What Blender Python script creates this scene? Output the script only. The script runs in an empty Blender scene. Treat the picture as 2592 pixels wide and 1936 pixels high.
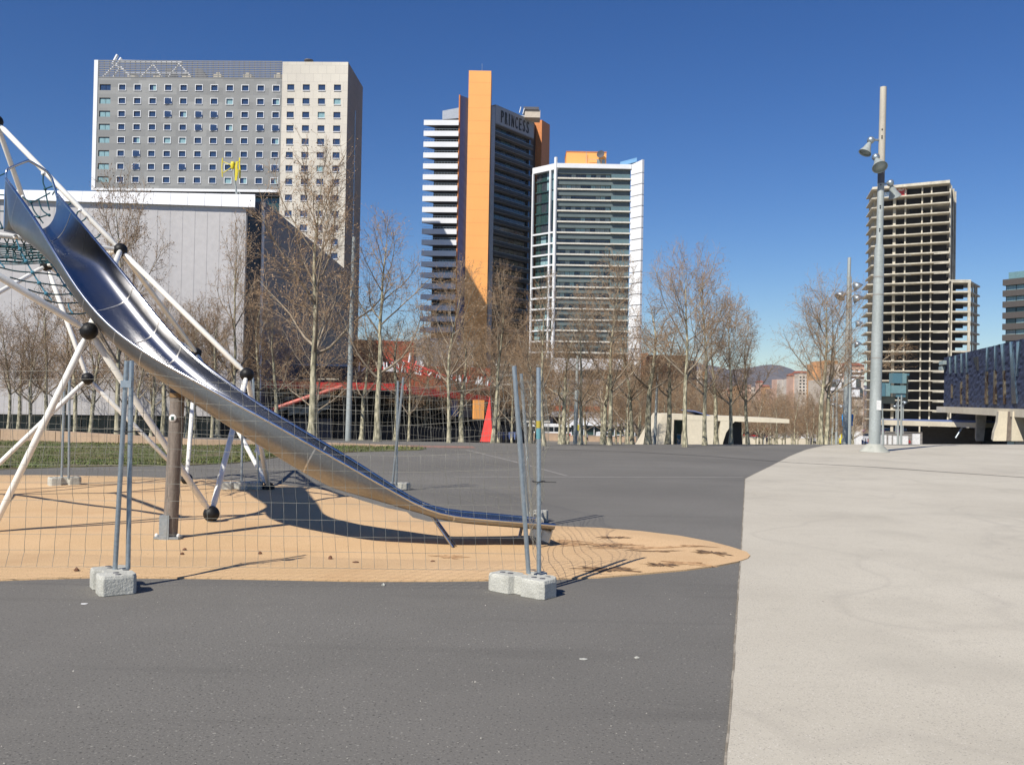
import bpy, math, random
from mathutils import Vector, Matrix, noise
from mathutils.geometry import delaunay_2d_cdt

random.seed(7)
SC = bpy.context.scene
COL = SC.collection
# ------------------------------------------------------------------ camera
F, CX, CY, EYE = 2400.0, 1296.0, 968.0, 1.73
PITCH, ROLL = 0.0146, 0.018
FWD = Vector((0, math.cos(PITCH), math.sin(PITCH)))
UP0 = Vector((0, -math.sin(PITCH), math.cos(PITCH)))
RGT = Vector((1, 0, 0)) * math.cos(ROLL) + UP0 * math.sin(ROLL)
UPV = UP0 * math.cos(ROLL) - Vector((1, 0, 0)) * math.sin(ROLL)
cd = bpy.data.cameras.new('camera')
cam = bpy.data.objects.new('camera', cd)
COL.objects.link(cam)
SC.camera = cam
cd.sensor_fit = 'HORIZONTAL'
cd.sensor_width = 36
cd.lens = 36 * F / 2592
cd.clip_start = 0.05
cd.clip_end = 30000
B = -FWD
cam.matrix_world = Matrix(((RGT.x, UPV.x, B.x, 0), (RGT.y, UPV.y, B.y, 0), (RGT.z, UPV.z, B.z, EYE), (0, 0, 0, 1)))
# ------------------------------------------------------------------ sun, sky
SUN_EL = math.radians(44)
SH = Vector((0.60, 0.80))                       # plan direction in which shadows fall
w = bpy.data.worlds.new('World')
SC.world = w
w.use_nodes = True
nt = w.node_tree
bg = nt.nodes['Background']
sky = nt.nodes.new('ShaderNodeTexSky')
sky.sky_type = 'NISHITA'
sky.sun_disc = False
sky.sun_elevation = SUN_EL
sky.sun_rotation = math.atan2(-SH.x, -SH.y)
sky.altitude = 0
sky.air_density = 1.0
sky.dust_density = 0.0
sky.ozone_density = 5.5
hs = nt.nodes.new('ShaderNodeHueSaturation')
hs.inputs['Saturation'].default_value = 1.2
hs.inputs['Hue'].default_value = 0.511
gm_ = nt.nodes.new('ShaderNodeGamma')
gm_.inputs['Gamma'].default_value = 1.06
nt.links.new(sky.outputs[0], hs.inputs['Color'])
nt.links.new(hs.outputs[0], gm_.inputs[0])
nt.links.new(gm_.outputs[0], bg.inputs[0])
bg.inputs[1].default_value = 0.062
sl = bpy.data.lights.new('sun', 'SUN')
sl.energy = 4.4
sl.angle = math.radians(0.53)
sl.color = (1.0, 0.945, 0.85)
so = bpy.data.objects.new('sun', sl)
COL.objects.link(so)
sd = Vector((SH.x * math.cos(SUN_EL), SH.y * math.cos(SUN_EL), -math.sin(SUN_EL)))
so.rotation_euler = sd.to_track_quat('-Z', 'Y').to_euler()
SC.view_settings.view_transform = 'Standard'
SC.view_settings.look = 'None'
SC.view_settings.gamma = 1
SC.view_settings.use_curve_mapping = False
SC.view_settings.exposure = 0.42
SC.cycles.max_bounces = 6
SC.cycles.diffuse_bounces = 3
SC.cycles.glossy_bounces = 3

# ------------------------------------------------------------------ geometry helpers
def ray(x, y):
    return FWD + RGT * ((x - CX) / F) + UPV * ((CY - y) / F)

def at(x, y, Y):
    d = ray(x, y)
    t = Y / d.y
    return Vector((d.x * t, Y, EYE + d.z * t))

def crest(X):
    return 37.0 + 0.35 * max(0.0, X - 3.0)

def ground_z(X, Y):
    e = Y - crest(X)
    s = 0.065 * (math.log1p(math.exp(min(e, 60) / 2.5)) * 2.5 if e < 60 else e)
    return max(-s, -7.5) if Y > 20 else 0.0

def gnd(x, y, z=0.0):
    d = ray(x, y)
    t = (z - EYE) / d.z
    return Vector((d.x * t, d.y * t, z))

def interp(tab, x):
    if x <= tab[0][0]:
        a, b = tab[0], tab[1]
    elif x >= tab[-1][0]:
        a, b = tab[-2], tab[-1]
    else:
        for a, b in zip(tab, tab[1:]):
            if a[0] <= x <= b[0]:
                break
    return a[1] + (b[1] - a[1]) * (x - a[0]) / (b[0] - a[0])

ORG = {}
def origin_of(o):
    return ORG.get(o.name, Vector((0, 0, 0)))

def tag(o, label=None, cat=None, group=None, kind=None):
    if label: o['label'] = label
    if cat: o['category'] = cat
    if group: o['group'] = group
    if kind: o['kind'] = kind
    return o

def empty(name, loc, rz=0.0, label=None, cat=None, group=None):
    o = bpy.data.objects.new(name, None)
    COL.objects.link(o)
    o.location = loc
    o.rotation_euler = (0, 0, rz)
    o.empty_display_size = 0.3
    ORG[o.name] = Vector(loc)
    return tag(o, label, cat, group)

def place(name, mesh, parent, loc=(0, 0, 0), rz=0.0, kind=None):
    """link an object using (shared) mesh data as a child of parent; loc in the parent's space"""
    o = bpy.data.objects.new(name, mesh)
    COL.objects.link(o)
    o.location = loc
    o.rotation_euler = (0, 0, rz)
    if parent is not None:
        o.parent = parent
        ORG[o.name] = origin_of(parent)
    if kind: o['kind'] = kind
    return o

def copy_tree(o, parent=None):
    c = o.copy()
    COL.objects.link(c)
    c.parent = parent
    for ch in [x for x in ALLCH.get(o.name, o.children)]:
        copy_tree(ch, c)
    return c
ALLCH = {}

class MB:
    def __init__(s):
        s.v, s.f, s.sm = [], [], []
    def add(s, vs, fs, smooth=False):
        b = len(s.v)
        s.v.extend([tuple(v) for v in vs])
        s.f.extend([tuple(b + i for i in f) for f in fs])
        s.sm.extend([smooth] * len(fs))
    def box(s, x0, x1, y0, y1, z0, z1):
        vs = [(x0, y0, z0), (x1, y0, z0), (x1, y1, z0), (x0, y1, z0), (x0, y0, z1), (x1, y0, z1), (x1, y1, z1), (x0, y1, z1)]
        s.add(vs, BOXF)
    def hexa(s, p):                     # eight points: bottom ring (ccw), top ring
        s.add(p, BOXF)
    def fbox(s, fr, u0, u1, z0, z1, d0, d1):     # d: outwards from the facade
        s.hexa([fr.pt(u0, z0, d1), fr.pt(u1, z0, d1), fr.pt(u1, z0, d0), fr.pt(u0, z0, d0),
                fr.pt(u0, z1, d1), fr.pt(u1, z1, d1), fr.pt(u1, z1, d0), fr.pt(u0, z1, d0)])
    def prism(s, poly, z0, z1):
        n = len(poly)
        vs = [(p[0], p[1], z0) for p in poly] + [(p[0], p[1], z1) for p in poly]
        fs = [tuple(range(n - 1, -1, -1)), tuple(range(n, 2 * n))] + [(i, (i + 1) % n, n + (i + 1) % n, n + i) for i in range(n)]
        s.add(vs, fs)
    def tube(s, pts, r, n=8, caps=True, smooth=True):
        pts = [Vector(p) for p in pts]
        rs = r if isinstance(r, (list, tuple)) else [r] * len(pts)
        t = (pts[1] - pts[0]).normalized()
        a = t.orthogonal().normalized()
        ring = []
        for i, p in enumerate(pts):
            if i == 0: t = (pts[1] - pts[0])
            elif i == len(pts) - 1: t = pts[-1] - pts[-2]
            else: t = (pts[i + 1] - pts[i - 1])
            t = t.normalized()
            a = (a - t * a.dot(t))
            a = a.normalized() if a.length > 1e-6 else t.orthogonal().normalized()
            b = t.cross(a)
            ring.append([p + (a * math.cos(2 * math.pi * k / n) + b * math.sin(2 * math.pi * k / n)) * rs[i] for k in range(n)])
        vs = [q for rg in ring for q in rg]
        fs = []
        for i in range(len(pts) - 1):
            for k in range(n):
                k2 = (k + 1) % n
                fs.append((i * n + k, i * n + k2, (i + 1) * n + k2, (i + 1) * n + k))
        s.add(vs, fs, smooth)
        if caps:
            s.add(ring[0], [tuple(range(n - 1, -1, -1))])
            s.add(ring[-1], [tuple(range(n))])
    def ball(s, c, r, n=16, m=10, sq=1.0):
        c = Vector(c)
        vs = [c + Vector((0, 0, r * sq))]
        for i in range(1, m):
            th = math.pi * i / m
            for k in range(n):
                ph = 2 * math.pi * k / n
                vs.append(c + Vector((r * math.sin(th) * math.cos(ph), r * math.sin(th) * math.sin(ph), r * sq * math.cos(th))))
        vs.append(c - Vector((0, 0, r * sq)))
        fs = [(0, 1 + k, 1 + (k + 1) % n) for k in range(n)]
        for i in range(m - 2):
            for k in range(n):
                fs.append((1 + i * n + k, 1 + (i + 1) * n + k, 1 + (i + 1) * n + (k + 1) % n, 1 + i * n + (k + 1) % n))
        e = len(vs) - 1
        fs += [(e, 1 + (m - 2) * n + (k + 1) % n, 1 + (m - 2) * n + k) for k in range(n)]
        s.add(vs, fs, True)
    def lathe(s, prof, base, axis=(0, 0, 1), n=20, smooth=True):    # prof: (r, h) list
        base = Vector(base); ax = Vector(axis).normalized()
        a = ax.orthogonal().normalized(); b = ax.cross(a)
        vs = []
        for r, h in prof:
            for k in range(n):
                t = 2 * math.pi * k / n
                vs.append(base + ax * h + (a * math.cos(t) + b * math.sin(t)) * r)
        fs = []
        for i in range(len(prof) - 1):
            for k in range(n):
                k2 = (k + 1) % n
                fs.append((i * n + k, i * n + k2, (i + 1) * n + k2, (i + 1) * n + k))
        s.add(vs, fs, smooth)
    def mesh(s, name, mat=None, off=Vector((0, 0, 0))):
        me = bpy.data.meshes.new(name)
        ox, oy, oz = off
        me.from_pydata([(v[0] - ox, v[1] - oy, v[2] - oz) for v in s.v], [], s.f)
        me.polygons.foreach_set('use_smooth', s.sm)
        if mat: me.materials.append(mat)
        me.update()
        return me
    def build(s, name, mat, parent=None, kind=None, label=None, cat=None, group=None, org=None):
        if parent is not None:
            off = origin_of(parent)
            o = place(name, s.mesh(name, mat, off), parent)
        else:
            if org is None:
                xs = [v[0] for v in s.v]; ys = [v[1] for v in s.v]; zs = [v[2] for v in s.v]
                org = Vector(((min(xs) + max(xs)) / 2, (min(ys) + max(ys)) / 2, min(zs)))
            o = bpy.data.objects.new(name, s.mesh(name, mat, Vector(org)))
            COL.objects.link(o)
            o.location = org
            ORG[o.name] = Vector(org)
        return tag(o, label, cat, group, kind)
BOXF = [(3, 2, 1, 0), (4, 5, 6, 7), (0, 1, 5, 4), (1, 2, 6, 5), (2, 3, 7, 6), (3, 0, 4, 7)]

class Frame:                            # a vertical facade plane, u along it, d outwards
    def __init__(s, P, Q):
        s.P = Vector((P[0], P[1])); q = Vector((Q[0], Q[1]))
        s.L = (q - s.P).length
        s.u = (q - s.P).normalized()
        s.n = Vector((s.u.y, -s.u.x))
        s.rz = math.atan2(s.u.y, s.u.x)
    def pt(s, u, z, d=0.0):
        p = s.P + s.u * u + s.n * d
        return Vector((p.x, p.y, z))
    def px(s, x, y, d=0.0):
        r = ray(x, y)
        p0 = s.P + s.n * d
        t = (p0.x * s.n.x + p0.y * s.n.y) / (r.x * s.n.x + r.y * s.n.y)
        X, Y = r.x * t, r.y * t
        return ((X - s.P.x) * s.u.x + (Y - s.P.y) * s.u.y, EYE + r.z * t)

def wall_with_holes(fr, us, zs, holes, depth=0.35, d0=0.0):
    """facade sheet on edges us x zs with the cells in holes cut out and their reveals built"""
    m = MB()
    for i in range(len(us) - 1):
        run = None
        for j in range(len(zs) - 1):
            if (i, j) in holes:
                a, b, c, d = us[i], us[i + 1], zs[j], zs[j + 1]
                f = [fr.pt(a, c, d0), fr.pt(b, c, d0), fr.pt(b, d, d0), fr.pt(a, d, d0)]
                k = [fr.pt(a, c, d0 - depth), fr.pt(b, c, d0 - depth), fr.pt(b, d, d0 - depth), fr.pt(a, d, d0 - depth)]
                m.add(f + k, [(0, 1, 5, 4), (1, 2, 6, 5), (2, 3, 7, 6), (3, 0, 4, 7)])
            else:
                m.add([fr.pt(us[i], zs[j], d0), fr.pt(us[i + 1], zs[j], d0), fr.pt(us[i + 1], zs[j + 1], d0), fr.pt(us[i], zs[j + 1], d0)], [(0, 1, 2, 3)])
    return m

def lbox(x0, x1, d0, d1, z0, z1, mb=None):       # box in a part's own facade space: x along, -y outwards
    m = mb or MB()
    m.box(x0, x1, -d1, -d0, z0, z1)
    return m

def fplace(name, mesh, parent, fr, u, z, d=0.0, rz=0.0):
    p = fr.pt(u, z, d) - origin_of(parent)
    return place(name, mesh, parent, p, fr.rz + rz)

# ------------------------------------------------------------------ materials
def srgb(h):
    h = h.lstrip('#')
    c = [int(h[i:i + 2], 16) / 255 for i in (0, 2, 4)]
    return tuple((x / 12.92 if x <= 0.04045 else ((x + 0.055) / 1.055) ** 2.4) for x in c)

def mat(name, c, rough=0.6, metal=0.0, c2=None, scale=3.0, detail=4.0, bump=0.0, bscale=None, lo=0.35, hi=0.65, spec=0.5,
        stretch=(1, 1, 1), rvar=0.0, emit=None, alpha=None, coat=0.0, grit=0.12, gscale=40):
    m = bpy.data.materials.new(name)
    m.use_nodes = True
    t = m.node_tree; N = t.nodes; L = t.links
    b = N['Principled BSDF']
    b.inputs['Roughness'].default_value = rough
    b.inputs['Metallic'].default_value = metal
    b.inputs['Specular IOR Level'].default_value = spec
    if coat: b.inputs['Coat Weight'].default_value = coat
    tc = N.new('ShaderNodeTexCoord')
    mp = N.new('ShaderNodeMapping'); mp.inputs['Scale'].default_value = stretch
    L.new(tc.outputs['Object'], mp.inputs[0])
    n1 = N.new('ShaderNodeTexNoise'); n1.inputs['Scale'].default_value = scale; n1.inputs['Detail'].default_value = detail
    L.new(mp.outputs[0], n1.inputs['Vector'])
    r = N.new('ShaderNodeValToRGB')
    r.color_ramp.elements[0].position = lo; r.color_ramp.elements[1].position = hi
    r.color_ramp.elements[0].color = (*c, 1); r.color_ramp.elements[1].color = (*(c2 or tuple(x * 0.82 for x in c)), 1)
    L.new(n1.outputs[0], r.inputs[0])
    out = r.outputs[0]
    if grit:
        n2 = N.new('ShaderNodeTexNoise'); n2.inputs['Scale'].default_value = gscale; n2.inputs['Detail'].default_value = 3
        L.new(tc.outputs['Object'], n2.inputs['Vector'])
        mr = N.new('ShaderNodeMapRange'); mr.inputs[1].default_value = 0.3; mr.inputs[2].default_value = 0.7
        mr.inputs[3].default_value = 1 - grit; mr.inputs[4].default_value = 1 + grit
        L.new(n2.outputs[0], mr.inputs[0])
        mx = N.new('ShaderNodeVectorMath'); mx.operation = 'SCALE'
        L.new(out, mx.inputs[0]); L.new(mr.outputs[0], mx.inputs['Scale'])
        out = mx.outputs[0]
    L.new(out, b.inputs['Base Color'])
    if rvar:
        mr2 = N.new('ShaderNodeMapRange'); mr2.inputs[1].default_value = 0.3; mr2.inputs[2].default_value = 0.7
        mr2.inputs[3].default_value = max(0.02, rough - rvar); mr2.inputs[4].default_value = rough + rvar
        L.new(n1.outputs[0], mr2.inputs[0]); L.new(mr2.outputs[0], b.inputs['Roughness'])
    if bump:
        n3 = N.new('ShaderNodeTexNoise'); n3.inputs['Scale'].default_value = bscale or scale * 6; n3.inputs['Detail'].default_value = 5
        L.new(mp.outputs[0], n3.inputs['Vector'])
        bp = N.new('ShaderNodeBump'); bp.inputs['Strength'].default_value = bump; bp.inputs['Distance'].default_value = 0.02
        L.new(n3.outputs[0], bp.inputs['Height']); L.new(bp.outputs[0], b.inputs['Normal'])
    if emit:
        b.inputs['Emission Color'].default_value = (*emit, 1); b.inputs['Emission Strength'].default_value = 1
    return m

def nodes(m):
    t = m.node_tree
    return t.nodes, t.links, t.nodes['Principled BSDF']

M = {}
M['concrete'] = mat('concrete', (0.42, 0.41, 0.37), 0.85, c2=(0.33, 0.32, 0.29), scale=2.5, bump=0.3, bscale=40)
M['block'] = mat('block_concrete', (0.50, 0.495, 0.44), 0.9, c2=(0.38, 0.375, 0.33), scale=5, bump=0.4, bscale=50, grit=0.2, gscale=110)
M['cream_concrete'] = mat('cream_concrete', (0.72, 0.65, 0.50), 0.85, c2=(0.60, 0.535, 0.41), scale=0.35, grit=0.06, gscale=6)
M['skel'] = mat('bare_concrete', (0.60, 0.555, 0.45), 0.9, c2=(0.44, 0.40, 0.32), scale=0.5, grit=0.12, gscale=3)
M['skel_shade'] = mat('dark_bay_shade', (0.022, 0.02, 0.019), 0.9, c2=(0.012, 0.011, 0.011), scale=0.4)
M['galv'] = mat('galvanised_steel', (0.42, 0.47, 0.50), 0.42, 0.75, c2=(0.33, 0.38, 0.41), scale=14, detail=6, rvar=0.1, grit=0.1)
M['wire'] = mat('galvanised_wire', (0.27, 0.26, 0.22), 0.55, 0.35, grit=0.2)
M['pole_paint'] = mat('grey_mast_paint', (0.36, 0.39, 0.38), 0.55, 0.1, c2=(0.28, 0.31, 0.30), scale=1.2, stretch=(3, 3, 0.6), grit=0.1, gscale=15)
M['pole_cream'] = mat('weathered_mast_top', (0.50, 0.46, 0.38), 0.7, 0.0, c2=(0.36, 0.33, 0.28), scale=1.0, stretch=(2, 2, 0.5))
M['white_tube'] = mat('white_tube_paint', (0.86, 0.85, 0.80), 0.4, c2=(0.78, 0.77, 0.71), scale=5, grit=0.05)
M['under_steel'] = mat('dull_underside_steel', (0.34, 0.335, 0.33), 0.36, 1.0, c2=(0.26, 0.25, 0.24), scale=1.6, detail=8, rvar=.06, grit=.08)
M['reflect_steel'] = mat('dark_reflection_steel', (0.17, 0.15, 0.12), 0.4, 0.9, c2=(0.11, 0.10, 0.085), scale=3)  # dark brown reflection on the slide's side plates, painted into the steel colour
M['rubber'] = mat('black_rubber', (0.008, 0.008, 0.008), 0.5, spec=0.3, c2=(0.014, 0.014, 0.014), scale=8, bump=0.2)
M['steel'] = mat('stainless_steel', (0.46, 0.46, 0.47), 0.25, 1.0, c2=(0.33, 0.33, 0.335), scale=1.2, detail=5, rvar=0.03, stretch=(1, 1, 1), grit=0.06, gscale=60)
M['steel_bright'] = mat('polished_rim_steel', (0.70, 0.71, 0.73), 0.2, 1.0, grit=0.04)
M['rope_teal'] = mat('teal_rope', (0.015, 0.10, 0.13), 0.8, c2=(0.01, 0.06, 0.09), scale=30, bump=0.6, bscale=200)
M['rope_blue'] = mat('light_blue_rope', (0.07, 0.26, 0.38), 0.8, c2=(0.04, 0.18, 0.28), scale=30, bump=0.6, bscale=200)
M['wood_post'] = mat('weathered_post', (0.22, 0.185, 0.155), 0.75, c2=(0.14, 0.115, 0.095), scale=6, stretch=(4, 4, 0.5), bump=0.3)
M['white'] = mat('white_plastic', (0.8, 0.8, 0.78), 0.5)
M['red_tape'] = mat('red_tape', (0.6, 0.06, 0.05), 0.5)
M['tie'] = mat('black_tie', (0.02, 0.02, 0.02), 0.5)
M['white_clad'] = mat('white_cladding', (0.78, 0.79, 0.80), 0.45, c2=(0.72, 0.73, 0.75), scale=0.3, grit=0.03, gscale=4)
M['grey_clad'] = mat('ribbed_silver_cladding', (0.60, 0.575, 0.56), 0.5, 0.0, c2=(0.54, 0.52, 0.51), scale=0.25, stretch=(1, 1, 0.25), grit=0.05, gscale=3)
M['dark_clad'] = mat('dark_cladding', (0.10, 0.10, 0.115), 0.6, c2=(0.08, 0.08, 0.09), scale=0.3, grit=0.08, gscale=3)
M['black'] = mat('black_paint', (0.012, 0.012, 0.014), 0.5)
M['dark_glass'] = mat('dark_glass', (0.012, 0.02, 0.026), 0.08, spec=0.9, grit=0)
M['green_glass'] = mat('green_glass', (0.03, 0.07, 0.065), 0.08, spec=0.9, grit=0)
M['blue_glass'] = mat('blue_glass', (0.035, 0.062, 0.13), 0.06, spec=1.0, grit=0)
M['curtain_glass'] = mat('curtained_glass', (0.30, 0.46, 0.47), 0.15, c2=(0.2, 0.33, 0.36), scale=1.5, stretch=(3, 3, 0.4), spec=0.8)
M['pale_glass'] = mat('pale_blind_glass', (0.28, 0.33, 0.32), 0.2, c2=(0.2, 0.25, 0.26), scale=1.5, spec=0.8)
M['mid_glass'] = mat('mid_grey_glass', (0.06, 0.075, 0.08), 0.1, c2=(0.03, 0.04, 0.05), scale=0.6, spec=0.9, grit=0)
M['orange'] = mat('orange_panel_paint', (0.90, 0.41, 0.115), 0.6, c2=(0.86, 0.39, 0.11), scale=0.15, grit=0.02, gscale=2)
M['orange_dark'] = mat('deep_orange_paint', (0.62, 0.22, 0.06), 0.6, grit=0.03)
M['navy'] = mat('navy_panel', (0.12, 0.17, 0.36), 0.7, c2=(0.10, 0.15, 0.32), scale=0.2, grit=0.05, gscale=2)
M['silver_panel'] = mat('silver_panel', (0.33, 0.36, 0.41), 0.5, 0.2, grit=0.04, gscale=2)
M['spandrel'] = mat('grey_green_spandrel', (0.13, 0.165, 0.165), 0.45, c2=(0.11, 0.14, 0.14), scale=0.3, grit=0.05, gscale=2)
M['ledge'] = mat('pale_ledge', (0.68, 0.65, 0.57), 0.7, grit=0.08, gscale=2)
M['dark_ledge'] = mat('grey_ledge', (0.30, 0.29, 0.27), 0.7, grit=0.08, gscale=2)
M['dark_spandrel'] = mat('charcoal_spandrel', (0.045, 0.052, 0.055), 0.5, grit=0.1, gscale=2)
M['red'] = mat('red_steel_paint', (0.62, 0.035, 0.03), 0.5, c2=(0.50, 0.03, 0.025), scale=1)
M['terracotta'] = mat('terracotta_wall', (0.42, 0.10, 0.05), 0.8, c2=(0.34, 0.085, 0.045), scale=0.6, grit=0.1, gscale=4)
M['brick'] = mat('orange_brick', (0.46, 0.19, 0.09), 0.85, c2=(0.38, 0.15, 0.08), scale=0.3, grit=0.1, gscale=1.5)
M['pale_wall'] = mat('pale_plaster', (0.62, 0.55, 0.46), 0.85, c2=(0.52, 0.45, 0.38), scale=0.15, grit=0.08, gscale=1)
M['pink_wall'] = mat('pink_plaster', (0.58, 0.38, 0.28), 0.85, c2=(0.5, 0.32, 0.24), scale=0.15, grit=0.08, gscale=1)
M['ochre_wall'] = mat('ochre_plaster', (0.60, 0.33, 0.15), 0.85, c2=(0.52, 0.28, 0.13), scale=0.08, grit=0.05, gscale=1)
M['roof_tile'] = mat('red_roof_tile', (0.30, 0.10, 0.06), 0.9, grit=0.2, gscale=1)
M['grey_wall'] = mat('grey_wall', (0.36, 0.36, 0.37), 0.8, c2=(0.3, 0.3, 0.31), scale=0.3)
M['yellow'] = mat('yellow_paint', (0.75, 0.62, 0.03), 0.4, grit=0.05)
M['tan_kerb'] = mat('tan_kerb_concrete', (0.50, 0.36, 0.24), 0.9, c2=(0.40, 0.28, 0.19), scale=1.2, grit=0.1, bump=0.2)
M['leaf_brown'] = mat('dry_leaf', (0.16, 0.075, 0.04), 0.8)
M['bus_red'] = mat('bus_red', (0.5, 0.03, 0.03), 0.3)
M['purple'] = mat('bus_purple', (0.22, 0.04, 0.2), 0.3)
M['car_white'] = mat('car_white', (0.75, 0.75, 0.75), 0.25, coat=0.5, grit=0)
M['car_blue'] = mat('car_blue', (0.03, 0.08, 0.25), 0.25, coat=0.5, grit=0)
M['banner_blue'] = mat('blue_banner', (0.03, 0.25, 0.6), 0.6)
M['skin'] = mat('skin', (0.45, 0.27, 0.19), 0.6)
M['cloth_dark'] = mat('dark_clothes', (0.03, 0.03, 0.04), 0.9)
M['cloth_red'] = mat('red_clothes', (0.4, 0.04, 0.04), 0.9)
M['cloth_light'] = mat('light_clothes', (0.5, 0.5, 0.55), 0.9)
M['graffiti'] = mat('blue_white_graffiti', (0.10, 0.35, 0.65), 0.7, c2=(0.8, 0.82, 0.85), scale=4, lo=0.45, hi=0.55)
M['teal_screen'] = mat('teal_glass_panel', (0.07, 0.17, 0.22), 0.15, spec=0.8, grit=0.05)
M['teal_light'] = mat('light_teal_glass_panel', (0.16, 0.28, 0.30), 0.2, spec=0.8, grit=0.05)

# hotel cladding: staggered plates of slightly different greys
def plate_mat(name, ca, cb, mortar, sx, sz, msize=0.01, rough=0.65):
    m = mat(name, ca, rough, grit=0)
    N, L, b = nodes(m)
    tc = N.new('ShaderNodeTexCoord')
    sep = N.new('ShaderNodeSeparateXYZ'); L.new(tc.outputs['Object'], sep.inputs[0])
    ad = N.new('ShaderNodeMath'); ad.operation = 'ADD'
    L.new(sep.outputs[0], ad.inputs[0]); L.new(sep.outputs[1], ad.inputs[1])
    cmb = N.new('ShaderNodeCombineXYZ'); L.new(ad.outputs[0], cmb.inputs[0]); L.new(sep.outputs[2], cmb.inputs[1])
    br = N.new('ShaderNodeTexBrick')
    br.inputs['Scale'].default_value = 1.0
    br.inputs['Brick Width'].default_value = sx; br.inputs['Row Height'].default_value = sz
    br.inputs['Mortar Size'].default_value = msize
    br.inputs['Color1'].default_value = (*ca, 1); br.inputs['Color2'].default_value = (*cb, 1); br.inputs['Mortar'].default_value = (*mortar, 1)
    L.new(cmb.outputs[0], br.inputs['Vector'])
    n1 = N.new('ShaderNodeTexNoise'); n1.inputs['Scale'].default_value = 0.08; n1.inputs['Detail'].default_value = 6
    L.new(tc.outputs['Object'], n1.inputs['Vector'])
    mr = N.new('ShaderNodeMapRange'); mr.inputs[1].default_value = 0.3; mr.inputs[2].default_value = 0.7; mr.inputs[3].default_value = 0.85; mr.inputs[4].default_value = 1.15
    L.new(n1.outputs[0], mr.inputs[0])
    mx = N.new('ShaderNodeVectorMath'); mx.operation = 'SCALE'
    L.new(br.outputs[0], mx.inputs[0]); L.new(mr.outputs[0], mx.inputs['Scale'])
    L.new(mx.outputs[0], b.inputs['Base Color'])
    return m
M['hotel_grey'] = plate_mat('grey_slate_cladding', (0.20, 0.205, 0.205), (0.27, 0.275, 0.27), (0.18, 0.18, 0.18), 3.4, 1.6)
M['hotel_cream'] = plate_mat('cream_tile_cladding', (0.56, 0.52, 0.45), (0.60, 0.56, 0.48), (0.42, 0.39, 0.34), 1.9, 1.9, 0.03)
M['hotel_side_shade'] = plate_mat('shade_brown_side_cladding', (0.17, 0.15, 0.135), (0.19, 0.165, 0.15), (0.12, 0.11, 0.10), 1.9, 1.9, 0.03)  # the side's shade is painted in as a darker brown
# ================================================================== GROUND
def speckle(name, base, base2, light, dark, rough=0.9, sc=90, bump=0.35, big=0.35, patch=1.0, dens=(0.66, 0.74)):
    m = mat(name, base, rough, grit=0)
    N, L, b = nodes(m)
    tc = N.new('ShaderNodeTexCoord')
    def noise_(s, d=3, vec=None):
        n = N.new('ShaderNodeTexNoise'); n.inputs['Scale'].default_value = s; n.inputs['Detail'].default_value = d
        L.new(vec or tc.outputs['Object'], n.inputs['Vector']); return n.outputs[0]
    def mr(o, a, b_, c, d):
        r = N.new('ShaderNodeMapRange'); r.inputs[1].default_value = a; r.inputs[2].default_value = b_; r.inputs[3].default_value = c; r.inputs[4].default_value = d
        L.new(o, r.inputs[0]); return r.outputs[0]
    def mix(f, a, b_):
        x = N.new('ShaderNodeMix'); x.data_type = 'RGBA'
        L.new(f, x.inputs[0])
        for k, v in ((6, a), (7, b_)):
            if isinstance(v, tuple): x.inputs[k].default_value = (*v, 1)
            else: L.new(v, x.inputs[k])
        return x.outputs[2]
    c = mix(mr(noise_(big, 7), 0.35, 0.65, 0, 1), base, base2)
    c = mix(mr(noise_(sc, 2), dens[0] - 0.06, dens[1], 0, 1), c, light)
    c = mix(mr(noise_(sc * 0.83, 2), 0.40, 0.32, 0, 1), c, dark)
    v = N.new('ShaderNodeTexVoronoi'); v.inputs['Scale'].default_value = sc * 0.22
    L.new(tc.outputs['Object'], v.inputs['Vector'])
    c = mix(mr(v.outputs['Distance'], 0.13, 0.07, 0, 1), c, light)
    L.new(c, b.inputs['Base Color'])
    bp = N.new('ShaderNodeBump'); bp.inputs['Strength'].default_value = bump; bp.inputs['Distance'].default_value = 0.004
    L.new(noise_(sc * 0.9, 2), bp.inputs['Height']); L.new(bp.outputs[0], b.inputs['Normal'])
    return m, (N, L, b, tc, noise_, mr, mix, c)

M['asphalt'], _a = speckle('worn_asphalt', (0.142, 0.134, 0.118), (0.168, 0.158, 0.140), (0.29, 0.275, 0.24), (0.06, 0.057, 0.05), sc=70, bump=.5)
N, L, b, tc, noise_, mr, mix, c = _a
c = mix(mr(noise_(0.16, 5), 0.40, 0.66, 0, 0.55), c, (0.105, 0.098, 0.086))
c = mix(mr(noise_(1.7, 6), 0.56, 0.74, 0, 0.35), c, (0.17, 0.16, 0.14))
st = N.new('ShaderNodeMapping'); st.inputs['Scale'].default_value = (0.25, 2.2, 1); st.inputs['Rotation'].default_value = (0, 0, 0.5)
L.new(tc.outputs['Object'], st.inputs[0])
c = mix(mr(noise_(1.0, 5, st.outputs[0]), 0.58, 0.72, 0, 0.3), c, (0.075, 0.070, 0.062))
L.new(c, b.inputs['Base Color'])
M['pale'], _p = speckle('pale_concrete_paving', (0.455, 0.415, 0.335), (0.52, 0.478, 0.39), (0.62, 0.575, 0.50), (0.31, 0.28, 0.235), sc=110, bump=0.25)
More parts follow.
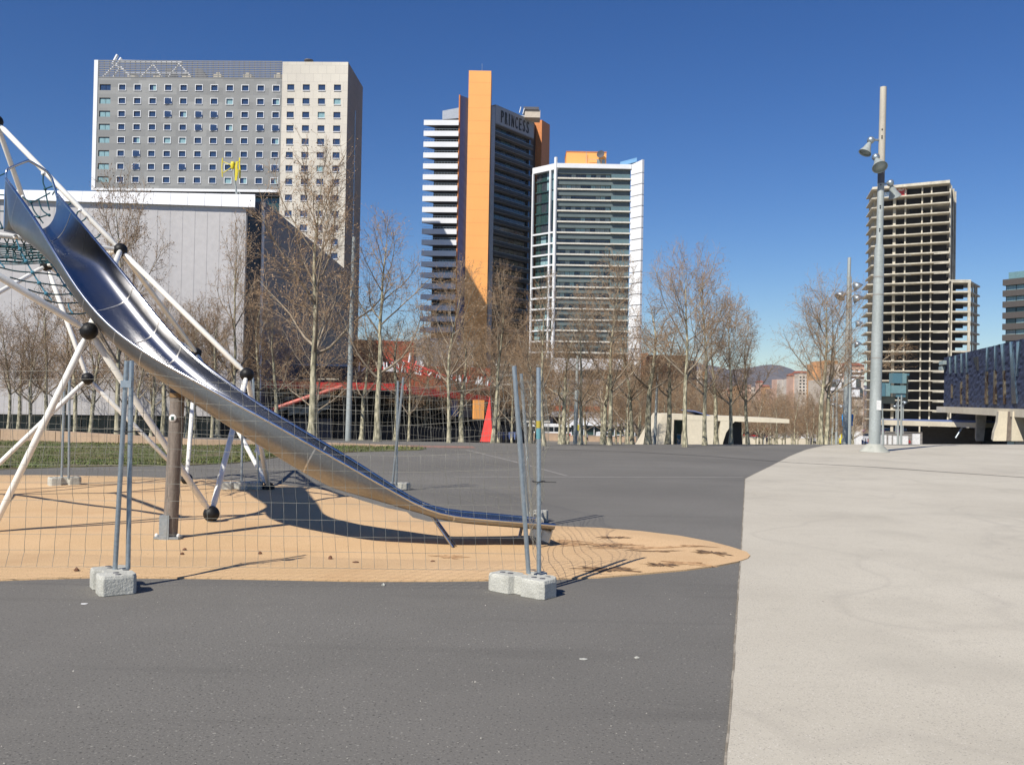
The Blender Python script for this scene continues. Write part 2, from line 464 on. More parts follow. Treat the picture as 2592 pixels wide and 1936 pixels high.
# stains and faint cracks on the pale paving
N, L, b, tc, noise_, mr, mix, c = _p
dw = N.new('ShaderNodeVectorMath'); dw.operation = 'MULTIPLY'; dw.inputs[1].default_value = (1.0, 0.55, 1)
L.new(tc.outputs['Object'], dw.inputs[0])
wv = N.new('ShaderNodeTexNoise'); wv.inputs['Scale'].default_value = 0.8; L.new(tc.outputs['Object'], wv.inputs['Vector'])
ad = N.new('ShaderNodeVectorMath'); ad.operation = 'ADD'; L.new(dw.outputs[0], ad.inputs[0]); L.new(wv.outputs['Color'], ad.inputs[1])
vc = N.new('ShaderNodeTexVoronoi'); vc.feature = 'DISTANCE_TO_EDGE'; vc.inputs['Scale'].default_value = 0.23
L.new(ad.outputs[0], vc.inputs['Vector'])
fac = N.new('ShaderNodeMath'); fac.operation = 'MULTIPLY'
L.new(mr(vc.outputs['Distance'], 0.03, 0.0, 0, 0.25), fac.inputs[0]); L.new(mr(noise_(0.9, 4), 0.42, 0.62, 0, 1), fac.inputs[1])
c = mix(fac.outputs[0], c, (0.30, 0.275, 0.24))
c = mix(mr(noise_(0.5, 6), 0.54, 0.72, 0, 0.55), c, (0.36, 0.33, 0.27))
for q_, amp_ in ((0.27, .24),):
    nz = noise_(q_, 2)
    ab = N.new('ShaderNodeMath'); ab.operation = 'SUBTRACT'; ab.inputs[1].default_value = 0.5; L.new(nz, ab.inputs[0])
    ab2 = N.new('ShaderNodeMath'); ab2.operation = 'ABSOLUTE'; L.new(ab.outputs[0], ab2.inputs[0])
    c = mix(mr(ab2.outputs[0], 0.012, 0.0, 0, amp_), c, (0.33, 0.30, 0.25))
c = mix(mr(noise_(3.5, 6), 0.56, 0.72, 0, 0.35), c, (0.40, 0.365, 0.30))
vs_ = N.new('ShaderNodeTexVoronoi'); vs_.inputs['Scale'].default_value = 1.5
L.new(tc.outputs['Object'], vs_.inputs['Vector'])
c = mix(mr(vs_.outputs['Distance'], 0.045, 0.025, 0, 0.55), c, (0.17, 0.155, 0.13))
L.new(c, b.inputs['Base Color'])

M['rubber_tan'], _r = speckle('tan_rubber_surface', (0.56, 0.37, 0.19), (0.62, 0.415, 0.225), (0.74, 0.53, 0.31), (0.38, 0.24, 0.12), sc=90, bump=0.2, big=0.5)
N, L, b, tc, noise_, mr, mix, c = _r
c = mix(mr(noise_(1.1, 8), 0.55, 0.75, 0, 0.45), c, (0.46, 0.27, 0.13))
L.new(c, b.inputs['Base Color'])
M['worn'] = mat('worn_through_rubber', (0.10, 0.062, 0.035), 0.9, c2=(0.30, 0.17, 0.075), scale=14, lo=0.4, hi=0.62)
M['worn_light'] = mat('scuffed_rubber', (0.33, 0.18, 0.08), 0.9, c2=(0.55, 0.34, 0.17), scale=14, lo=0.35, hi=0.6)
M['soil'] = mat('turf_soil', (0.10, 0.12, 0.035), 0.95, c2=(0.13, 0.10, 0.05), scale=1.2, grit=0.3, gscale=8)
M['city'] = mat('city_ground', (0.24, 0.21, 0.17), 0.95, c2=(0.14, 0.13, 0.11), scale=0.05, grit=0.1, gscale=0.6)
M['joint_light'] = mat('pale_joint_filler', (0.28, 0.265, 0.24), 0.9)
M['line_dark'] = mat('dark_line_tone', (0.035, 0.034, 0.033), 0.8)

def axis(parts):
    out = []
    for a, b_, n in parts:
        out += [a + (b_ - a) * i / n for i in range(n)]
    out.append(parts[-1][1])
    return out
XS = axis([(-9000, -400, 8), (-400, -60, 12), (-60, 60, 60), (60, 400, 12), (400, 9000, 8)])
def sheet(name, ys, material, kind='structure', dz=0.0):
    m = MB()
    vs = [(x, y, ground_z(x, y) + dz) for y in ys for x in XS]
    n = len(XS)
    fs = [(j * n + i, j * n + i + 1, (j + 1) * n + i + 1, (j + 1) * n + i) for j in range(len(ys) - 1) for i in range(n - 1)]
    m.add(vs, fs, True)
    return m.build(name, material, kind=kind, org=(0, 0, 0))
sheet('plaza_asphalt', axis([(-40, 20, 6), (20, 90, 70)]), M['asphalt'])
sheet('city_ground', axis([(90, 180, 30), (180, 400, 10), (400, 12000, 20)]), M['city'])

def inside(p, poly):
    c = False
    j = len(poly) - 1
    for i in range(len(poly)):
        a, b_ = poly[i], poly[j]
        if (a[1] > p[1]) != (b_[1] > p[1]) and p[0] < (b_[0] - a[0]) * (p[1] - a[1]) / (b_[1] - a[1]) + a[0]:
            c = not c
        j = i
    return c
def dist_poly(p, poly):
    best = 1e9
    for i in range(len(poly)):
        a, b_ = poly[i - 1], poly[i]
        dx, dy = b_[0] - a[0], b_[1] - a[1]
        t = max(0, min(1, ((p[0] - a[0]) * dx + (p[1] - a[1]) * dy) / (dx * dx + dy * dy + 1e-9)))
        best = min(best, math.hypot(p[0] - a[0] - t * dx, p[1] - a[1] - t * dy))
    return best
def fill_sheet(name, poly, step, height, material, skirt=0.03, kind='structure', xr=None, thick_mat=None):
    xs = [p[0] for p in poly]; ys = [p[1] for p in poly]
    dense = []
    for i in range(len(poly)):
        a, b_ = poly[i], poly[(i + 1) % len(poly)]
        n = max(1, int(math.hypot(b_[0] - a[0], b_[1] - a[1]) / (step * 0.8)))
        dense += [(a[0] + (b_[0] - a[0]) * k / n, a[1] + (b_[1] - a[1]) * k / n) for k in range(n)]
    nb = len(dense)
    pts = [Vector(p) for p in dense]
    x = min(xs) + step / 2
    while x < max(xs):
        y = min(ys) + step / 2
        while y < max(ys):
            q = (x + random.uniform(-.2, .2) * step, y + random.uniform(-.2, .2) * step)
            if inside(q, poly) and dist_poly(q, poly) > step * 0.35:
                pts.append(Vector(q))
            y += step
        x += step
    v, e, f, *_ = delaunay_2d_cdt(pts, [(i, (i + 1) % nb) for i in range(nb)], [], 1, 1e-5)
    m = MB()
    m.add([(p.x, p.y, height(p.x, p.y)) for p in v], [tuple(t) for t in f], True)
    b0 = [(p[0], p[1]) for p in dense]
    m.add([(p[0], p[1], height(*p)) for p in b0] + [(p[0], p[1], height(*p) - skirt) for p in b0],
          [((i + 1) % nb, i, nb + i, nb + (i + 1) % nb) for i in range(nb)], False)
    return m.build(name, material, kind=kind, org=(0, 0, 0))

# pale concrete paving on the right
def g2(px):
    return [tuple(gnd(x, y).xy) for x, y in px]
pav = g2([(1868, 1500), (1876, 1400), (1881, 1300), (1886, 1212)])
pav = [tuple(gnd(1825, 2150).xy), tuple(gnd(1836, 1936).xy), tuple(gnd(1856, 1700).xy)] + pav + g2([(1905, 1202), (1950, 1180), (2000, 1154), (2040, 1137), (2085, 1124), (2145, 1114)])
pav += [(19.5, 46.5), (27, 46.0), (31.5, 42.5), (40, 38), (60, 30), (60, -20), (pav[0][0] + 0.25, -20)]
def jag(poly, n0, n1, amp):
    out = []
    for i, p in enumerate(poly):
        out.append(p)
        if n0 <= i < n1:
            q = poly[i + 1]
            L_ = math.hypot(q[0] - p[0], q[1] - p[1])
            k = max(1, int(L_ / 0.15))
            for j in range(1, k):
                out.append((p[0] + (q[0] - p[0]) * j / k + random.gauss(0, amp), p[1] + (q[1] - p[1]) * j / k))
    return out
pav = jag(pav, 0, 12, 0.0018)
strip_pts = [p for p in pav[:-1] if p[1] < 42 and p[0] < 17]
fill_sheet('pale_pavement', pav, 2.5, lambda x, y: ground_z(x, y) + 0.006, M['pale'], 0.008)

# painted / filled joints in the asphalt, then a plain dark line across asphalt and paving
def strip(name, pts, wd, dz, material, parent=None, kind='structure'):
    m = MB()
    P = [Vector(p).to_2d() if len(p) > 2 else Vector(p) for p in pts]
    Q = []
    for a, b_ in zip(P, P[1:]):
        n = max(1, int((b_ - a).length / 1.0)) if (b_ - a).length > 1e-4 else 1
        Q += [a + (b_ - a) * i / n for i in range(n)]
    Q.append(P[-1])
    vs = []
    for i, p in enumerate(Q):
        t = (Q[min(i + 1, len(Q) - 1)] - Q[max(i - 1, 0)]).normalized()
        n = Vector((-t.y, t.x)) * wd / 2 * random.uniform(0.8, 1.15)
        for q in (p - n, p + n):
            vs.append((q.x, q.y, ground_z(q.x, q.y) + dz))
    m.add(vs, [(2 * i, 2 * i + 2, 2 * i + 3, 2 * i + 1) for i in range(len(Q) - 1)])
    return m.build(name, material, parent, kind=kind)
strip('expansion_joint', g2([(1150, 1207), (1430, 1207), (1700, 1208), (1882, 1208)]), 0.15, 0.004, M['joint_light'])
strip('expansion_joint', g2([(1180, 1138), (1300, 1168), (1436, 1205)]), 0.10, 0.005, M['joint_light'])
strip('expansion_joint', g2([(1240, 1139), (1500, 1134), (1660, 1131)]), 0.10, 0.004, M['joint_light'])
strip('dark_line', g2([(1380, 1136), (1600, 1143), (1800, 1155), (2000, 1171), (2200, 1182), (2400, 1196), (2592, 1209), (3000, 1240)]), 0.07, 0.011, M['line_dark'])

strip('dirt_seam', strip_pts, 0.012, 0.009, mat('gathered_dirt', (.20, .17, .125), .95, c2=(.34, .30, .24), scale=5, lo=.4, hi=.6))
# rubber play surface with low mounds
fr_px = [(-700, 1440), (-300, 1476), (0, 1470), (120, 1466), (240, 1463), (400, 1464), (520, 1465), (700, 1468), (900, 1472), (1100, 1472), (1250, 1470), (1400, 1467), (1520, 1463), (1640, 1453),
         (1740, 1444), (1820, 1433), (1870, 1423), (1893, 1415), (1899, 1408), (1890, 1399), (1850, 1386), (1800, 1373), (1720, 1358), (1620, 1346), (1520, 1338), (1400, 1333), (1300, 1330),
         (1180, 1324), (1085, 1322), (1045, 1312), (1030, 1298), (980, 1288), (920, 1270), (860, 1250), (790, 1236), (720, 1229), (640, 1221), (500, 1214), (300, 1207), (100, 1204), (-200, 1204), (-700, 1215)]
rub = g2(fr_px)
def rub_h(x, y):
    d = dist_poly((x, y), rub)
    k = 1 - math.exp(-d / 0.55)
    e = 0.022 * noise.noise(Vector((x * 0.55, y * 0.5, 3))) + 0.010 * noise.noise(Vector((x * 1.9, y * 1.7, 9)))
    r = 0.022 * math.exp(-((d - 0.55) / 0.3) ** 2)
    return 0.014 + k * 0.012 + k * e * .8 + r
def rub_h2(x, y):
    return rub_h(x, y) if inside((x, y), rub) else 0.0
RUB = fill_sheet('rubber_play_surface', rub, 0.22, rub_h, M['rubber_tan'], 0.03)
def blob(name, c, rx, ry, rot, material, parent, dz=0.004, n=72, rough=0.35):
    m = MB()
    vs = [(c[0], c[1], rub_h2(*c) + dz)]
    ph = random.random() * 10
    rings = 3
    for q in range(1, rings + 1):
        for k in range(n):
            a = 2 * math.pi * k / n
            rr = (1 + rough * noise.noise(Vector((math.cos(a) * 2.2, math.sin(a) * 2.2, ph))) * 1.6 + rough * 0.9 * noise.noise(Vector((math.cos(a) * 9, math.sin(a) * 9, ph))) + rough * .6 * noise.noise(Vector((math.cos(a) * 24, math.sin(a) * 24, ph)))) * q / rings
            X, Y = rx * rr * math.cos(a), ry * rr * math.sin(a)
            x, y = c[0] + X * math.cos(rot) - Y * math.sin(rot), c[1] + X * math.sin(rot) + Y * math.cos(rot)
            vs.append((x, y, rub_h2(x, y) + dz))
    fs = [(0, 1 + k, 1 + (k + 1) % n) for k in range(n)]
    for q in range(rings - 1):
        for k in range(n):
            k2 = (k + 1) % n
            fs.append((1 + q * n + k, 1 + (q + 1) * n + k, 1 + (q + 1) * n + k2, 1 + q * n + k2))
    m.add(vs, fs, True)
    return m.build(name, material, parent)
for x, y, a, b_, mm in [(1475, 1364, .40, .10, 'worn_light'), (1535, 1369, .16, .07, 'worn'), (1562, 1350, .16, .06, 'worn'), (1595, 1372, .34, .09, 'worn_light'), (1662, 1382, .24, .05, 'worn'),
                        (1805, 1388, .14, .10, 'worn'), (1675, 1417, .13, .06, 'worn'), (1748, 1413, .26, .07, 'worn_light'), (1541, 1427, .26, .09, 'worn'), (1760, 1372, .16, .05, 'worn_light'),
                        (1143, 1396, .13, .07, 'worn_light'), (1440, 1357, .16, .06, 'worn_light')]:
    blob('worn_patch', tuple(gnd(x, y, 0.08).xy), a, b_, random.uniform(-.15, .15), M[mm], RUB, rough=0.8)

# turf strip and low kerb wall
turf_px = [(-600, 1225), (-200, 1205), (0, 1189), (130, 1184), (300, 1180), (480, 1178), (600, 1172), (700, 1158), (800, 1150), (900, 1144), (1000, 1141), (1060, 1139), (1080, 1136), (1040, 1133),
           (960, 1131), (860, 1130), (700, 1126), (480, 1125), (260, 1119), (0, 1112), (-300, 1104), (-600, 1100)]
turf = g2(turf_px)
fill_sheet('turf_base', turf, 1.0, lambda x, y: ground_z(x, y) + 0.012 + 0.05 * (1 - math.exp(-dist_poly((x, y), turf) / 0.8)), M['soil'], 0.02)
def grass_mat():
    m = mat('grass_blades', (0.085, 0.125, 0.028), 0.8, c2=(0.17, 0.165, 0.06), scale=1.1, lo=0.4, hi=0.65, grit=0.35, gscale=25)
    return m
gm = MB()
gx = [p[0] for p in turf]; gy = [p[1] for p in turf]
cnt = 0
RG = random.Random(3)
gv, gf = [], []
while cnt < 45000:
    x, y = RG.uniform(max(min(gx), -22), max(gx)), RG.uniform(min(gy), max(gy))
    if not inside((x, y), turf): continue
    z = ground_z(x, y) + 0.03
    patch = noise.noise(Vector((x * 0.7, y * 0.7, 1)))
    if patch < -0.32 and RG.random() < 0.7: cnt += 1; continue
    h = RG.uniform(0.03, 0.08) * (1 + 0.5 * patch)
    a = RG.random() * 6.28
    wx, wy = math.cos(a) * 0.018, math.sin(a) * 0.018
    b0 = len(gv)
    gv += [(x - wx, y - wy, z), (x + wx, y + wy, z), (x + RG.gauss(0, .03), y + RG.gauss(0, .03), z + h)]
    gf.append((b0, b0 + 1, b0 + 2)); cnt += 1
gm.v, gm.f, gm.sm = gv, gf, [False] * len(gf)
gm.build('grass', grass_mat(), kind='stuff', org=(0, 0, 0))

kerb_px = [(-500, 1078, 1106), (0, 1086, 1118), (140, 1092, 1121), (300, 1101, 1125), (480, 1112, 1129), (700, 1117, 1130), (860, 1122, 1131), (1040, 1129, 1133)]
KW = empty('low_kerb_wall', gnd(480, 1129), label='low tan concrete kerb wall running behind the green turf strip', cat='kerb wall')
kp = [(gnd(x, yb), yt) for x, yt, yb in kerb_px]
kpts = []
for (a, ya), (b_, yb) in zip(kp, kp[1:]):
    n = max(1, int((b_ - a).length / 2.4))
    for i in range(n):
        t = i / n
        kpts.append((a + (b_ - a) * t, ya + (yb - ya) * t))
kpts.append(kp[-1])
def ztop(p, yt):
    xx = CX + F * p.x / p.y
    d = ray(xx, yt)
    return EYE + d.z * p.y / d.y
for i in range(len(kpts) - 1):
    (a, ya), (b_, yb) = kpts[i], kpts[i + 1]
    t = (b_ - a).normalized(); n = Vector((-t.y, t.x, 0)) * 0.35
    a2, b2 = a + t * 0.012, b_ - t * 0.012
    za, zb = max(0.05, ztop(a, ya)), max(0.05, ztop(b_, yb))
    m = MB()
    m.hexa([(a2.x, a2.y, -0.2), (b2.x, b2.y, -0.2), (b2.x + n.x, b2.y + n.y, -0.2), (a2.x + n.x, a2.y + n.y, -0.2),
            (a2.x, a2.y, za), (b2.x, b2.y, zb), (b2.x + n.x, b2.y + n.y, zb), (a2.x + n.x, a2.y + n.y, za)])
    m.build('kerb_stone', M['tan_kerb'], KW)
# reddish paved strip behind the turf
strip('red_paving_strip', [p for p in g2([(700, 1121), (860, 1124), (1000, 1127), (1110, 1129), (1200, 1130)])], 1.5, 0.005, mat('red_paving', (0.24, 0.13, 0.10), 0.9, c2=(0.3, 0.17, 0.13), scale=2))

# distant hill
hill = MB()
prof = [(-2500, 1010), (200, 985), (700, 960), (1300, 935), (1500, 932), (1640, 921), (1720, 912), (1796, 924), (1850, 936), (1900, 930), (1930, 925), (1960, 921), (1990, 929), (2030, 946), (2080, 958), (2150, 972), (2300, 985), (2600, 992), (4200, 1005)]
vs = []
hx = [(-2500 + i * 25) for i in range(269)]
for x in hx:
    top = at(x, interp(prof, x), 4200)
    zt = top.z + 6 * noise.noise(Vector((x / 30, 0, 0))) + 3 * noise.noise(Vector((x / 9, 5, 0)))
    for k in range(9):
        t = k / 8
        Y = 3000 + 1200 * t
        zz = -6 + (zt + 6) * (t ** 0.8) * (1 + 0.10 * noise.noise(Vector((x / 60, t * 3, 2))) * (1 - t) * 4)
        vs.append((top.x * (Y / 4200), Y, zz))
    vs.append((top.x * 1.3, 5600, -6))
hill.add(vs, [(i * 10 + k, (i + 1) * 10 + k, (i + 1) * 10 + k + 1, i * 10 + k + 1) for i in range(len(hx) - 1) for k in range(9)], True)
hill.build('distant_hill', mat('hill_scrub', (0.085, 0.075, 0.075), 1.0, c2=(0.12, 0.10, 0.095), scale=0.006, detail=10, grit=0.25, gscale=0.03), kind='structure', org=(0, 0, 0))
ZB0 = -8.0
# ================================================================== BUILDINGS
# ---------- grey and cream hotel slab (left)
HT = empty('slab_hotel', at(560, 900, 215).xy.to_3d() + Vector((0, 0, ZB0)), label='tall grey and cream hotel slab with rows of small square windows, left background', cat='building')
P, Q = at(249, 155, 215), at(882, 159, 213)
fr = Frame(P, Q)
zt = P.z
z2 = lambda zx, zy: (zx / 2.295, 130 + zy / 2.295)     # coordinates read off an enlargement
uj, _ = fr.px(716, 158)
L_ = fr.L
_, zscr = fr.px(*z2(1067, 155))
_, zbot = fr.px(*z2(1067, 800))
rows = [fr.px(*z2(1067, y))[1] for y in (213, 291, 367, 443, 519, 597, 673, 749)]
rp = (rows[0] - rows[-1]) / 7
colu = [fr.px(*z2(x, 213))[0] for x in (711, 1605)]
cols = [colu[0] + (colu[1] - colu[0]) * i / 10 for i in range(11)]
ww, wh = 1.66 * 0.92 + .05, 1.4
WW, WH = 41 / 2.295 / F * 215, 35 / 2.295 / F * 215
ua, ub = fr.px(*z2(579, 213))[0], fr.px(*z2(643, 213))[0]
# grey block: holes
us = [0, ua, ub]
for c in cols: us += [c - WW / 2, c + WW / 2]
us.append(uj - 0.12)
zs = [zbot]
for z in reversed(rows): zs += [z - WH / 2, z + WH / 2]
zs.append(zscr)
holes = {(1, j) for j in range(1, len(zs) - 1, 2)} | {(i, j) for i in range(3, 3 + 22, 2) for j in range(1, len(zs) - 1, 2)}
m = wall_with_holes(fr, us, zs, holes)
D_ = 17.0
m.add([fr.pt(0, zbot, 0), fr.pt(0, zscr, 0), fr.pt(0, zscr, -D_), fr.pt(0, zbot, -D_)], [(0, 1, 2, 3)])
m.add([fr.pt(0, zscr, 0), fr.pt(uj - .12, zscr, 0), fr.pt(uj - .12, zscr, -D_), fr.pt(0, zscr, -D_)], [(0, 1, 2, 3)])
m.add([fr.pt(0, zbot, 0), fr.pt(uj - .12, zbot, 0), fr.pt(uj - .12, zbot, -D_), fr.pt(0, zbot, -D_)], [(3, 2, 1, 0)])
m.add([fr.pt(0, zbot, -D_), fr.pt(uj - .12, zbot, -D_), fr.pt(uj - .12, zscr, -D_), fr.pt(0, zscr, -D_)], [(3, 2, 1, 0)])
m.add([fr.pt(0, zbot, -.36), fr.pt(uj - .12, zbot, -.36), fr.pt(uj - .12, zscr, -.36), fr.pt(0, zscr, -.36)], [(0, 1, 2, 3)])
m.build('grey_wall', M['hotel_grey'], HT)
# shared window meshes
def frame_mesh(w_, h_, t, d0, d1, name, material, sill=0.0):
    m = MB()
    lbox(-w_ / 2 - t, w_ / 2 + t, d0, d1, h_ / 2, h_ / 2 + t, m)
    lbox(-w_ / 2 - t, w_ / 2 + t, d0, d1 + sill, -h_ / 2 - t, -h_ / 2, m)
    lbox(-w_ / 2 - t, -w_ / 2, d0, d1, -h_ / 2, h_ / 2, m)
    lbox(w_ / 2, w_ / 2 + t, d0, d1, -h_ / 2, h_ / 2, m)
    return m.mesh(name, material)
def pane_mesh(w_, h_, name, material, d=0.0):
    m = MB(); lbox(-w_ / 2, w_ / 2, d - 0.05, d, -h_ / 2, h_ / 2, m); return m.mesh(name, material)
FM = frame_mesh(WW - .08, WH - .08, 0.12, -0.1, 0.09, 'window_frame', M['white_clad'], 0.06)
PMS = {k: pane_mesh(WW, WH, 'pane', M[k]) for k in ('blue_glass', 'curtain_glass')}
SPL = pane_mesh(WW * .45, WH, 'pane', M['curtain_glass'])
BGAP = pane_mesh(WW * .24, WH, 'dark_gap', M['black'])
opened = {(3, 1), (3, 2), (5, 2), (6, 2), (5, 3), (6, 3), (9, 3), (10, 3), (1, 5), (1, 6), (4, 6), (9, 6), (10, 6)}
curt = {(7, 1), (3, 4), (4, 4), (7, 7)}
half = {(2, 0), (1, 4), (10, 1), (5, 3), (10, 3), (3, 1), (4, 2), (10, 4), (10, 7), (7, 3), (8, 7)}
MBOPEN = MB(); lbox(-WW / 2, -WW / 2 + WW * .98, 0, .06, -WH / 2, WH / 2, MBOPEN)
for i, c in enumerate(cols):
    for j, z in enumerate(rows):
        f = fplace('window', FM, HT, fr, c, z)
        k = 'curtain_glass' if (i, j) in curt else 'blue_glass'
        if (i, j) in opened:
            p = place('pane', PMS[k], f, (WW * .10, -0.16, 0))
            p.rotation_euler = (math.radians(-5), 0, math.radians(7))
            place('dark_gap', BGAP, f, (-WW * .38, .10, 0))
        else:
            place('pane', PMS[k], f, (0, 0.22, 0))
        if (i, j) in half:
            place('curtain', SPL, f, (WW * .22, 0.16, 0))
BW = ub - ua
BF = frame_mesh(BW - .05, WH * 1.08, 0.05, -0.30, -0.16, 'corner_window', M['dark_glass'])
BP = pane_mesh(BW * .46, WH * .84, 'pane', M['curtain_glass']); BPD = pane_mesh(BW * .46, WH, 'pane', M['blue_glass'])
for j, z in enumerate(rows):
    f = fplace('corner_window', BF, HT, fr, (ua + ub) / 2, z)
    for s in (-1, 1):
        place('pane', BPD if j == 0 else BP, f, (s * BW * .25 + .1, 0.24, -0.08))
# white edge trims
mt = MB(); mt.fbox(fr, -0.9, -0.002, zbot - .5, zt + .2, -0.6, 0.12); mt.build('edge_trim', M['white_clad'], HT)
mt = MB(); mt.fbox(fr, 0.0, uj - .12, zbot - .55, zbot - .003, -D_, 0.1); mt.build('base_trim', M['white_clad'], HT)
mt = MB(); mt.fbox(fr, 0.0, uj - .3, zbot - 1.4, zbot - .56, -6, -.4); mt.build('soffit', M['black'], HT)
# recessed glass storey under the block and the wall behind it
_, zg = fr.px(*z2(1500, 912))
mt = MB(); mt.fbox(fr, 4, uj - .15, ZB0, zbot - 1.41, -D_, -1.6); mt.build('recessed_wall', M['dark_clad'], HT)
gp = MB(); lbox(0, 1.9, -0.05, 0, 0, 4.2, gp); gpm = gp.mesh('storey_glass', M['green_glass'])
for k in range(7):
    fplace('storey_glass', gpm, HT, fr, uj - 14.4 + k * 2.0, zg - 0.4, -1.5)
# cream tower
crow = [213, 293, 372, 450, 527, 605, 683, 760, 853, 945, 1026, 1107, 1188]
crz = [fr.px(*z2(1820, y))[1] for y in crow]
cc = [fr.px(*z2(x, 293))[0] for x in (1689, 1779, 1869, 1960)]
us = [uj]
for c in cc: us += [c - WW / 2, c + WW / 2]
us.append(L_)
zs = [ZB0]
for z in reversed(crz): zs += [z - WH / 2, z + WH / 2]
zs.append(zt)
holes = {(i, j) for i in (1, 3, 5, 7) for j in range(1, len(zs) - 1, 2)}
m = wall_with_holes(fr, us, zs, holes, 0.4, 0.25)
m.add([fr.pt(uj, ZB0, -.2), fr.pt(L_, ZB0, -.2), fr.pt(L_, zt, -.2), fr.pt(uj, zt, -.2)], [(0, 1, 2, 3)])
m.add([fr.pt(uj, ZB0, .25), fr.pt(uj, zt, .25), fr.pt(uj, zt, -D_), fr.pt(uj, ZB0, -D_)], [(0, 1, 2, 3)])
m.add([fr.pt(uj, zt, .25), fr.pt(L_, zt, .25), fr.pt(L_, zt, -D_), fr.pt(uj, zt, -D_)], [(0, 1, 2, 3)])
m.build('cream_wall', M['hotel_cream'], HT)
CF = MB(); lbox(-WW / 2 - .02, WW / 2 + .02, 0.25, 0.42, -WH / 2 - .14, -WH / 2 + .01, CF); CFM = CF.mesh('window_sill', M['white_clad'])
ccurt = {(3, 1), (2, 2), (2, 6)}
for i, c in enumerate(cc):
    for j, z in enumerate(crz):
        f = fplace('window', CFM, HT, fr, c, z)
        place('pane', PMS['curtain_glass' if (i, j) in ccurt else 'blue_glass'], f, (0, -0.0, 0))
# side wall, to the right
m = MB()
m.add([fr.pt(L_, ZB0, .25), fr.pt(L_, ZB0, -D_), fr.pt(L_, zt, -D_), fr.pt(L_, zt, .25)], [(0, 1, 2, 3)])
m.add([fr.pt(uj, ZB0, -D_), fr.pt(L_, ZB0, -D_), fr.pt(L_, zt, -D_), fr.pt(uj, zt, -D_)], [(3, 2, 1, 0)])
m.build('side_wall', M['hotel_side_shade'], HT)
fs = Frame(fr.pt(L_, 0, .25), fr.pt(L_, 0, -D_))
m = MB(); m.fbox(fs, 8.4, 9.2, 22, 68, .01, .06); m.build('stair_window_strip', M['pale_glass'], HT)
# roof screen: slats, posts
sl_ = MB(); lbox(0, uj - .15, -0.02, .05, 0, 0.26, sl_); slm = sl_.mesh('slat', mat('screen_slat_grey', (.20, .205, .21), .6))
nsl = 9
sp = (zt - zscr) / nsl
for i in range(nsl + 1):
    fplace('slat', slm, HT, fr, 0, zscr + i * sp - .05)
po = MB(); lbox(0, .14, -.12, 0, 0, zt - zscr, po); pom = po.mesh('screen_post', M['dark_clad'])
for i in range(36):
    fplace('screen_post', pom, HT, fr, .1 + i * (uj - .6) / 35, zscr, -.03)
# roof trusses and plant behind the screen
uz = lambda x, y: fr.px(*z2(x, y), -5.0)
def truss(pts, r=.22, name='roof_truss'):
    m = MB(); m.tube([fr.pt(*uz(*p), -5.0) for p in pts], r, 6); m.build(name, M['white_clad'], HT)
truss([(690, 60), (1060, 66)], .35)
truss([(655, 75), (683, 22)], .35); truss([(690, 62), (705, 40)], .3)
truss([(650, 70), (720, 110), (760, 150)]); truss([(690, 64), (640, 110), (600, 150)])
truss([(820, 150), (890, 78), (940, 150)]); truss([(980, 150), (1040, 75), (1110, 150)]); truss([(660, 150), (700, 90), (760, 150)]); truss([(720, 130), (1100, 132)], .2)
for x0, x1 in ((1055, 1105), (1240, 1285), (1412, 1460), (1592, 1635), (890, 930), (740, 790)):
    (u0, zz), (u1, _) = uz(x0, 132), uz(x1, 132)
    m = MB(); m.fbox(fr, u0, u1, zscr - .5, zz, -7, -5); m.fbox(fr, u0 + .5, u1 - .5, zz, zz + .4, -6.6, -5.4); m.build('vent_box', M['cream_concrete'], HT)
for x0, x1 in ((940, 1000), (1115, 1175)):
    (u0, zz), (u1, _) = uz(x0, 85), uz(x1, 85)
    m = MB(); m.hexa([fr.pt(u0, zscr, -7), fr.pt(u1 + 2, zscr, -7), fr.pt(u1 + 2, zscr, -10), fr.pt(u0, zscr, -10), fr.pt(u0, zz, -7), fr.pt(u1 - 1, zz, -7), fr.pt(u1 - 1, zz, -10), fr.pt(u0, zz, -10)])
    m.build('plant_housing', M['dark_clad'], HT)
(u0, _), (u1, _) = uz(1800, 50), uz(1828, 50)
m = MB(); m.lathe([(0.9, 0), (0.9, 1.6), (1.05, 1.6), (1.05, 1.9), (0, 1.9)], fr.pt(u0, zt, -4), n=10); m.build('chimney', M['dark_clad'], HT)

# ---------- silver exhibition hall (left)
SH_ = empty('silver_hall', Vector((-27, 66, -2.3)), label='low silver metal hall with bright white parapet behind the left trees', cat='building')
P, Q = at(0, 515, 65.8), at(623, 531, 70)
P, Q = at(0, 490, 65.8), at(623, 532, 70.0)
fr = Frame(P, Q)
uend, zc = fr.px(623, 532)
_, zl = fr.px(300, 515)
hz = fr.px(300, 509)[1]
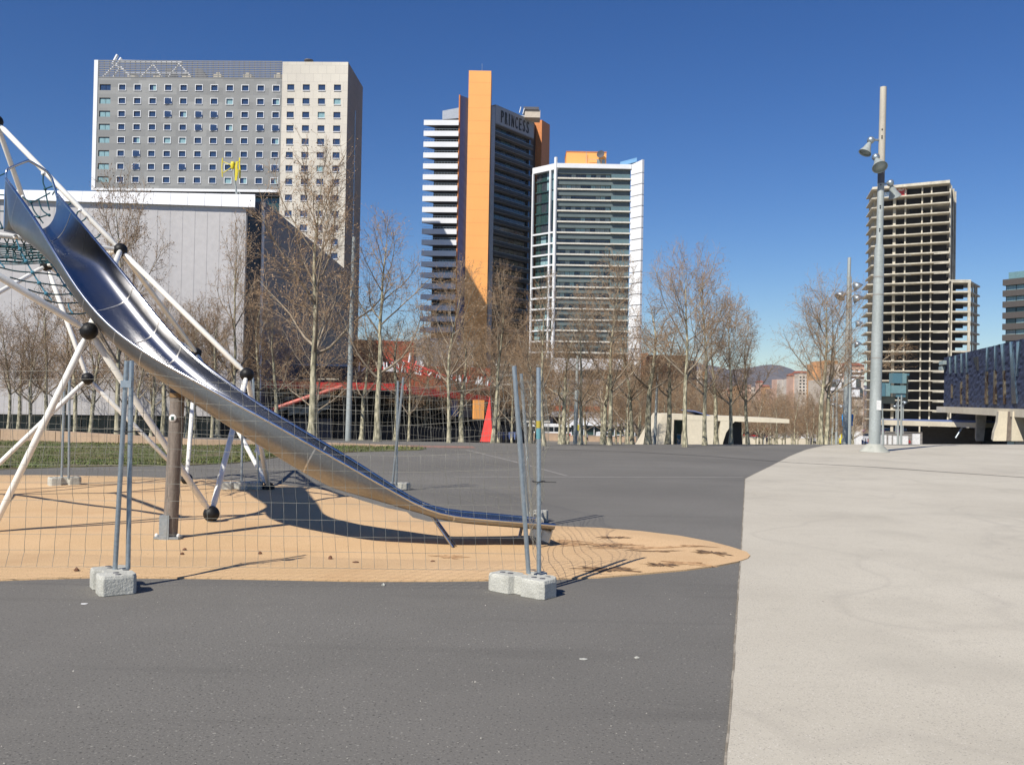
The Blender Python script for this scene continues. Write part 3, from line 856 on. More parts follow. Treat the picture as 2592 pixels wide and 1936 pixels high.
# top of the grey wall as a line in u,z
ztop_ = lambda u: interp([(0, fr.px(0, 506)[1]), (fr.L, fr.px(623, 526)[1])], u)
zb = fr.px(300, 1051)[1]
pw = 0.86
n0 = -16
npan = int((fr.L - n0 * pw) / pw) + 1
for i in range(n0, npan):
    u0, u1 = i * pw, min((i + 1) * pw, fr.L) - .003
    if u1 <= u0 + .1: continue
    m = MB()
    d = 0.003 * (i % 3)
    m.hexa([fr.pt(u0, zb, d), fr.pt(u1, zb, d), fr.pt(u1, zb, -.3), fr.pt(u0, zb, -.3), fr.pt(u0, ztop_(u0), d), fr.pt(u1, ztop_(u1), d), fr.pt(u1, ztop_(u1), -.3), fr.pt(u0, ztop_(u0), -.3)])
    m.add([fr.pt(u0, zb, d + .012), fr.pt(u0 + .03, zb, d + .012), fr.pt(u0 + .03, ztop_(u0), d + .012), fr.pt(u0, ztop_(u0), d + .012)], [(0, 1, 2, 3)])
    m.build('metal_panel', M['grey_clad'], SH_)
# sloping white parapet
pz = fr.px(300, 490)[1]
za = lambda u: ztop_(u)
uR = fr.px(645, 530)[0]
npp = 26
U0 = n0 * pw
for i in range(npp):
    u0 = U0 + (uR - U0) * i / npp + .02; u1 = U0 + (uR - U0) * (i + 1) / npp
    m = MB()
    m.hexa([fr.pt(u0, za(u0) + .003, .25), fr.pt(u1, za(u1) + .003, .25), fr.pt(u1, za(u1) + .003, -3), fr.pt(u0, za(u0) + .003, -3),
            fr.pt(u0, za(u0) + .55 + .017 * (u0 - U0), -.35), fr.pt(u1, za(u1) + .55 + .017 * (u1 - U0), -.35), fr.pt(u1, za(u1) + .6 + .017 * (u1 - U0), -3), fr.pt(u0, za(u0) + .6 + .017 * (u0 - U0), -3)])
    m.build('parapet_panel', M['white_clad'], SH_)
m = MB(); m.fbox(fr, U0, fr.L - .3, zb, za(0) - .2, -22, -.31); m.build('inner_wall', M['grey_clad'], SH_)
m = MB(); m.fbox(fr, U0, fr.L - .5, -3.5, zb - .01, -20, -1.2); m.build('glass_base', M['black'], SH_)
gb = MB(); lbox(0, 2.3, -.04, 0, 0, zb + 3.2, gb); gbm = gb.mesh('base_glass', M['green_glass'])
for i in range(int((fr.L - U0) / 2.4)):
    fplace('base_glass', gbm, SH_, fr, U0 + i * 2.4, -3.3, -1.1)
# dark recess, white edge post and the long side facade, shade painted into its cladding
c0 = fr.pt(fr.L, 0, 0)
c1 = at(667, 536, 72.5)
m = MB(); m.prism([(c0.x + .02, c0.y + .3), (c1.x, c1.y), (c1.x - 1, c1.y + 14), (c0.x - 1, c0.y + 14)], -3.2, at(645, 540, 71).z - .25); m.build('dark_recess', M['black'], SH_)
ztR = at(645, 532, 71).z
m = MB(); m.tube([(c1.x, c1.y - .1, -3), (c1.x, c1.y - .1, at(668, 533, 72.4).z)], .14, 8); m.build('white_edge_post', M['white_clad'], SH_)
M['side_clad'] = mat('shade_dark_side_cladding', (0.155, 0.145, 0.15), 0.5, c2=(0.13, 0.12, 0.125), scale=.4)
S0, S1 = at(672, 512, 73.0), at(884, 690, 122.0)
zA, zB_ = S0.z, S1.z
fr2 = Frame(S0, S1)
n = 14
for i in range(n):
    u0, u1 = fr2.L * i / n, fr2.L * (i + 1) / n - .03
    t0, t1 = i / n, (i + 1) / n
    m = MB()
    h0, h1 = zA + (zB_ - zA) * t0, zA + (zB_ - zA) * t1
    m.hexa([fr2.pt(u0, -3, 0), fr2.pt(u1, -3, 0), fr2.pt(u1, -3, -1), fr2.pt(u0, -3, -1), fr2.pt(u0, h0, 0), fr2.pt(u1, h1, 0), fr2.pt(u1, h1, -1), fr2.pt(u0, h0, -1)])
    m.build('side_panel', M['side_clad'], SH_)
# vertical-axis wind turbine on the hall roof
tb = at(593, 495, 70)
WT = empty('wind_turbine', Vector((tb.x, tb.y + 1, tb.z - .5)), label='small yellow helical wind turbine on the silver hall roof', cat='wind turbine')
T = lambda x, y, Y=71: at(*z2(x, y), Y)
m = MB(); m.tube([Vector((tb.x, 71, tb.z - .6)), T(1352, 650)], .07, 8)
m.tube([Vector((tb.x - .9, 71, tb.z - .5)), Vector((tb.x, 71, tb.z + .5))], .03, 6); m.tube([Vector((tb.x + .9, 71, tb.z - .5)), Vector((tb.x, 71, tb.z + .5))], .03, 6)
m.build('mast', M['pole_paint'], WT)
def blade(pts, wd, dy):
    m = MB(); vs = []
    for i, (x, y) in enumerate(pts):
        p = T(x, y, 71 + dy)
        vs += [p - Vector((wd / 2, 0, 0)), p + Vector((wd / 2, 0, 0)), p + Vector((wd / 2, .08, 0)), p + Vector((-wd / 2, .08, 0))]
    fs = []
    for i in range(len(pts) - 1):
        a = i * 4
        for k in range(4):
            fs.append((a + k, a + (k + 1) % 4, a + 4 + (k + 1) % 4, a + 4 + k))
    fs += [(3, 2, 1, 0), tuple(len(vs) - 4 + k for k in range(4))]
    m.add(vs, fs); m.build('blade', M['yellow'], WT)
blade([(1392, 618), (1390, 660), (1394, 700), (1392, 738)], .10, .5)
blade([(1376, 640), (1372, 670), (1372, 700), (1370, 750)], .16, -.5)
blade([(1372, 672), (1380, 690), (1376, 720), (1370, 745)], .14, -.2)
blade([(1292, 620), (1288, 670), (1291, 730)], .06, .1)
m = MB(); m.lathe([(0.0, .34), (.14, .32), (.17, .15), (.15, -.1), (.08, -.25), (0, -.25)], T(1352, 668), n=12)
m.build('hub', M['yellow'], WT)
for a, b_ in (((1352, 665), (1292, 640)), ((1352, 670), (1292, 710)), ((1352, 665), (1392, 640)), ((1352, 672), (1392, 700))):
    m = MB(); m.tube([T(*a), T(*b_, 71.2)], .03, 6); m.build('arm', M['yellow'], WT)

# ---------- orange and dark hotel tower with the sign
PZ = lambda x, y: (900 + x / 2.145, 130 + y / 2.145)
TW = empty('orange_tower', Vector((-9, 255, ZB0)), label='tallest tower with orange slab, white balconies and PRINCESS lettering', cat='building')
# orange slab
A_, B_ = at(1187, 179, 255), at(1243.5, 179, 255)
fo = Frame(A_, B_)
m = MB(); m.fbox(fo, 0, fo.L, ZB0, A_.z, -9, 0); m.build('orange_slab', M['orange'], TW)
m = MB(); t_ = at(1220, 179, 257); m.tube([t_, t_ + Vector((0, 0, 1.9))], .05, 5); m.build('antenna', M['galv'], TW)
# thin panel joints on the orange slab, slightly proud
for k in range(1, 26):
    m = MB(); m.fbox(fo, 0.05, fo.L - .05, k * 3.45, k * 3.45 + .035, 0, .012); m.build('panel_joint', M['orange_dark'], TW)
# navy fin to the left
A2, B2 = at(1164, 241, 253.6), at(1188, 247, 256.5)
fn = Frame(A2, B2)
m = MB(); m.fbox(fn, 0.25, fn.L, ZB0, A2.z, -.3, 0); m.build('navy_fin', M['navy'], TW)
m = MB(); m.fbox(fn, 0, .249, ZB0, A2.z + .1, -.3, .05); m.build('fin_edge', M['orange_dark'], TW)
# grey penthouse
A3 = at(1120, 281, 258); B3 = at(1162, 273, 256.5)
m = MB()
f3 = Frame(A3, B3)
zz = at(1120, 303, 258).z
m.hexa([f3.pt(0, zz, 0), f3.pt(f3.L, zz, 0), f3.pt(f3.L, zz, -6), f3.pt(0, zz, -6), f3.pt(0, A3.z, 0), f3.pt(f3.L, B3.z, 0), f3.pt(f3.L, B3.z, -6), f3.pt(0, A3.z, -6)])
m.build('penthouse', M['silver_panel'], TW)
# balcony stack
A4, B4 = at(1073, 304, 253.5), at(1161, 304, 253.0)
fb = Frame(A4, B4)
PIT = 27.72 / F * 253.3
ztb = A4.z
body = MB()
bx0 = fb.px(1096, 330)[0]; bx1 = fb.L
nfl = 33
body.fbox(fb, bx0, bx1 + 2, ZB0, ztb - 1.0, -14, -3.3)
body.build('balcony_core', M['black'], TW)
bandm = MB(); lbox(0, fb.L, -.25, 0, 0, 13.2 / F * 253, bandm); bandm = bandm.mesh('balcony_front', M['white_clad'])
slab_ = MB()
dpt = 3.3
slab_.prism([(0, 0.25), (fb.L, 0.25), (fb.L, dpt), (bx0 + .5, dpt)], 0.0, 0.28); slabm = slab_.mesh('balcony_slab', M['dark_clad'])
rl = MB(); lbox(0.3, fb.L, -.06, -.02, 0, .05, rl)
for k in range(12): lbox(.3 + k * fb.L / 12, .34 + k * fb.L / 12, -.06, -.02, -.5, 0, rl)
railm = rl.mesh('railing', M['galv'])
pw_ = (fb.L - fb.px(1112, 330)[0]) / 6
pms = {k: None for k in ('pale_glass', 'curtain_glass', 'mid_glass', 'blue_glass')}
pb = {}
for k in pms:
    q = MB(); lbox(0.03, pw_ - .05, -.05, 0, 0, 1.75, q); pb[k] = q.mesh('balcony_window', M[k])
RW = random.Random(11)
for i in range(nfl):
    zf = ztb - PIT * i - 13.2 / F * 253
    if zf < -4: break
    fplace('balcony_front', bandm, TW, fb, 0, zf, 0)
    fplace('balcony_slab', slabm, TW, fb, 0, zf + .02, 0)
    if i > 0:
        fplace('railing', railm, TW, fb, 0, zf + 13.2 / F * 253 + .5, 0)
    if i < 24 and i >= 2:
        for k in range(6):
            fplace('balcony_window', pb[RW.choice(['pale_glass', 'curtain_glass', 'mid_glass', 'pale_glass'])], TW, fb, fb.px(1112, 330)[0] + k * pw_, zf + .4, -3.2)
# silver edge strip and the sign facade
A5, B5 = at(1244.5, 268, 256.5), at(1254.5, 265, 257.5)
f5 = Frame(A5, B5)
m = MB(); m.fbox(f5, 0, f5.L, ZB0, A5.z, -3, 0); m.build('silver_edge', M['silver_panel'], TW)
A6, B6 = at(1255, 265, 258.0), at(1352, 305, 273)
f6 = Frame(A6, B6)
zr = A6.z
zls = f6.px(1256, 312)[1]
m = MB(); m.fbox(f6, 0.02, f6.L, zls, zr, -2.5, 0); m.build('sign_wall', mat('sign_wall_panel', (0.30, 0.32, 0.35), 0.45, 0.0, grit=0.04, gscale=2), TW)
m = MB(); m.fbox(f6, 0.02, f6.L, ZB0, zls - .01, -12, -1.6); m.build('tower_core', M['dark_glass'], TW)
m = MB(); m.fbox(f6, f6.L - 1, f6.L - .9, -5, zls, -12, -1); m.build('end_wall', M['black'], TW)
pit6 = 27.75 / F * 258
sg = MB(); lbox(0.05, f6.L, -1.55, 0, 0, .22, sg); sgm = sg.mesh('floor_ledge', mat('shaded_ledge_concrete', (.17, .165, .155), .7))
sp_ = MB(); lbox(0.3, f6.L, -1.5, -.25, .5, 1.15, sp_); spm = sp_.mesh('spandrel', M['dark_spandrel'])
rl6 = MB(); lbox(0.1, f6.L, -.12, -.06, 1.2, 1.27, rl6); rlm6 = rl6.mesh('balcony_rail', M['galv'])
gls = {}
for k in ('dark_glass', 'mid_glass', 'green_glass'):
    q = MB(); lbox(0.04, f6.L / 8 - .04, -.04, 0, 0, 1.5, q); gls[k] = q.mesh('window_pane', M[k])
for i in range(31):
    z = zls - .3 - pit6 * i
    if z < -3: break
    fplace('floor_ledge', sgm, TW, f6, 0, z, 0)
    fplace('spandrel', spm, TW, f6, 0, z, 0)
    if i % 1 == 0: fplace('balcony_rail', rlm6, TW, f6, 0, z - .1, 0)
    if i < 15:
        for k in range(8):
            fplace('window_pane', gls[RW.choice(['dark_glass', 'mid_glass', 'dark_glass', 'green_glass'])], TW, f6, k * f6.L / 8, z + 1.25, -1.54)
# lettering, one mesh per letter
lx = [(792, 818), (822, 846), (850, 856), (862, 884), (890, 906), (908, 920), (922, 934), (936, 948)]
word = 'PRINCESS'
u0w, z0w = f6.px(*PZ(790, 352)); u1w, _ = f6.px(*PZ(946, 400))
hw = (f6.px(*PZ(795, 316))[1] - f6.px(*PZ(795, 384))[1]) * 0.96
ub_ = u0w
stepw = (u1w - u0w) / 7.6
for i, ch in enumerate(word):
    cu = bpy.data.curves.new('letter', 'FONT'); cu.body = ch; cu.size = 1; cu.extrude = 0.05; cu.resolution_u = 3
    tmp = bpy.data.objects.new('tmp_letter', cu); COL.objects.link(tmp)
    dg = bpy.context.evaluated_depsgraph_get()
    me = bpy.data.meshes.new_from_object(tmp.evaluated_get(dg))
    bpy.data.objects.remove(tmp)
    xs = [v.co.x for v in me.vertices]; ys = [v.co.y for v in me.vertices]
    x0, x1, y0, y1 = min(xs), max(xs), min(ys), max(ys)
    wd = stepw * (0.17 if ch == 'I' else 0.58)
    uc = u0w + stepw * (i if i < 3 else i - .32)
    for v in me.vertices:
        X = (v.co.x - x0) / (x1 - x0) * wd; Z = (v.co.y - y0) / (y1 - y0) * hw; d = v.co.z * 1.5
        v.co = (X, -d, Z)
    me.materials.clear(); me.materials.append(M['black'])
    # the row of letters follows the falling perspective of the level facade
    fplace('letter', me, TW, f6, uc, zls + (zr - zls) * 0.14, .12)
# rear orange pier, dark gap with blue glass
A7, B7 = at(1372, 304, 281), at(1392, 309, 286)
f7 = Frame(A7, B7)
m = MB(); m.fbox(f7, 0, f7.L, ZB0, A7.z, -6, 0); m.build('rear_orange_slab', M['orange_dark'], TW)
g0, g1 = f6.pt(f6.L + .05, 0, -2), f7.pt(-.05, 0, -2)
fg = Frame(g0, g1)
m = MB(); m.fbox(fg, 0, fg.L, ZB0, at(1360, 303, 276).z, -4, 0); m.build('link_wall', M['black'], TW)
m = MB(); m.fbox(fg, .3, .9, 5, at(1360, 310, 276).z, 0, .1); m.fbox(fg, 1.3, 2.0, 5, at(1360, 306, 276).z, 0, .1); m.build('blue_glass_strip', M['banner_blue'], TW)
m = MB(); m.fbox(fg, 0, fg.L + 1, at(1360, 303, 276).z, at(1360, 296, 276).z, -5, -.5); m.build('roof_edge', M['silver_panel'], TW)
for (a, b_, c_, d_) in ((890, 335, 898, 303), (908, 342, 917, 310)):
    m = MB(); m.tube([at(*PZ(a, b_), 262), at(*PZ(c_, d_), 262)], .14, 6); m.build('roof_mast', M['white_clad'], TW)
m = MB(); p = at(*PZ(960, 352), 270); m.box(p.x - 2.2, p.x + 2.2, 268, 273, p.z - 1, p.z + 1.1); m.build('roof_plant', M['pale_wall'], TW)
m = MB(); m.box(p.x - 2.6, p.x + 1.8, 267.6, 273, p.z + 1.12, p.z + 1.9); m.build('roof_plant', M['dark_clad'], TW)

# ---------- white-edged glass block (right)
GB_ = empty('glass_block', Vector((20, 250, ZB0)), label='wide green-grey glass block with white roof beam beside the orange tower', cat='building')
A, B2_ = at(1410, 415, 250), at(1597, 415, 250)
fm = Frame(A, B2_)
zc1 = fm.px(*PZ(1100, 610))[1]; zc0 = fm.px(*PZ(1100, 634))[1]
m = MB(); m.fbox(fm, 0, fm.L + .1, zc0, zc1, -14, .5); m.build('roof_beam', M['white_clad'], GB_)
pit = 59.25 / 2.145 / F * 250
zl0 = fm.px(*PZ(1100, 692))[1]
m = MB(); m.fbox(fm, 0.3, fm.L - .1, ZB0, zc0 - .02, -14, -1.5); m.build('core_wall', M['dark_spandrel'], GB_)
usp = fm.px(*PZ(1388, 690))[0]
lg = MB(); lbox(0.15, usp, -1.45, 0, 0, .40, lg); lgm = lg.mesh('floor_ledge', M['ledge'])
lg2 = MB(); lbox(0, fm.L - usp, -1.9, .45, 0, .34, lg2); lgm2 = lg2.mesh('floor_ledge', M['ledge'])
sd_ = MB(); lbox(0.15, fm.L - .05, -1.45, -.5, -1.35, -.12, sd_); sdm = sd_.mesh('spandrel', M['spandrel'])
bg_ = MB(); lbox(0, (fm.L - usp) * .96, .30, .36, .36, 1.35, bg_); bgm = bg_.mesh('balcony_glass', mat('teal_balcony_glass', (.13, .20, .205), .15, spec=.8))
npn = 11
pnw = usp / npn
pg = {}
for k in ('pale_glass', 'curtain_glass', 'mid_glass', 'dark_glass'):
    q = MB(); lbox(0.06, pnw - .08, -.05, 0, 0.3, pit - 1.32, q); pg[k] = q.mesh('window_pane', M[k])
rlq = MB(); lbox(0.15, usp, -.10, -.04, 1.05, 1.11, rlq)
for k in range(24): lbox(.2 + k * usp / 24, .24 + k * usp / 24, -.1, -.04, .3, 1.05, rlq)
rlqm = rlq.mesh('balcony_rail', M['mid_glass'])
for i in range(17):
    z = zl0 - pit * i
    fplace('floor_ledge', lgm, GB_, fm, 0, z, 0)
    fplace('floor_ledge', lgm2, GB_, fm, usp, z, 0)
    fplace('spandrel', sdm, GB_, fm, 0, z + pit, 0)
    fplace('balcony_glass', bgm, GB_, fm, usp, z, 0)
    fplace('balcony_rail', rlqm, GB_, fm, 0, z, 0)
    for k in range(npn):
        fplace('window_pane', pg[RW.choice(['pale_glass', 'mid_glass', 'curtain_glass', 'mid_glass', 'pale_glass', 'dark_glass'])], GB_, fm, k * pnw, z, -1.44 + (.06 if k % 2 else 0))
    if i < 17:
        fplace('window_pane', pg['curtain_glass'], GB_, fm, usp + .6, z, -1.2); fplace('window_pane', pg['mid_glass'], GB_, fm, usp + .6 + pnw, z, -1.2)
zend = zl0 - pit * 16 - 1.4
m = MB(); m.fbox(fm, -1, fm.L - 1, zend - 7.4, zend, -12, .3); m.build('white_base', M['white_clad'], GB_)
# glazed corner with white beams
A, B2_ = at(1350.5, 427, 256.2), at(1409.5, 416, 250.05)
fc = Frame(A, B2_)
ztc = A.z
m = MB(); m.fbox(fc, 0, fc.L, ztc - 1.6, ztc, -10, .4); m.build('roof_beam', M['white_clad'], GB_)
m = MB(); m.fbox(fc, 0.1, fc.L - .1, ZB0, ztc - 1.61, -10, -2.4); m.build('corner_core', M['dark_spandrel'], GB_)
for u, wd in ((0, .45), (fc.L - 2.2, .5), (fc.L - .5, .75)):
    m = MB(); m.fbox(fc, u, u + wd, ZB0, ztc - (1.61 if u < fc.L - .6 else -1.6), .02, .5); m.build('white_column', M['white_clad'], GB_)
sb = MB(); lbox(.46, fc.L - .6, -2.35, -.5, 0, .35, sb); sbm = sb.mesh('corner_slab', M['green_glass'])
wbm = MB(); lbox(.46, fc.L - .6, .05, .4, 0, .42, wbm); wbm = wbm.mesh('white_beam', M['white_clad'])
cg = {}
for k in ('green_glass', 'mid_glass', 'curtain_glass'):
    q = MB(); lbox(0.03, (fc.L - 1) / 4 - .03, -.04, 0, 0.36, pit - .05, q); cg[k] = q.mesh('corner_pane', M[k])
for i in range(20):
    z = zl0 - pit * i
    fplace('corner_slab', sbm, GB_, fc, 0, z, 0)
    if i >= 5: fplace('white_beam', wbm, GB_, fc, 0, z, 0)
    for k in range(4):
        fplace('corner_pane', cg[RW.choice(['green_glass', 'green_glass', 'mid_glass', 'curtain_glass'])], GB_, fc, .5 + k * (fc.L - 1) / 4, z, -.9 if k < 3 else -.5)
# white stacked panels on the right edge
A, B2_ = at(1597.5, 408, 249.9), at(1626, 402, 246.5)
fw = Frame(A, B2_)
wp = MB(); lbox(0, fw.L, -.7, 0, 0, pit - .22, wp); wpm = wp.mesh('white_panel', M['white_clad'])
zz = fw.px(*PZ(1530, 662))[1]
m = MB()
m.hexa([fw.pt(0, zz, 0), fw.pt(fw.L, zz, 0), fw.pt(fw.L, zz, -.7), fw.pt(0, zz, -.7), fw.pt(0, fw.px(1597, 418)[1], 0), fw.pt(fw.L, fw.px(1626, 404)[1], 0), fw.pt(fw.L, fw.px(1626, 404)[1], -.7), fw.pt(0, fw.px(1597, 418)[1], -.7)])
m.build('white_panel', M['white_clad'], GB_)
for i in range(24):
    z = zz - pit * (i + 1)
    if z < 1: break
    fplace('white_panel', wpm, GB_, fw, 0, z, 0)
m = MB(); m.fbox(fw, 0.15, fw.L - .25, ZB0, zz, -.9, -.71); m.build('panel_backing', M['navy'], GB_)
# orange penthouse
A, B2_ = at(1434, 385, 256), at(1535, 385, 256)
fp = Frame(A, B2_)
m = MB(); m.fbox(fp, 0, fp.L, zc1 - .5, A.z, -8, 0); m.build('orange_penthouse', M['orange'], GB_)
m = MB(); m.fbox(fp, -.1, fp.L + .1, A.z + .003, A.z + .2, -8, .12); m.build('penthouse_coping', M['orange_dark'], GB_)
u_, z_ = fp.px(*PZ(1310, 600)); m = MB(); m.fbox(fp, u_, u_ + 1.0, z_ - .6, z_ + .6, 0, .1); m.fbox(fp, u_ + 1.3, u_ + 2.2, z_ - .6, z_ + .6, 0, .1); m.build('penthouse_window', M['pale_glass'], GB_)
u_, z_ = fp.px(*PZ(1332, 568)); m = MB(); m.lathe([(0, .1), (1.0, .5), (1.1, .6)], fp.pt(u_, z_, .7), fp.n.to_3d() + Vector((-.4, 0, .3)), n=14); m.build('dish_antenna', M['dark_clad'], GB_)
m = MB(); m.tube([fp.pt(u_ - 4, z_ - 2.2, .6), fp.pt(u_ - 4, z_ + .8, .6)], .07, 5); m.tube([fp.pt(u_ - 3.6, z_ - 1.2, .6), fp.pt(u_ + .4, z_ - 1.2, .6)], .06, 5); m.build('roof_ladder', M['pole_paint'], GB_)
m = MB()
a, b_ = at(1570, 416, 255), at(1612, 404, 250)
m.prism([(a.x, a.y), (b_.x, b_.y), (b_.x + .5, b_.y + 6), (a.x + .5, a.y + 6)], a.z - .5, a.z + .6); m.build('roof_fairing', mat('pale_blue_panel', (0.18, 0.38, 0.62), 0.5), GB_)

# podium below, facing the street
PD = empty('white_podium', Vector((19, 235, ZB0)), label='grey and white street-level block with orange pillars under the glass block', cat='building')
Z4 = lambda x, y: (1280 + x / 4.254, 800 + y / 4.254)
A, B2_ = at(1395, 960, 235), at(1612, 964, 235)
fd = Frame(A, B2_)
def pbox(x0, y0, x1, y1, d0, d1, name, k, parent=PD, frm=fd, Z=Z4):
    u0, za_ = frm.px(*Z(x0, y0)); u1, _ = frm.px(*Z(x1, y0)); _, zb_ = frm.px(*Z(x0, y1))
    m = MB(); m.fbox(frm, u0, u1, zb_, za_, d0, d1); return m.build(name, M[k], parent)
pbox(490, 672, 1405, 730, -8, 0, 'upper_band', 'silver_panel')
pbox(490, 734, 1405, 1080, -8, 0, 'grey_wall', 'grey_wall')
pbox(510, 790, 830, 842, 0, .1, 'long_window', 'curtain_glass')
pbox(510, 962, 1100, 1020, 0, .1, 'terracotta_band', 'terracotta')
pbox(620, 1090, 1400, 1172, -8, .8, 'white_canopy', 'white_clad')
pbox(620, 1176, 1400, 1400, -9, -.6, 'dark_ground_floor', 'green_glass')
for x in (620, 730, 840, 950, 1060, 1170, 1280, 1390): pbox(x, 1176, x + 6, 1400, -.4, 0, 'column', 'white_clad')
pbox(640, 575, 1300, 670, -9, -5, 'terrace_wall', 'black')
for x0, x1 in ((1060, 1092), (1245, 1285), (505, 530)): pbox(x0, 575, x1, 671, -4.9, -1, 'orange_pillar', 'orange_dark')
pbox(860, 545, 1310, 573, -9, .4, 'terrace_beam', 'white_clad')
# lower-left dark glass wing with ledges
A, B2_ = at(1255, 960, 232), at(1394, 962, 234)
fl = Frame(A, B2_)
m = MB(); m.fbox(fl, 0, fl.L, ZB0, fl.px(1300, 905)[1], -10, -.5); m.build('dark_wing', M['mid_glass'], PD)
for y in (925, 950, 975, 1000, 1025, 1050, 1068):
    u_, z_ = fl.px(1260, y); m = MB(); m.fbox(fl, 0, fl.L, z_, z_ + .45, -.5, 0); m.build('wing_ledge', M['ledge'], PD)

# ---------- bare concrete tower frame (right)
SK = empty('concrete_frame_tower', Vector((126, 306, ZB0)), label='unfinished bare concrete tower frame with open dark floors on the right', cat='building')
A, Bq = at(2216, 477, 311.5), at(2404.6, 460, 300)
fk = Frame(A, Bq)
Z6 = lambda x, y: (2050 + x / 3.06, 180 + y / 3.06)
ztk = Bq.z
pk = (at(2404, 460, 300).z - at(2404, 711, 300).z) / 10
Cq, Dq = at(2421, 472, 312), at(2201, 508, 327)
foot = [(A.x, A.y), (Bq.x, Bq.y), (Cq.x + 1, Cq.y + 4), (Dq.x, Dq.y)]
nf = 30
tip = 1.6
def expand(poly, dl, dr=0, db=0):
    return [(poly[0][0] - dl, poly[0][1]), (poly[1][0] + dr, poly[1][1]), (poly[2][0] + dr, poly[2][1] + db), (poly[3][0] - dl, poly[3][1] + db)]
for i in range(nf):
    z = ztk - pk * i
    if z < -4.5: break
    ext = 1.2 if i < 10 else 2.4
    m = MB(); m.prism(expand(foot, ext), z - .38, z)
    if i == 0: m.fbox(fk, -1, fk.L, z, z + .55, -.4, 0)
    m.build('floor_slab', M['skel'], SK)
    # edge beam over part of the bay, as the photograph shows
    if i >= 7:
        for ua_, ub_2 in ((0.2, 11.2), (18.0, fk.L)):
            m = MB(); m.fbox(fk, ua_, ub_2, z - .72, z - .383, -.5, .0); m.build('edge_beam', M['skel'], SK)
zb_k = -9.0
for x in (500, 647, 732, 862, 935, 1080):
    u_, _ = fk.px(*Z6(x, 1200))
    for row, dd in enumerate((-1.5,)):
        wd_ = .85 if x == 647 else .42
        m = MB(); m.fbox(fk, max(u_ - wd_ / 2, .1), u_ + wd_ / 2, zb_k, ztk - .53, dd - .7, dd); m.build('column', M['skel'], SK)
# columns on the left flank
for t in (.25, .5, .75, .97):
    x, y = A.x + (Dq.x - A.x) * t, A.y + (Dq.y - A.y) * t
    m = MB(); m.box(x - .1, x + .5, y - .5, y + .4, zb_k, ztk - .53); m.build('column', M['skel'], SK)
for t in (.3, .65, .97):
    x, y = Bq.x + (Cq.x - Bq.x) * t, Bq.y + (Cq.y - Bq.y) * t
    m = MB(); m.box(x - .5, x - .1, y - .4, y + .4, zb_k, ztk - .53); m.build('column', M['skel'], SK)
m = MB(); m.box(Cq.x - .3, Cq.x + .5, Cq.y + 3.1, Cq.y + 3.9, zb_k, ztk - 1); m.build('rear_pier', M['skel'], SK)
# core and added near-black walls that put deep shade into the bays
core = MB(); 
u1_, _ = fk.px(*Z6(740, 1200)); u2_, _ = fk.px(*Z6(860, 1200))
core.fbox(fk, u1_ + .3, u2_ - .3, zb_k, ztk - .4, -12, -6); core.build('lift_core', M['skel_shade'], SK)
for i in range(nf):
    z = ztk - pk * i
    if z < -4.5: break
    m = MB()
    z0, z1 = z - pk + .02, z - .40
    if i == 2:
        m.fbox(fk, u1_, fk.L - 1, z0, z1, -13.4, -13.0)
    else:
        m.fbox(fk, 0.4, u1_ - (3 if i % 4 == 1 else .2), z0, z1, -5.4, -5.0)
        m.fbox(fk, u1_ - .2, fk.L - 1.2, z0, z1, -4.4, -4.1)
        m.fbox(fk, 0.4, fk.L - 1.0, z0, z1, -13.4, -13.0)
    m.build('bay_shade_wall', M['skel_shade'], SK)
# lower wing
A8, B8 = at(2408, 712, 300.3), at(2458, 712, 299.3)
f8 = Frame(A8, B8)
C8 = at(2475, 723, 312)
foot8 = [(A8.x, A8.y), (B8.x, B8.y), (C8.x + .8, C8.y), (Cq.x + 1.3, C8.y + 3)]
for i in range(20):
    z = ztk - pk * (10 + i)
    if z < -4.5: break
    m = MB(); m.prism(foot8, z - .50, z)
    if i == 0: m.fbox(f8, -1, f8.L, z, z + .4, -.4, .05)
    m.build('floor_slab', M['skel'], SK)
for x in (.1, f8.L - .8):
    for dd in (-.05,):
        m = MB(); m.fbox(f8, x, x + (.3 if x < 1 else .75), zb_k, ztk - pk * 10 - .31, dd - .7, dd); m.build('column', M['skel'], SK)
for t in (.35, .7, .97):
    x, y = B8.x + (C8.x - B8.x) * t, B8.y + (C8.y - B8.y) * t
    m = MB(); m.box(x - .5, x - .15, y - .3, y + .3, zb_k, ztk - pk * 10 - .31); m.build('column', M['skel'], SK)
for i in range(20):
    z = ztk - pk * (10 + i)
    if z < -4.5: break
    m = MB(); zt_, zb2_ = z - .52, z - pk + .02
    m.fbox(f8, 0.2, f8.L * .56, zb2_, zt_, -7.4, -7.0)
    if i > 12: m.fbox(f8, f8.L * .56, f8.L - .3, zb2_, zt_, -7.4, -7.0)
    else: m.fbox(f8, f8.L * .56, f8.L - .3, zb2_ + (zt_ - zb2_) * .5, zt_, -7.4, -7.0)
    m.build('bay_shade_wall', M['skel_shade'], SK)  # added near-black walls carry the shade inside the wing
# red and white paint daubed on the top storey
u_, z_ = fk.px(*Z6(560, 960)); m = MB(); m.fbox(fk, u_, u_ + 2.0, z_ - 1.2, z_ + 1.2, -1.9, -1.8); m.build('painted_board', M['graffiti'], SK)
m = MB(); m.fbox(fk, u_ + 2.0, u_ + 7.3, z_ - .6, z_ + 1.9, -1.9, -1.8); m.build('painted_board', mat('red_daub', (0.5, 0.05, 0.06), 0.8, c2=(0.7, 0.65, 0.62), scale=.6, lo=.5, hi=.56), SK)
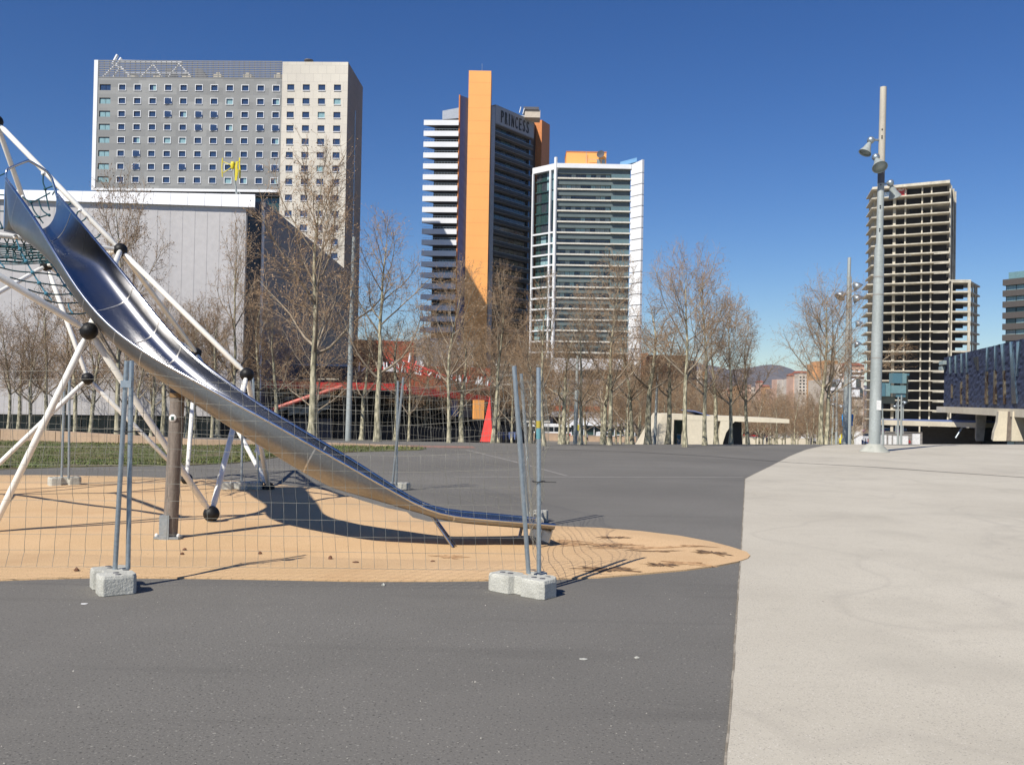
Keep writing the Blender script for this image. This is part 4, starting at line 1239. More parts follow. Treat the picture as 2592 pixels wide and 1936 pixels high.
# tinted glass boxes in front
TG = empty('glass_box_sculpture', Vector((112, 285, ZB0)), label='cluster of teal glass boxes standing before the bare concrete tower', cat='glass structure')
Z7 = lambda x, y: (2150 + x / 4.588, 800 + y / 4.588)
fz = Frame(at(2215, 1000, 285), at(2310, 1000, 285))
for i, (x0, y0, x1, y1, k, d) in enumerate([(485, 662, 595, 780, 'teal_screen', 1.0), (595, 665, 655, 780, 'teal_light', .6), (340, 775, 405, 930, 'teal_screen', .8), (405, 778, 470, 930, 'teal_light', .4), (470, 805, 640, 895, 'teal_light', 1.2),
                                            (640, 690, 690, 1010, 'dark_glass', -.4), (530, 897, 640, 940, 'teal_screen', .8), (345, 932, 530, 1015, 'dark_glass', 0), (655, 668, 700, 690, 'teal_screen', -.2)]):
    pbox(x0, y0, x1, y1, -2.5 + d, d, 'glass_box', k, TG, fz, Z7)
m = MB(); 
for x in (400, 560, 640): 
    u_, z_ = fz.px(*Z7(x, 1000)); m.fbox(fz, u_, u_ + .3, ZB0, z_, -1.5, -1.2)
m.build('support_frame', M['pole_paint'], TG)

# ---------- blue wedge building (far right)
BL = empty('blue_wedge_building', Vector((46, 93, -3)), label='long dark blue rough-faced wedge building raised on concrete, right edge', cat='building')
A, Bb = at(2390, 905, 110), at(2592, 857, 78)
fe = Frame(A, Bb)
ext = 26.0
Lb = fe.L + ext
# slope of the roofline in u
zA_, zB2 = A.z, Bb.z
zt_b = lambda u: zA_ + (zB2 - zA_) * min(u, fe.L) / fe.L
zb_b = at(2390, 1029, 110).z
# coarse blue render: displaced sheet
M['blue_render'] = mat('rough_blue_render', (0.018, 0.028, 0.066), 0.85, c2=(0.034, 0.048, 0.10), scale=2.2, stretch=(1, 1, 2.5), bump=1.0, bscale=7, grit=0.2, gscale=9)
NU, NZ = 150, 24
vs = []
for i in range(NU + 1):
    u = Lb * i / NU
    for j in range(NZ + 1):
        z = zb_b + (zt_b(u) - zb_b) * j / NZ
        d = 0.11 * noise.noise(Vector((u * 1.1, z * 3.2, 0))) + .07 * noise.noise(Vector((u * 3.0, z * 6, 4)))
        vs.append(fe.pt(u, z, d))
m = MB()
m.add(vs, [(i * (NZ + 1) + j, (i + 1) * (NZ + 1) + j, (i + 1) * (NZ + 1) + j + 1, i * (NZ + 1) + j + 1) for i in range(NU) for j in range(NZ)])
m.build('blue_wall', M['blue_render'], BL)
m = MB()
m.hexa([fe.pt(0, zb_b, -.3), fe.pt(fe.L, zb_b, -.3), fe.pt(fe.L + 2, zb_b, -40), fe.pt(10, zb_b, -40), fe.pt(0, zA_ - .05, -.3), fe.pt(fe.L, zB2 - .05, -.3), fe.pt(fe.L + 2, zB2 - .05, -40), fe.pt(10, zA_ - .05, -40)])
m.build('rear_volume', M['navy'], BL)
Z7b = Z7
def strip_on(x0, y0, x1, y1, xb0, xb1, k, name, d=.14):
    a = fe.px(*Z7b(x0, y0), d); b1 = fe.px(*Z7b(x1, y0), d); c_ = fe.px(*Z7b(xb0, y1), d); e_ = fe.px(*Z7b(xb1, y1), d)
    m = MB(); ztop2 = lambda u: min(a[1], zt_b(u) - .03)
    m.hexa([fe.pt(c_[0], c_[1], d), fe.pt(e_[0], c_[1], d), fe.pt(e_[0], c_[1], .0), fe.pt(c_[0], c_[1], .0), fe.pt(a[0], ztop2(a[0]), d), fe.pt(b1[0], ztop2(b1[0]), d), fe.pt(b1[0], ztop2(b1[0]), 0), fe.pt(a[0], ztop2(a[0]), 0)])
    return m.build(name, M[k], BL)
M['mirror_blue'] = mat('mirror_strip_blue', (0.16, 0.24, 0.33), 0.12, 0.8, grit=0)
M['mirror_warm'] = mat('mirror_strip_warm', (0.5, 0.42, 0.28), 0.15, 0.85, c2=(0.12, 0.08, 0.06), scale=1.3, lo=.45, hi=.55, grit=0)
for q in [(1155, 480, 1172, 668, 1158, 1172), (1220, 462, 1238, 668, 1222, 1236), (1288, 440, 1306, 660, 1290, 1304), (1350, 415, 1364, 660, 1350, 1364), (1588, 360, 1606, 640, 1578, 1594), (1680, 345, 1696, 625, 1678, 1692),
          (1752, 320, 1786, 640, 1776, 1790), (1858, 290, 1880, 1015, 1885, 1940), (1940, 300, 1975, 700, 1930, 1940)]:
    strip_on(*q, 'mirror_blue', 'mirror_strip')
for q in [(1285, 760, 1296, 1020, 1282, 1296), (1350, 678, 1366, 1020, 1350, 1366), (1575, 648, 1594, 1020, 1568, 1594), (1676, 630, 1690, 1020, 1664, 1696), (1776, 632, 1790, 1020, 1786, 1804), (1178, 790, 1186, 950, 1176, 1186)]:
    strip_on(*q, 'mirror_warm', 'mirror_strip')
strip_on(1432, 480, 1480, 636, 1480, 1484, 'black', 'slit_window', .16)
for (x0, y0, x1, y1) in ((1095, 525, 1140, 570), (1090, 588, 1125, 632)):
    pbox(x0, y0, x1, y1, .1, .5, 'corner_window', 'pale_glass', BL, fe, Z7)
# concrete ledge under the blue wall
zl_t = zb_b - .01
m = MB()
u475 = fe.px(2475, 1030)[0]
m.hexa([fe.pt(-1.5, zl_t - .65, .5), fe.pt(Lb, zl_t - .65, .9), fe.pt(Lb, zl_t - .65, -14), fe.pt(-1.5, zl_t - .65, -14), fe.pt(-1.5, zl_t, .5), fe.pt(Lb, zl_t, .9), fe.pt(Lb, zl_t, -14), fe.pt(-1.5, zl_t, -14)])
m.build('concrete_ledge', M['cream_concrete'], BL)
# canted piers
def pier(pts, Y0, Y1, k, name):
    a = [at(*Z7(x, y), Y0) for x, y in pts]
    dx = Vector(((Y1 - Y0) * .47, Y1 - Y0, 0))
    vs = a + [p + dx for p in a]
    n = len(a)
    m = MB(); m.add(vs, [tuple(range(n - 1, -1, -1)), tuple(range(n, 2 * n))] + [(i, (i + 1) % n, n + (i + 1) % n, n + i) for i in range(n)])
    return m.build(name, M[k], BL)
pier([(1895, 1108), (2300, 1108), (2300, 1450), (1882, 1450)], 78, 90, 'cream_concrete', 'concrete_pier')
pier([(1735, 1108), (1890, 1108), (1880, 1450), (1668, 1450), (1680, 1360), (1720, 1240)], 79.5, 84, 'cream_concrete', 'concrete_pier')
pier([(1842, 1108), (1890, 1108), (1880, 1450), (1824, 1450)], 79.2, 79.6, 'wood_post', 'rusty_strip')
pier([(1480, 1104), (1600, 1104), (1560, 1450), (1472, 1450)], 96, 104, 'concrete', 'concrete_pier')
pier([(1480, 1104), (1900, 1104), (1900, 1450), (1480, 1450)], 106, 108, 'black', 'dark_back_wall')
# low canopy wing
A, Bb2 = at(2222, 1062, 118), at(2473, 1070, 100)
fy = Frame(A, Bb2)
m = MB()
m.hexa([fy.pt(0, at(2222, 1075, 118).z, 0), fy.pt(fy.L, at(2473, 1082, 100).z, 0), fy.pt(fy.L, at(2473, 1082, 100).z, -12), fy.pt(0, at(2222, 1075, 118).z, -12), fy.pt(0, A.z, 0), fy.pt(fy.L, Bb2.z, 0), fy.pt(fy.L, Bb2.z, -12), fy.pt(0, A.z, -12)])
m.build('low_canopy', M['cream_concrete'], BL)
m = MB(); m.hexa([fy.pt(0.2, A.z + .003, -.3), fy.pt(fy.L, Bb2.z + .003, -.3), fy.pt(fy.L, Bb2.z + .003, -12), fy.pt(.2, A.z + .003, -12), fy.pt(.2, A.z + .12, -.3), fy.pt(fy.L, Bb2.z + .25, -.3), fy.pt(fy.L, Bb2.z + .25, -12), fy.pt(.2, A.z + .12, -12)])
m.build('canopy_roofing', M['navy'], BL)
uq, _ = fy.px(2335, 1090)
fsw = Frame(at(2335, 1090, 116), at(2485, 1090, 108))
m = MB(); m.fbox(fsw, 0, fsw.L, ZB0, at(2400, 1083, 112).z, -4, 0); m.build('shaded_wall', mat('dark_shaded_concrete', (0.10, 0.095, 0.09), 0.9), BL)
m = MB(); a = at(*Z7(1310, 1295), 103); b_ = at(*Z7(1235, 1415), 103); m.tube([a, b_], .12, 6); m.build('steel_prop', M['galv'], BL)
m = MB(); u0, z0 = fy.px(*Z7(1130, 1215), -3); u1, z1 = fy.px(*Z7(1300, 1108), -3)
m.hexa([fy.pt(u0, z0, -3), fy.pt(fy.L + 2, z0, -3), fy.pt(fy.L + 2, z0, -9), fy.pt(u0, z0, -9), fy.pt(u1, z1, -3), fy.pt(fy.L + 2, z1, -3), fy.pt(fy.L + 2, z1, -9), fy.pt(u1, z1, -9)])
m.build('sloping_wall', M['dark_clad'], BL)
pbox(1300, 1120, 1395, 1225, -2.9, -2.7, 'glass_door', 'green_glass', BL, fy, Z7)

# ---------- dark flats at the far right edge
DF = empty('dark_flats', Vector((92, 172, ZB0)), label='dark grey block of flats with green-glass window bands above the blue building', cat='building')
A, Bb = at(2538, 708, 170), at(2700, 700, 160)
ff = Frame(A, Bb)
pf = 28.0 / F * 170
lev = 26
m = MB(); m.fbox(ff, 0, ff.L, ZB0, A.z, -15, -1.0); m.build('core_wall', M['dark_clad'], DF)
bd = MB(); lbox(0, ff.L, -1, 0, 0, pf * .55, bd); bdm = bd.mesh('brick_band', mat('brown_grey_brick', (0.085, 0.075, 0.07), .85, grit=.2, gscale=3))
wn = {}
for k in ('curtain_glass', 'green_glass', 'pale_glass'):
    q = MB(); lbox(0.05, 1.75, -.95, -.7, 0, pf * .44, q); wn[k] = q.mesh('window_pane', M[k])
for i in range(lev):
    z = A.z - pf * i - pf * .55
    if z < -5: break
    fplace('brick_band', bdm, DF, ff, 0, z, 0)
    for k in range(6):
        fplace('window_pane', wn[RW.choice(list(wn))], DF, ff, .3 + k * 1.85, z - pf * .445, 0)
m = MB(); m.fbox(ff, 1, ff.L, A.z + .01, A.z + 1.2, -.3, -.2); m.build('roof_glass_rail', M['teal_light'], DF)

# ---------- red-roofed pavilion behind the trees
RP = empty('red_pavilion', Vector((-12, 80, -3)), label='dark open pavilion with bright red fascia beam and terracotta walls', cat='building')
Z3 = lambda x, y: (580 + x / 3.072, 800 + y / 3.072)
A, Bb = at(658, 963, 74), at(1030, 977, 78)
fq = Frame(A, Bb)
m = MB(); m.fbox(fq, 0, fq.L, fq.px(800, 984)[1], A.z, -1.0, 0); m.build('red_fascia', M['red'], RP)
for x0, x1 in ((265, 360), (475, 535), (575, 640), (690, 740), (755, 850)): pbox(x0, 484, x1, 494, 0, .12, 'cream_light_strip', 'cream_concrete', RP, fq, Z3)
A, Bb = at(1031, 977, 78.2), at(1242, 1003, 84)
fr_ = Frame(A, Bb)
m = MB(); m.hexa([fr_.pt(0, A.z - .6, 0), fr_.pt(fr_.L, Bb.z - .5, 0), fr_.pt(fr_.L, Bb.z - .5, -1), fr_.pt(0, A.z - .6, -1), fr_.pt(0, A.z, 0), fr_.pt(fr_.L, Bb.z, 0), fr_.pt(fr_.L, Bb.z, -1), fr_.pt(0, A.z, -1)]); m.build('red_fascia', M['red'], RP)
# roof, and interior whose deep shade is painted in as black walls
zf0 = fq.px(658, 975)[1]
m = MB(); m.fbox(fq, 0, fq.L, zf0, zf0 + .3, -16, -1.01); m.build('roof', M['dark_clad'], RP)
m = MB(); m.fbox(fr_, 0, fr_.L, zf0 - .8, zf0 - .5, -16, -1.01); m.build('roof', M['dark_clad'], RP)
m = MB(); m.fbox(fq, 0, fq.L + 14, -4.5, zf0 - .01, -16, -10); m.build('dark_back_wall', M['black'], RP)
m = MB(); m.fbox(fq, -.4, 0, -4.5, zf0, -16, 0); m.build('dark_side_wall', M['dark_clad'], RP)
m = MB(); m.fbox(fr_, fr_.L - .5, fr_.L, -4.5, zf0 - .9, -16, -2); m.build('dark_side_wall', M['black'], RP)
m = MB(); m.fbox(fq, 2, fq.L + 13, -4.5, -1.0, -9.9, -4.5); m.build('inner_counter', M['black'], RP)
pbox(420, 800, 850, 990, -5, -3.2, 'stone_wall', 'dark_clad', RP, fq, Z3)
# lattice panels
q = MB(); vs = [(0, 0, 0), (1.05, 0, .28), (.88, 0, -.05), (-.17, 0, -.33)]
q.add(vs + [(v[0], .06, v[2]) for v in vs], [(0, 1, 2, 3), (7, 6, 5, 4), (0, 4, 5, 1), (1, 5, 6, 2), (2, 6, 7, 3), (3, 7, 4, 0)])
lat = q.mesh('lattice_panel', M['pale_glass'])
for (x, y) in ((250, 590), (250, 640), (330, 610), (330, 665), (400, 590), (400, 640), (395, 715), (470, 715), (470, 745), (555, 715), (560, 740), (635, 690), (620, 745), (690, 620), (690, 670), (690, 715), (630, 640), (560, 590), (480, 575), (330, 560), (250, 560)):
    u_, z_ = fq.px(*Z3(x, y), -2.2); fplace('lattice_panel', lat, RP, fq, u_, z_, -2.2)
m = MB(); m.tube([at(*Z3(300, 738), 72.5), at(*Z3(600, 634), 72.5), at(*Z3(880, 547), 73.5)], .16, 8); m.build('diagonal_brace', mat('salmon_paint', (.60, .16, .12), .5), RP)
# terracotta upper walls, grey wall
ft = Frame(at(902, 900, 96), at(1240, 905, 100))
for q4, k, nm, d in (((990, 182, 1440, 560), 'terracotta', 'terracotta_wall', 0), ((1442, 180, 1905, 385), 'grey_wall', 'grey_upper_wall', -.2), ((1442, 388, 2030, 640), 'terracotta', 'terracotta_wall', .1)):
    pbox(*q4, d - 3, d, nm, k, RP, ft, Z3)
pbox(228, 366, 930, 376, -.3, 0, 'white_roof_edge', 'white_clad', RP, Frame(at(650, 920, 88), at(885, 924, 88)), Z3)
pbox(200, 380, 1000, 640, -3, -.4, 'dark_upper_wall', 'dark_clad', RP, Frame(at(640, 920, 90), at(905, 924, 90)), Z3)
# spiky roof fins, white and red
fin_w = MB(); fin_w.hexa([(-.09, -.05, 0), (.09, -.05, 0), (.09, .05, 0), (-.09, .05, 0), (.1, -.05, 1), (.22, -.05, 1), (.22, .05, 1), (.1, .05, 1)])
fwm, frm_ = fin_w.mesh('roof_fin', M['white_clad']), fin_w.mesh('roof_fin', M['red'])
RF = random.Random(5)
for i in range(86):
    t = (i + RF.random()) / 86
    x = 1000 + t * 1020
    y = interp([(1000, 430), (1250, 430), (1450, 450), (1600, 480), (2030, 545)], x)
    p = at(*Z3(x, y), 80 + RF.uniform(0, 6))
    if not (1180 < x < 1500) and RF.random() < .2: continue
    o = place('roof_fin', frm_ if RF.random() < .38 else fwm, RP, p - origin_of(RP), RF.uniform(-.6, .6))
    s = RF.uniform(.5, 1.1) * (1.2 if 1200 < x < 1500 else .8)
    o.scale = (.75, .8, s); o.rotation_euler = (RF.uniform(-.3, .3), RF.uniform(-.4, .6), RF.uniform(-.6, .6))
p = at(*Z3(1398, 360), 80); m = MB(); m.tube([p, at(*Z3(1410, 287), 80)], .1, 6); m.build('tall_roof_fin', M['white_clad'], RP)
for a, b_ in (((1220, 320), (1480, 440)), ((1330, 340), (1600, 430)), ((1400, 370), (1560, 470)), ((1250, 360), (1330, 420)), ((1480, 400), (1700, 470))):
    m = MB(); m.tube([at(*Z3(*a), 82), at(*Z3(*b_), 81)], .055, 6); m.build('roof_rod', M['red'], RP)
# red wedge support, orange and blue panels inside
a, b_, c_ = at(1215, 1118, 60), at(1247, 1118, 60), at(1240, 1002, 60.5)
m = MB(); m.add([a, b_, c_, a + Vector((.2, 1.2, 0)), b_ + Vector((.2, 1.2, 0)), c_ + Vector((0, .4, 0))], [(0, 1, 2), (5, 4, 3), (0, 3, 4, 1), (1, 4, 5, 2), (2, 5, 3, 0)]); m.build('red_wedge_leg', mat('bright_red_paint', (.80, .06, .045), .5), RP)
fi = Frame(at(1140, 1030, 82), at(1240, 1032, 84))
pbox(1905, 652, 1985, 800, -.3, 0, 'orange_panel', 'orange', RP, Frame(at(1140, 1030, 66), at(1240, 1032, 67)), Z3)
pbox(1830, 652, 1900, 790, -.6, -.3, 'brown_panel', 'wood_post', RP, fi, Z3)
pbox(1745, 655, 1795, 780, -.6, -.3, 'blue_panel', 'navy', RP, fi, Z3)

# ---------- small concrete pavilion
CP = empty('concrete_pavilion', Vector((18, 62, -1.6)), label='low cream concrete pavilion with long cantilevered canopy among the trees', cat='building')
YP = 62.0
def cprism(px, Y0, Y1, k, name):
    a = [at(x, y, Y0) for x, y in px]
    vs = a + [p + Vector((0, Y1 - Y0, 0)) for p in a]
    n = len(a)
    m = MB(); m.add(vs, [tuple(range(n)), tuple(range(2 * n - 1, n - 1, -1))] + [((i + 1) % n, i, n + i, n + (i + 1) % n) for i in range(n)])
    return m.build(name, M[k], CP)
cprism([(1630, 1140), (1682, 1048), (1706, 1049), (1706, 1062), (1703, 1140)], YP, YP + 5, 'cream_concrete', 'sloping_end_wall')
cprism([(1706, 1048.5), (1998, 1061), (1998, 1071), (1860, 1066.5), (1706, 1062)], YP, YP + 5.5, 'cream_concrete', 'canopy')
cprism([(1733, 1062.5), (1807, 1064.5), (1807, 1140), (1728, 1140)], YP + .01, YP + .8, 'cream_concrete', 'front_wall')
cprism([(1824, 1065.5), (1860, 1067), (1852, 1074), (1838, 1095), (1830, 1120), (1828, 1140), (1818, 1140)], YP + .01, YP + 1.0, 'cream_concrete', 'canted_pier')
cprism([(1855, 1067.5), (1877, 1068.5), (1879, 1140), (1829, 1140), (1836, 1100)], YP + 1.2, YP + 5, 'black', 'dark_side')
cprism([(1708, 1062.5), (1732, 1063.5), (1730, 1140), (1706, 1140)], YP + 2.4, YP + 2.7, 'curtain_glass', 'glazing')
cprism([(1714, 1098), (1732, 1100), (1732, 1140), (1714, 1140)], YP + 1.6, YP + 1.9, 'graffiti', 'painted_panel')
cprism([(1807.5, 1065), (1824, 1066), (1820, 1140), (1808, 1140)], YP + 2.6, YP + 3, 'black', 'door_recess')
cprism([(1814, 1100), (1828, 1100), (1824, 1140), (1812, 1140)], YP + 1.2, YP + 1.5, 'graffiti', 'painted_panel')
cprism([(1754, 1040), (1757, 1039), (1800, 1052), (1796, 1053)], YP + .5, YP + 5, 'navy', 'roof_flap')

# ---------- brick houses and far blocks
def block(name, x0, y0, x1, yb, Y, depth, k, label, rows=0, cols_=0, win='dark_glass', roof=None, wfrac=(.5, .5), slope=0.0, balcony=None, side=None, group=None, top=0.12):
    A, Bb = at(x0, y0, Y), at(x1, y0 + slope, Y)
    f = Frame(A, Bb)
    root = empty(name, Vector(((A.x + Bb.x) / 2, Y, ZB0)), label=label, cat='building', group=group)
    m = MB(); m.fbox(f, 0, f.L, ZB0, A.z, -depth, 0); m.build('wall', M[k], root)
    if roof:
        m = MB(); m.hexa([f.pt(-.4, A.z + .01, .5), f.pt(f.L + .4, A.z + .01, .5), f.pt(f.L + .4, A.z + .01, -depth), f.pt(-.4, A.z + .01, -depth), f.pt(.6, A.z + 1.6, -depth * .3), f.pt(f.L - .6, A.z + 1.6, -depth * .3), f.pt(f.L - .6, A.z + 1.6, -depth * .7), f.pt(.6, A.z + 1.6, -depth * .7)])
        m.build('roof', M[roof], root)
    zb_ = at(x0, yb, Y).z
    if rows:
        ph, pwid = (A.z - zb_) * (1 - top) / rows, f.L / cols_
        q = MB(); lbox(-pwid * wfrac[0] / 2, pwid * wfrac[0] / 2, 0, .12, -ph * wfrac[1] / 2, ph * wfrac[1] / 2, q); qm = q.mesh('window', M[win])
        if balcony:
            bq = MB(); lbox(-pwid * .42, pwid * .42, 0, 1.1, -ph * .42, -ph * .08, bq); bqm = bq.mesh('balcony', M[balcony])
        for r_ in range(rows):
            for c_ in range(cols_):
                u_, z_ = (c_ + .5) * pwid, A.z - (A.z - zb_) * top - (r_ + .5) * ph
                fplace('window', qm, root, f, u_, z_)
                if balcony: fplace('balcony', bqm, root, f, u_, z_)
    return root, f
block('brick_house', 1600, 893, 1640, 1000, 330, 14, 'brick', 'low brown brick block just right of the white tower edge', 3, 3, roof=None)
block('brick_house', 1640, 898, 1738, 1000, 300, 20, 'brick', 'orange brick block with a small white roof hut behind tall trees', 4, 7, wfrac=(.5, .25))
block('brick_house', 1738, 912, 1764, 1000, 306, 14, 'dark_clad', 'narrow dark shaded house beside the orange brick block')
block('pale_house', 1765, 938, 1777, 985, 420, 8, 'pale_wall', 'narrow pale tower house left of the hill', 4, 1)
block('pale_house', 1779, 941, 1790, 985, 430, 8, 'ochre_wall', 'narrow ochre tower house left of the hill', 4, 1)
block('apartment_block', 2057, 921, 2090, 1010, 520, 10, 'ochre_wall', 'narrow ochre wall of flats nearest the hill foot')
block('apartment_block', 2090, 912, 2121, 1010, 505, 26, 'ochre_wall', 'tall plain ochre block of flats above the bare trees', 0, 0)
block('apartment_block', 2121, 921, 2150, 985, 480, 20, 'pale_wall', 'cream flats with stacked balconies right of the plain ochre block', 5, 2, balcony='white')
block('apartment_block', 2150, 925, 2188, 985, 470, 20, 'pink_wall', 'salmon flats close behind the bare concrete tower', 5, 3, balcony='white', roof='roof_tile')
block('apartment_block', 2022, 944, 2048, 1000, 640, 16, 'pale_wall', 'pale flats under a small red tiled roof', 6, 3, roof='roof_tile')
block('apartment_block', 2008, 950, 2022, 1000, 650, 16, 'pink_wall', 'slim pink flats left of the red-roofed flats', 5, 1, roof='roof_tile')
block('apartment_block', 2048, 939, 2058, 1000, 655, 16, 'pale_wall', 'slim pale flats wedged right of the red-roofed flats', 6, 1, win='orange_dark')
block('apartment_block', 1996, 959, 2008, 1000, 700, 14, 'pale_wall', 'stepped white flats with blue balconies on the slope', 5, 2, win='banner_blue')
block('apartment_block', 1980, 961, 1996, 1000, 720, 14, 'pale_wall', 'white balconied flats halfway down the far slope', 5, 2)
block('apartment_block', 1966, 960, 1981, 1000, 740, 14, 'pink_wall', 'cream and pink flats at the left of the stepped row', 4, 2)
RH = random.Random(21)
hs = []
for i in range(22):
    x = 1700 + i * 12.2 + RH.uniform(-4, 4)
    y = interp([(1700, 992), (1830, 990), (1860, 980), (1930, 972), (1970, 985)], x) + RH.uniform(-6, 8)
    block('far_house', x, y, x + RH.uniform(10, 17), y + 26, 800 + RH.uniform(0, 160), 12, RH.choice(['pale_wall', 'pink_wall', 'pink_wall', 'ochre_wall']),
          'tiny pale or terracotta house in the far town below the hill', 2, 3, roof=RH.choice(['roof_tile', None]), group='tiny houses below the hill')
# grey-white modern office with dark windows beside the concrete tower
OF, fof = block('office_block', 2098, 960, 2186, 1110, 260, 18, 'pale_wall', 'cream and white modern office with terraced floors left of the concrete tower', 0, 0, slope=0)
Z5b = lambda x, y: (1780 + x / 4.706, 850 + y / 4.706)
for (x0, y0, x1, y1, k, d) in [(1510, 515, 1640, 548, 'silver_panel', .4), (1515, 552, 1585, 610, 'mid_glass', .2), (1600, 552, 1645, 640, 'white_clad', .3), (1645, 552, 1670, 620, 'mid_glass', .3), (1510, 612, 1680, 650, 'white_clad', .5),
                              (1815, 515, 1870, 605, 'mid_glass', .3), (1770, 510, 1815, 615, 'white_clad', .4), (1760, 618, 1890, 626, 'dark_clad', .3), (1770, 640, 1890, 725, 'white_clad', .3), (1860, 640, 1895, 720, 'mid_glass', .4),
                              (1760, 735, 1890, 742, 'dark_clad', .3), (1800, 850, 1845, 935, 'pale_glass', .3), (1760, 840, 1895, 848, 'dark_clad', .4), (1760, 950, 1895, 960, 'dark_clad', .4), (1830, 970, 1890, 1060, 'mid_glass', .2)]:
    pbox(x0, y0, x1, y1, 0, d, 'facade_panel', k, OF, fof, Z5b)
# ================================================================== TREES
def bark_mat():
    m = mat('plane_bark', (0.36, 0.32, 0.23), 0.9, grit=0)
    N, L, b = nodes(m)
    tc = N.new('ShaderNodeTexCoord')
    mp = N.new('ShaderNodeMapping'); mp.inputs['Scale'].default_value = (5, 5, 1.7); L.new(tc.outputs['Object'], mp.inputs[0])
    n = N.new('ShaderNodeTexNoise'); n.inputs['Scale'].default_value = 2.0; n.inputs['Detail'].default_value = 5; L.new(mp.outputs[0], n.inputs['Vector'])
    r = N.new('ShaderNodeValToRGB'); r.color_ramp.interpolation = 'LINEAR'
    e = r.color_ramp.elements
    e[0].position = 0.36; e[0].color = (0.13, 0.115, 0.085, 1)
    e[1].position = 0.62; e[1].color = (0.52, 0.47, 0.33, 1)
    q = e.new(0.46); q.color = (0.25, 0.235, 0.155, 1)
    L.new(n.outputs[0], r.inputs[0]); L.new(r.outputs[0], b.inputs['Base Color'])
    return m
M['bark'] = bark_mat()
M['limb'] = mat('limb_bark', (0.22, 0.17, 0.12), 0.9, c2=(0.36, 0.30, 0.22), scale=3, grit=0.1)
def twig_mat(name, a, b_):
    m = mat(name, a, 0.9, c2=b_, scale=0.9, detail=3, lo=0.35, hi=0.65, grit=0.25, gscale=9)
    return m
M['twig'] = twig_mat('twig_bark', (0.235, 0.15, 0.082), (0.35, 0.24, 0.145))
M['twig_far'] = twig_mat('far_twig_bark', (0.23, 0.145, 0.078), (0.33, 0.22, 0.125))

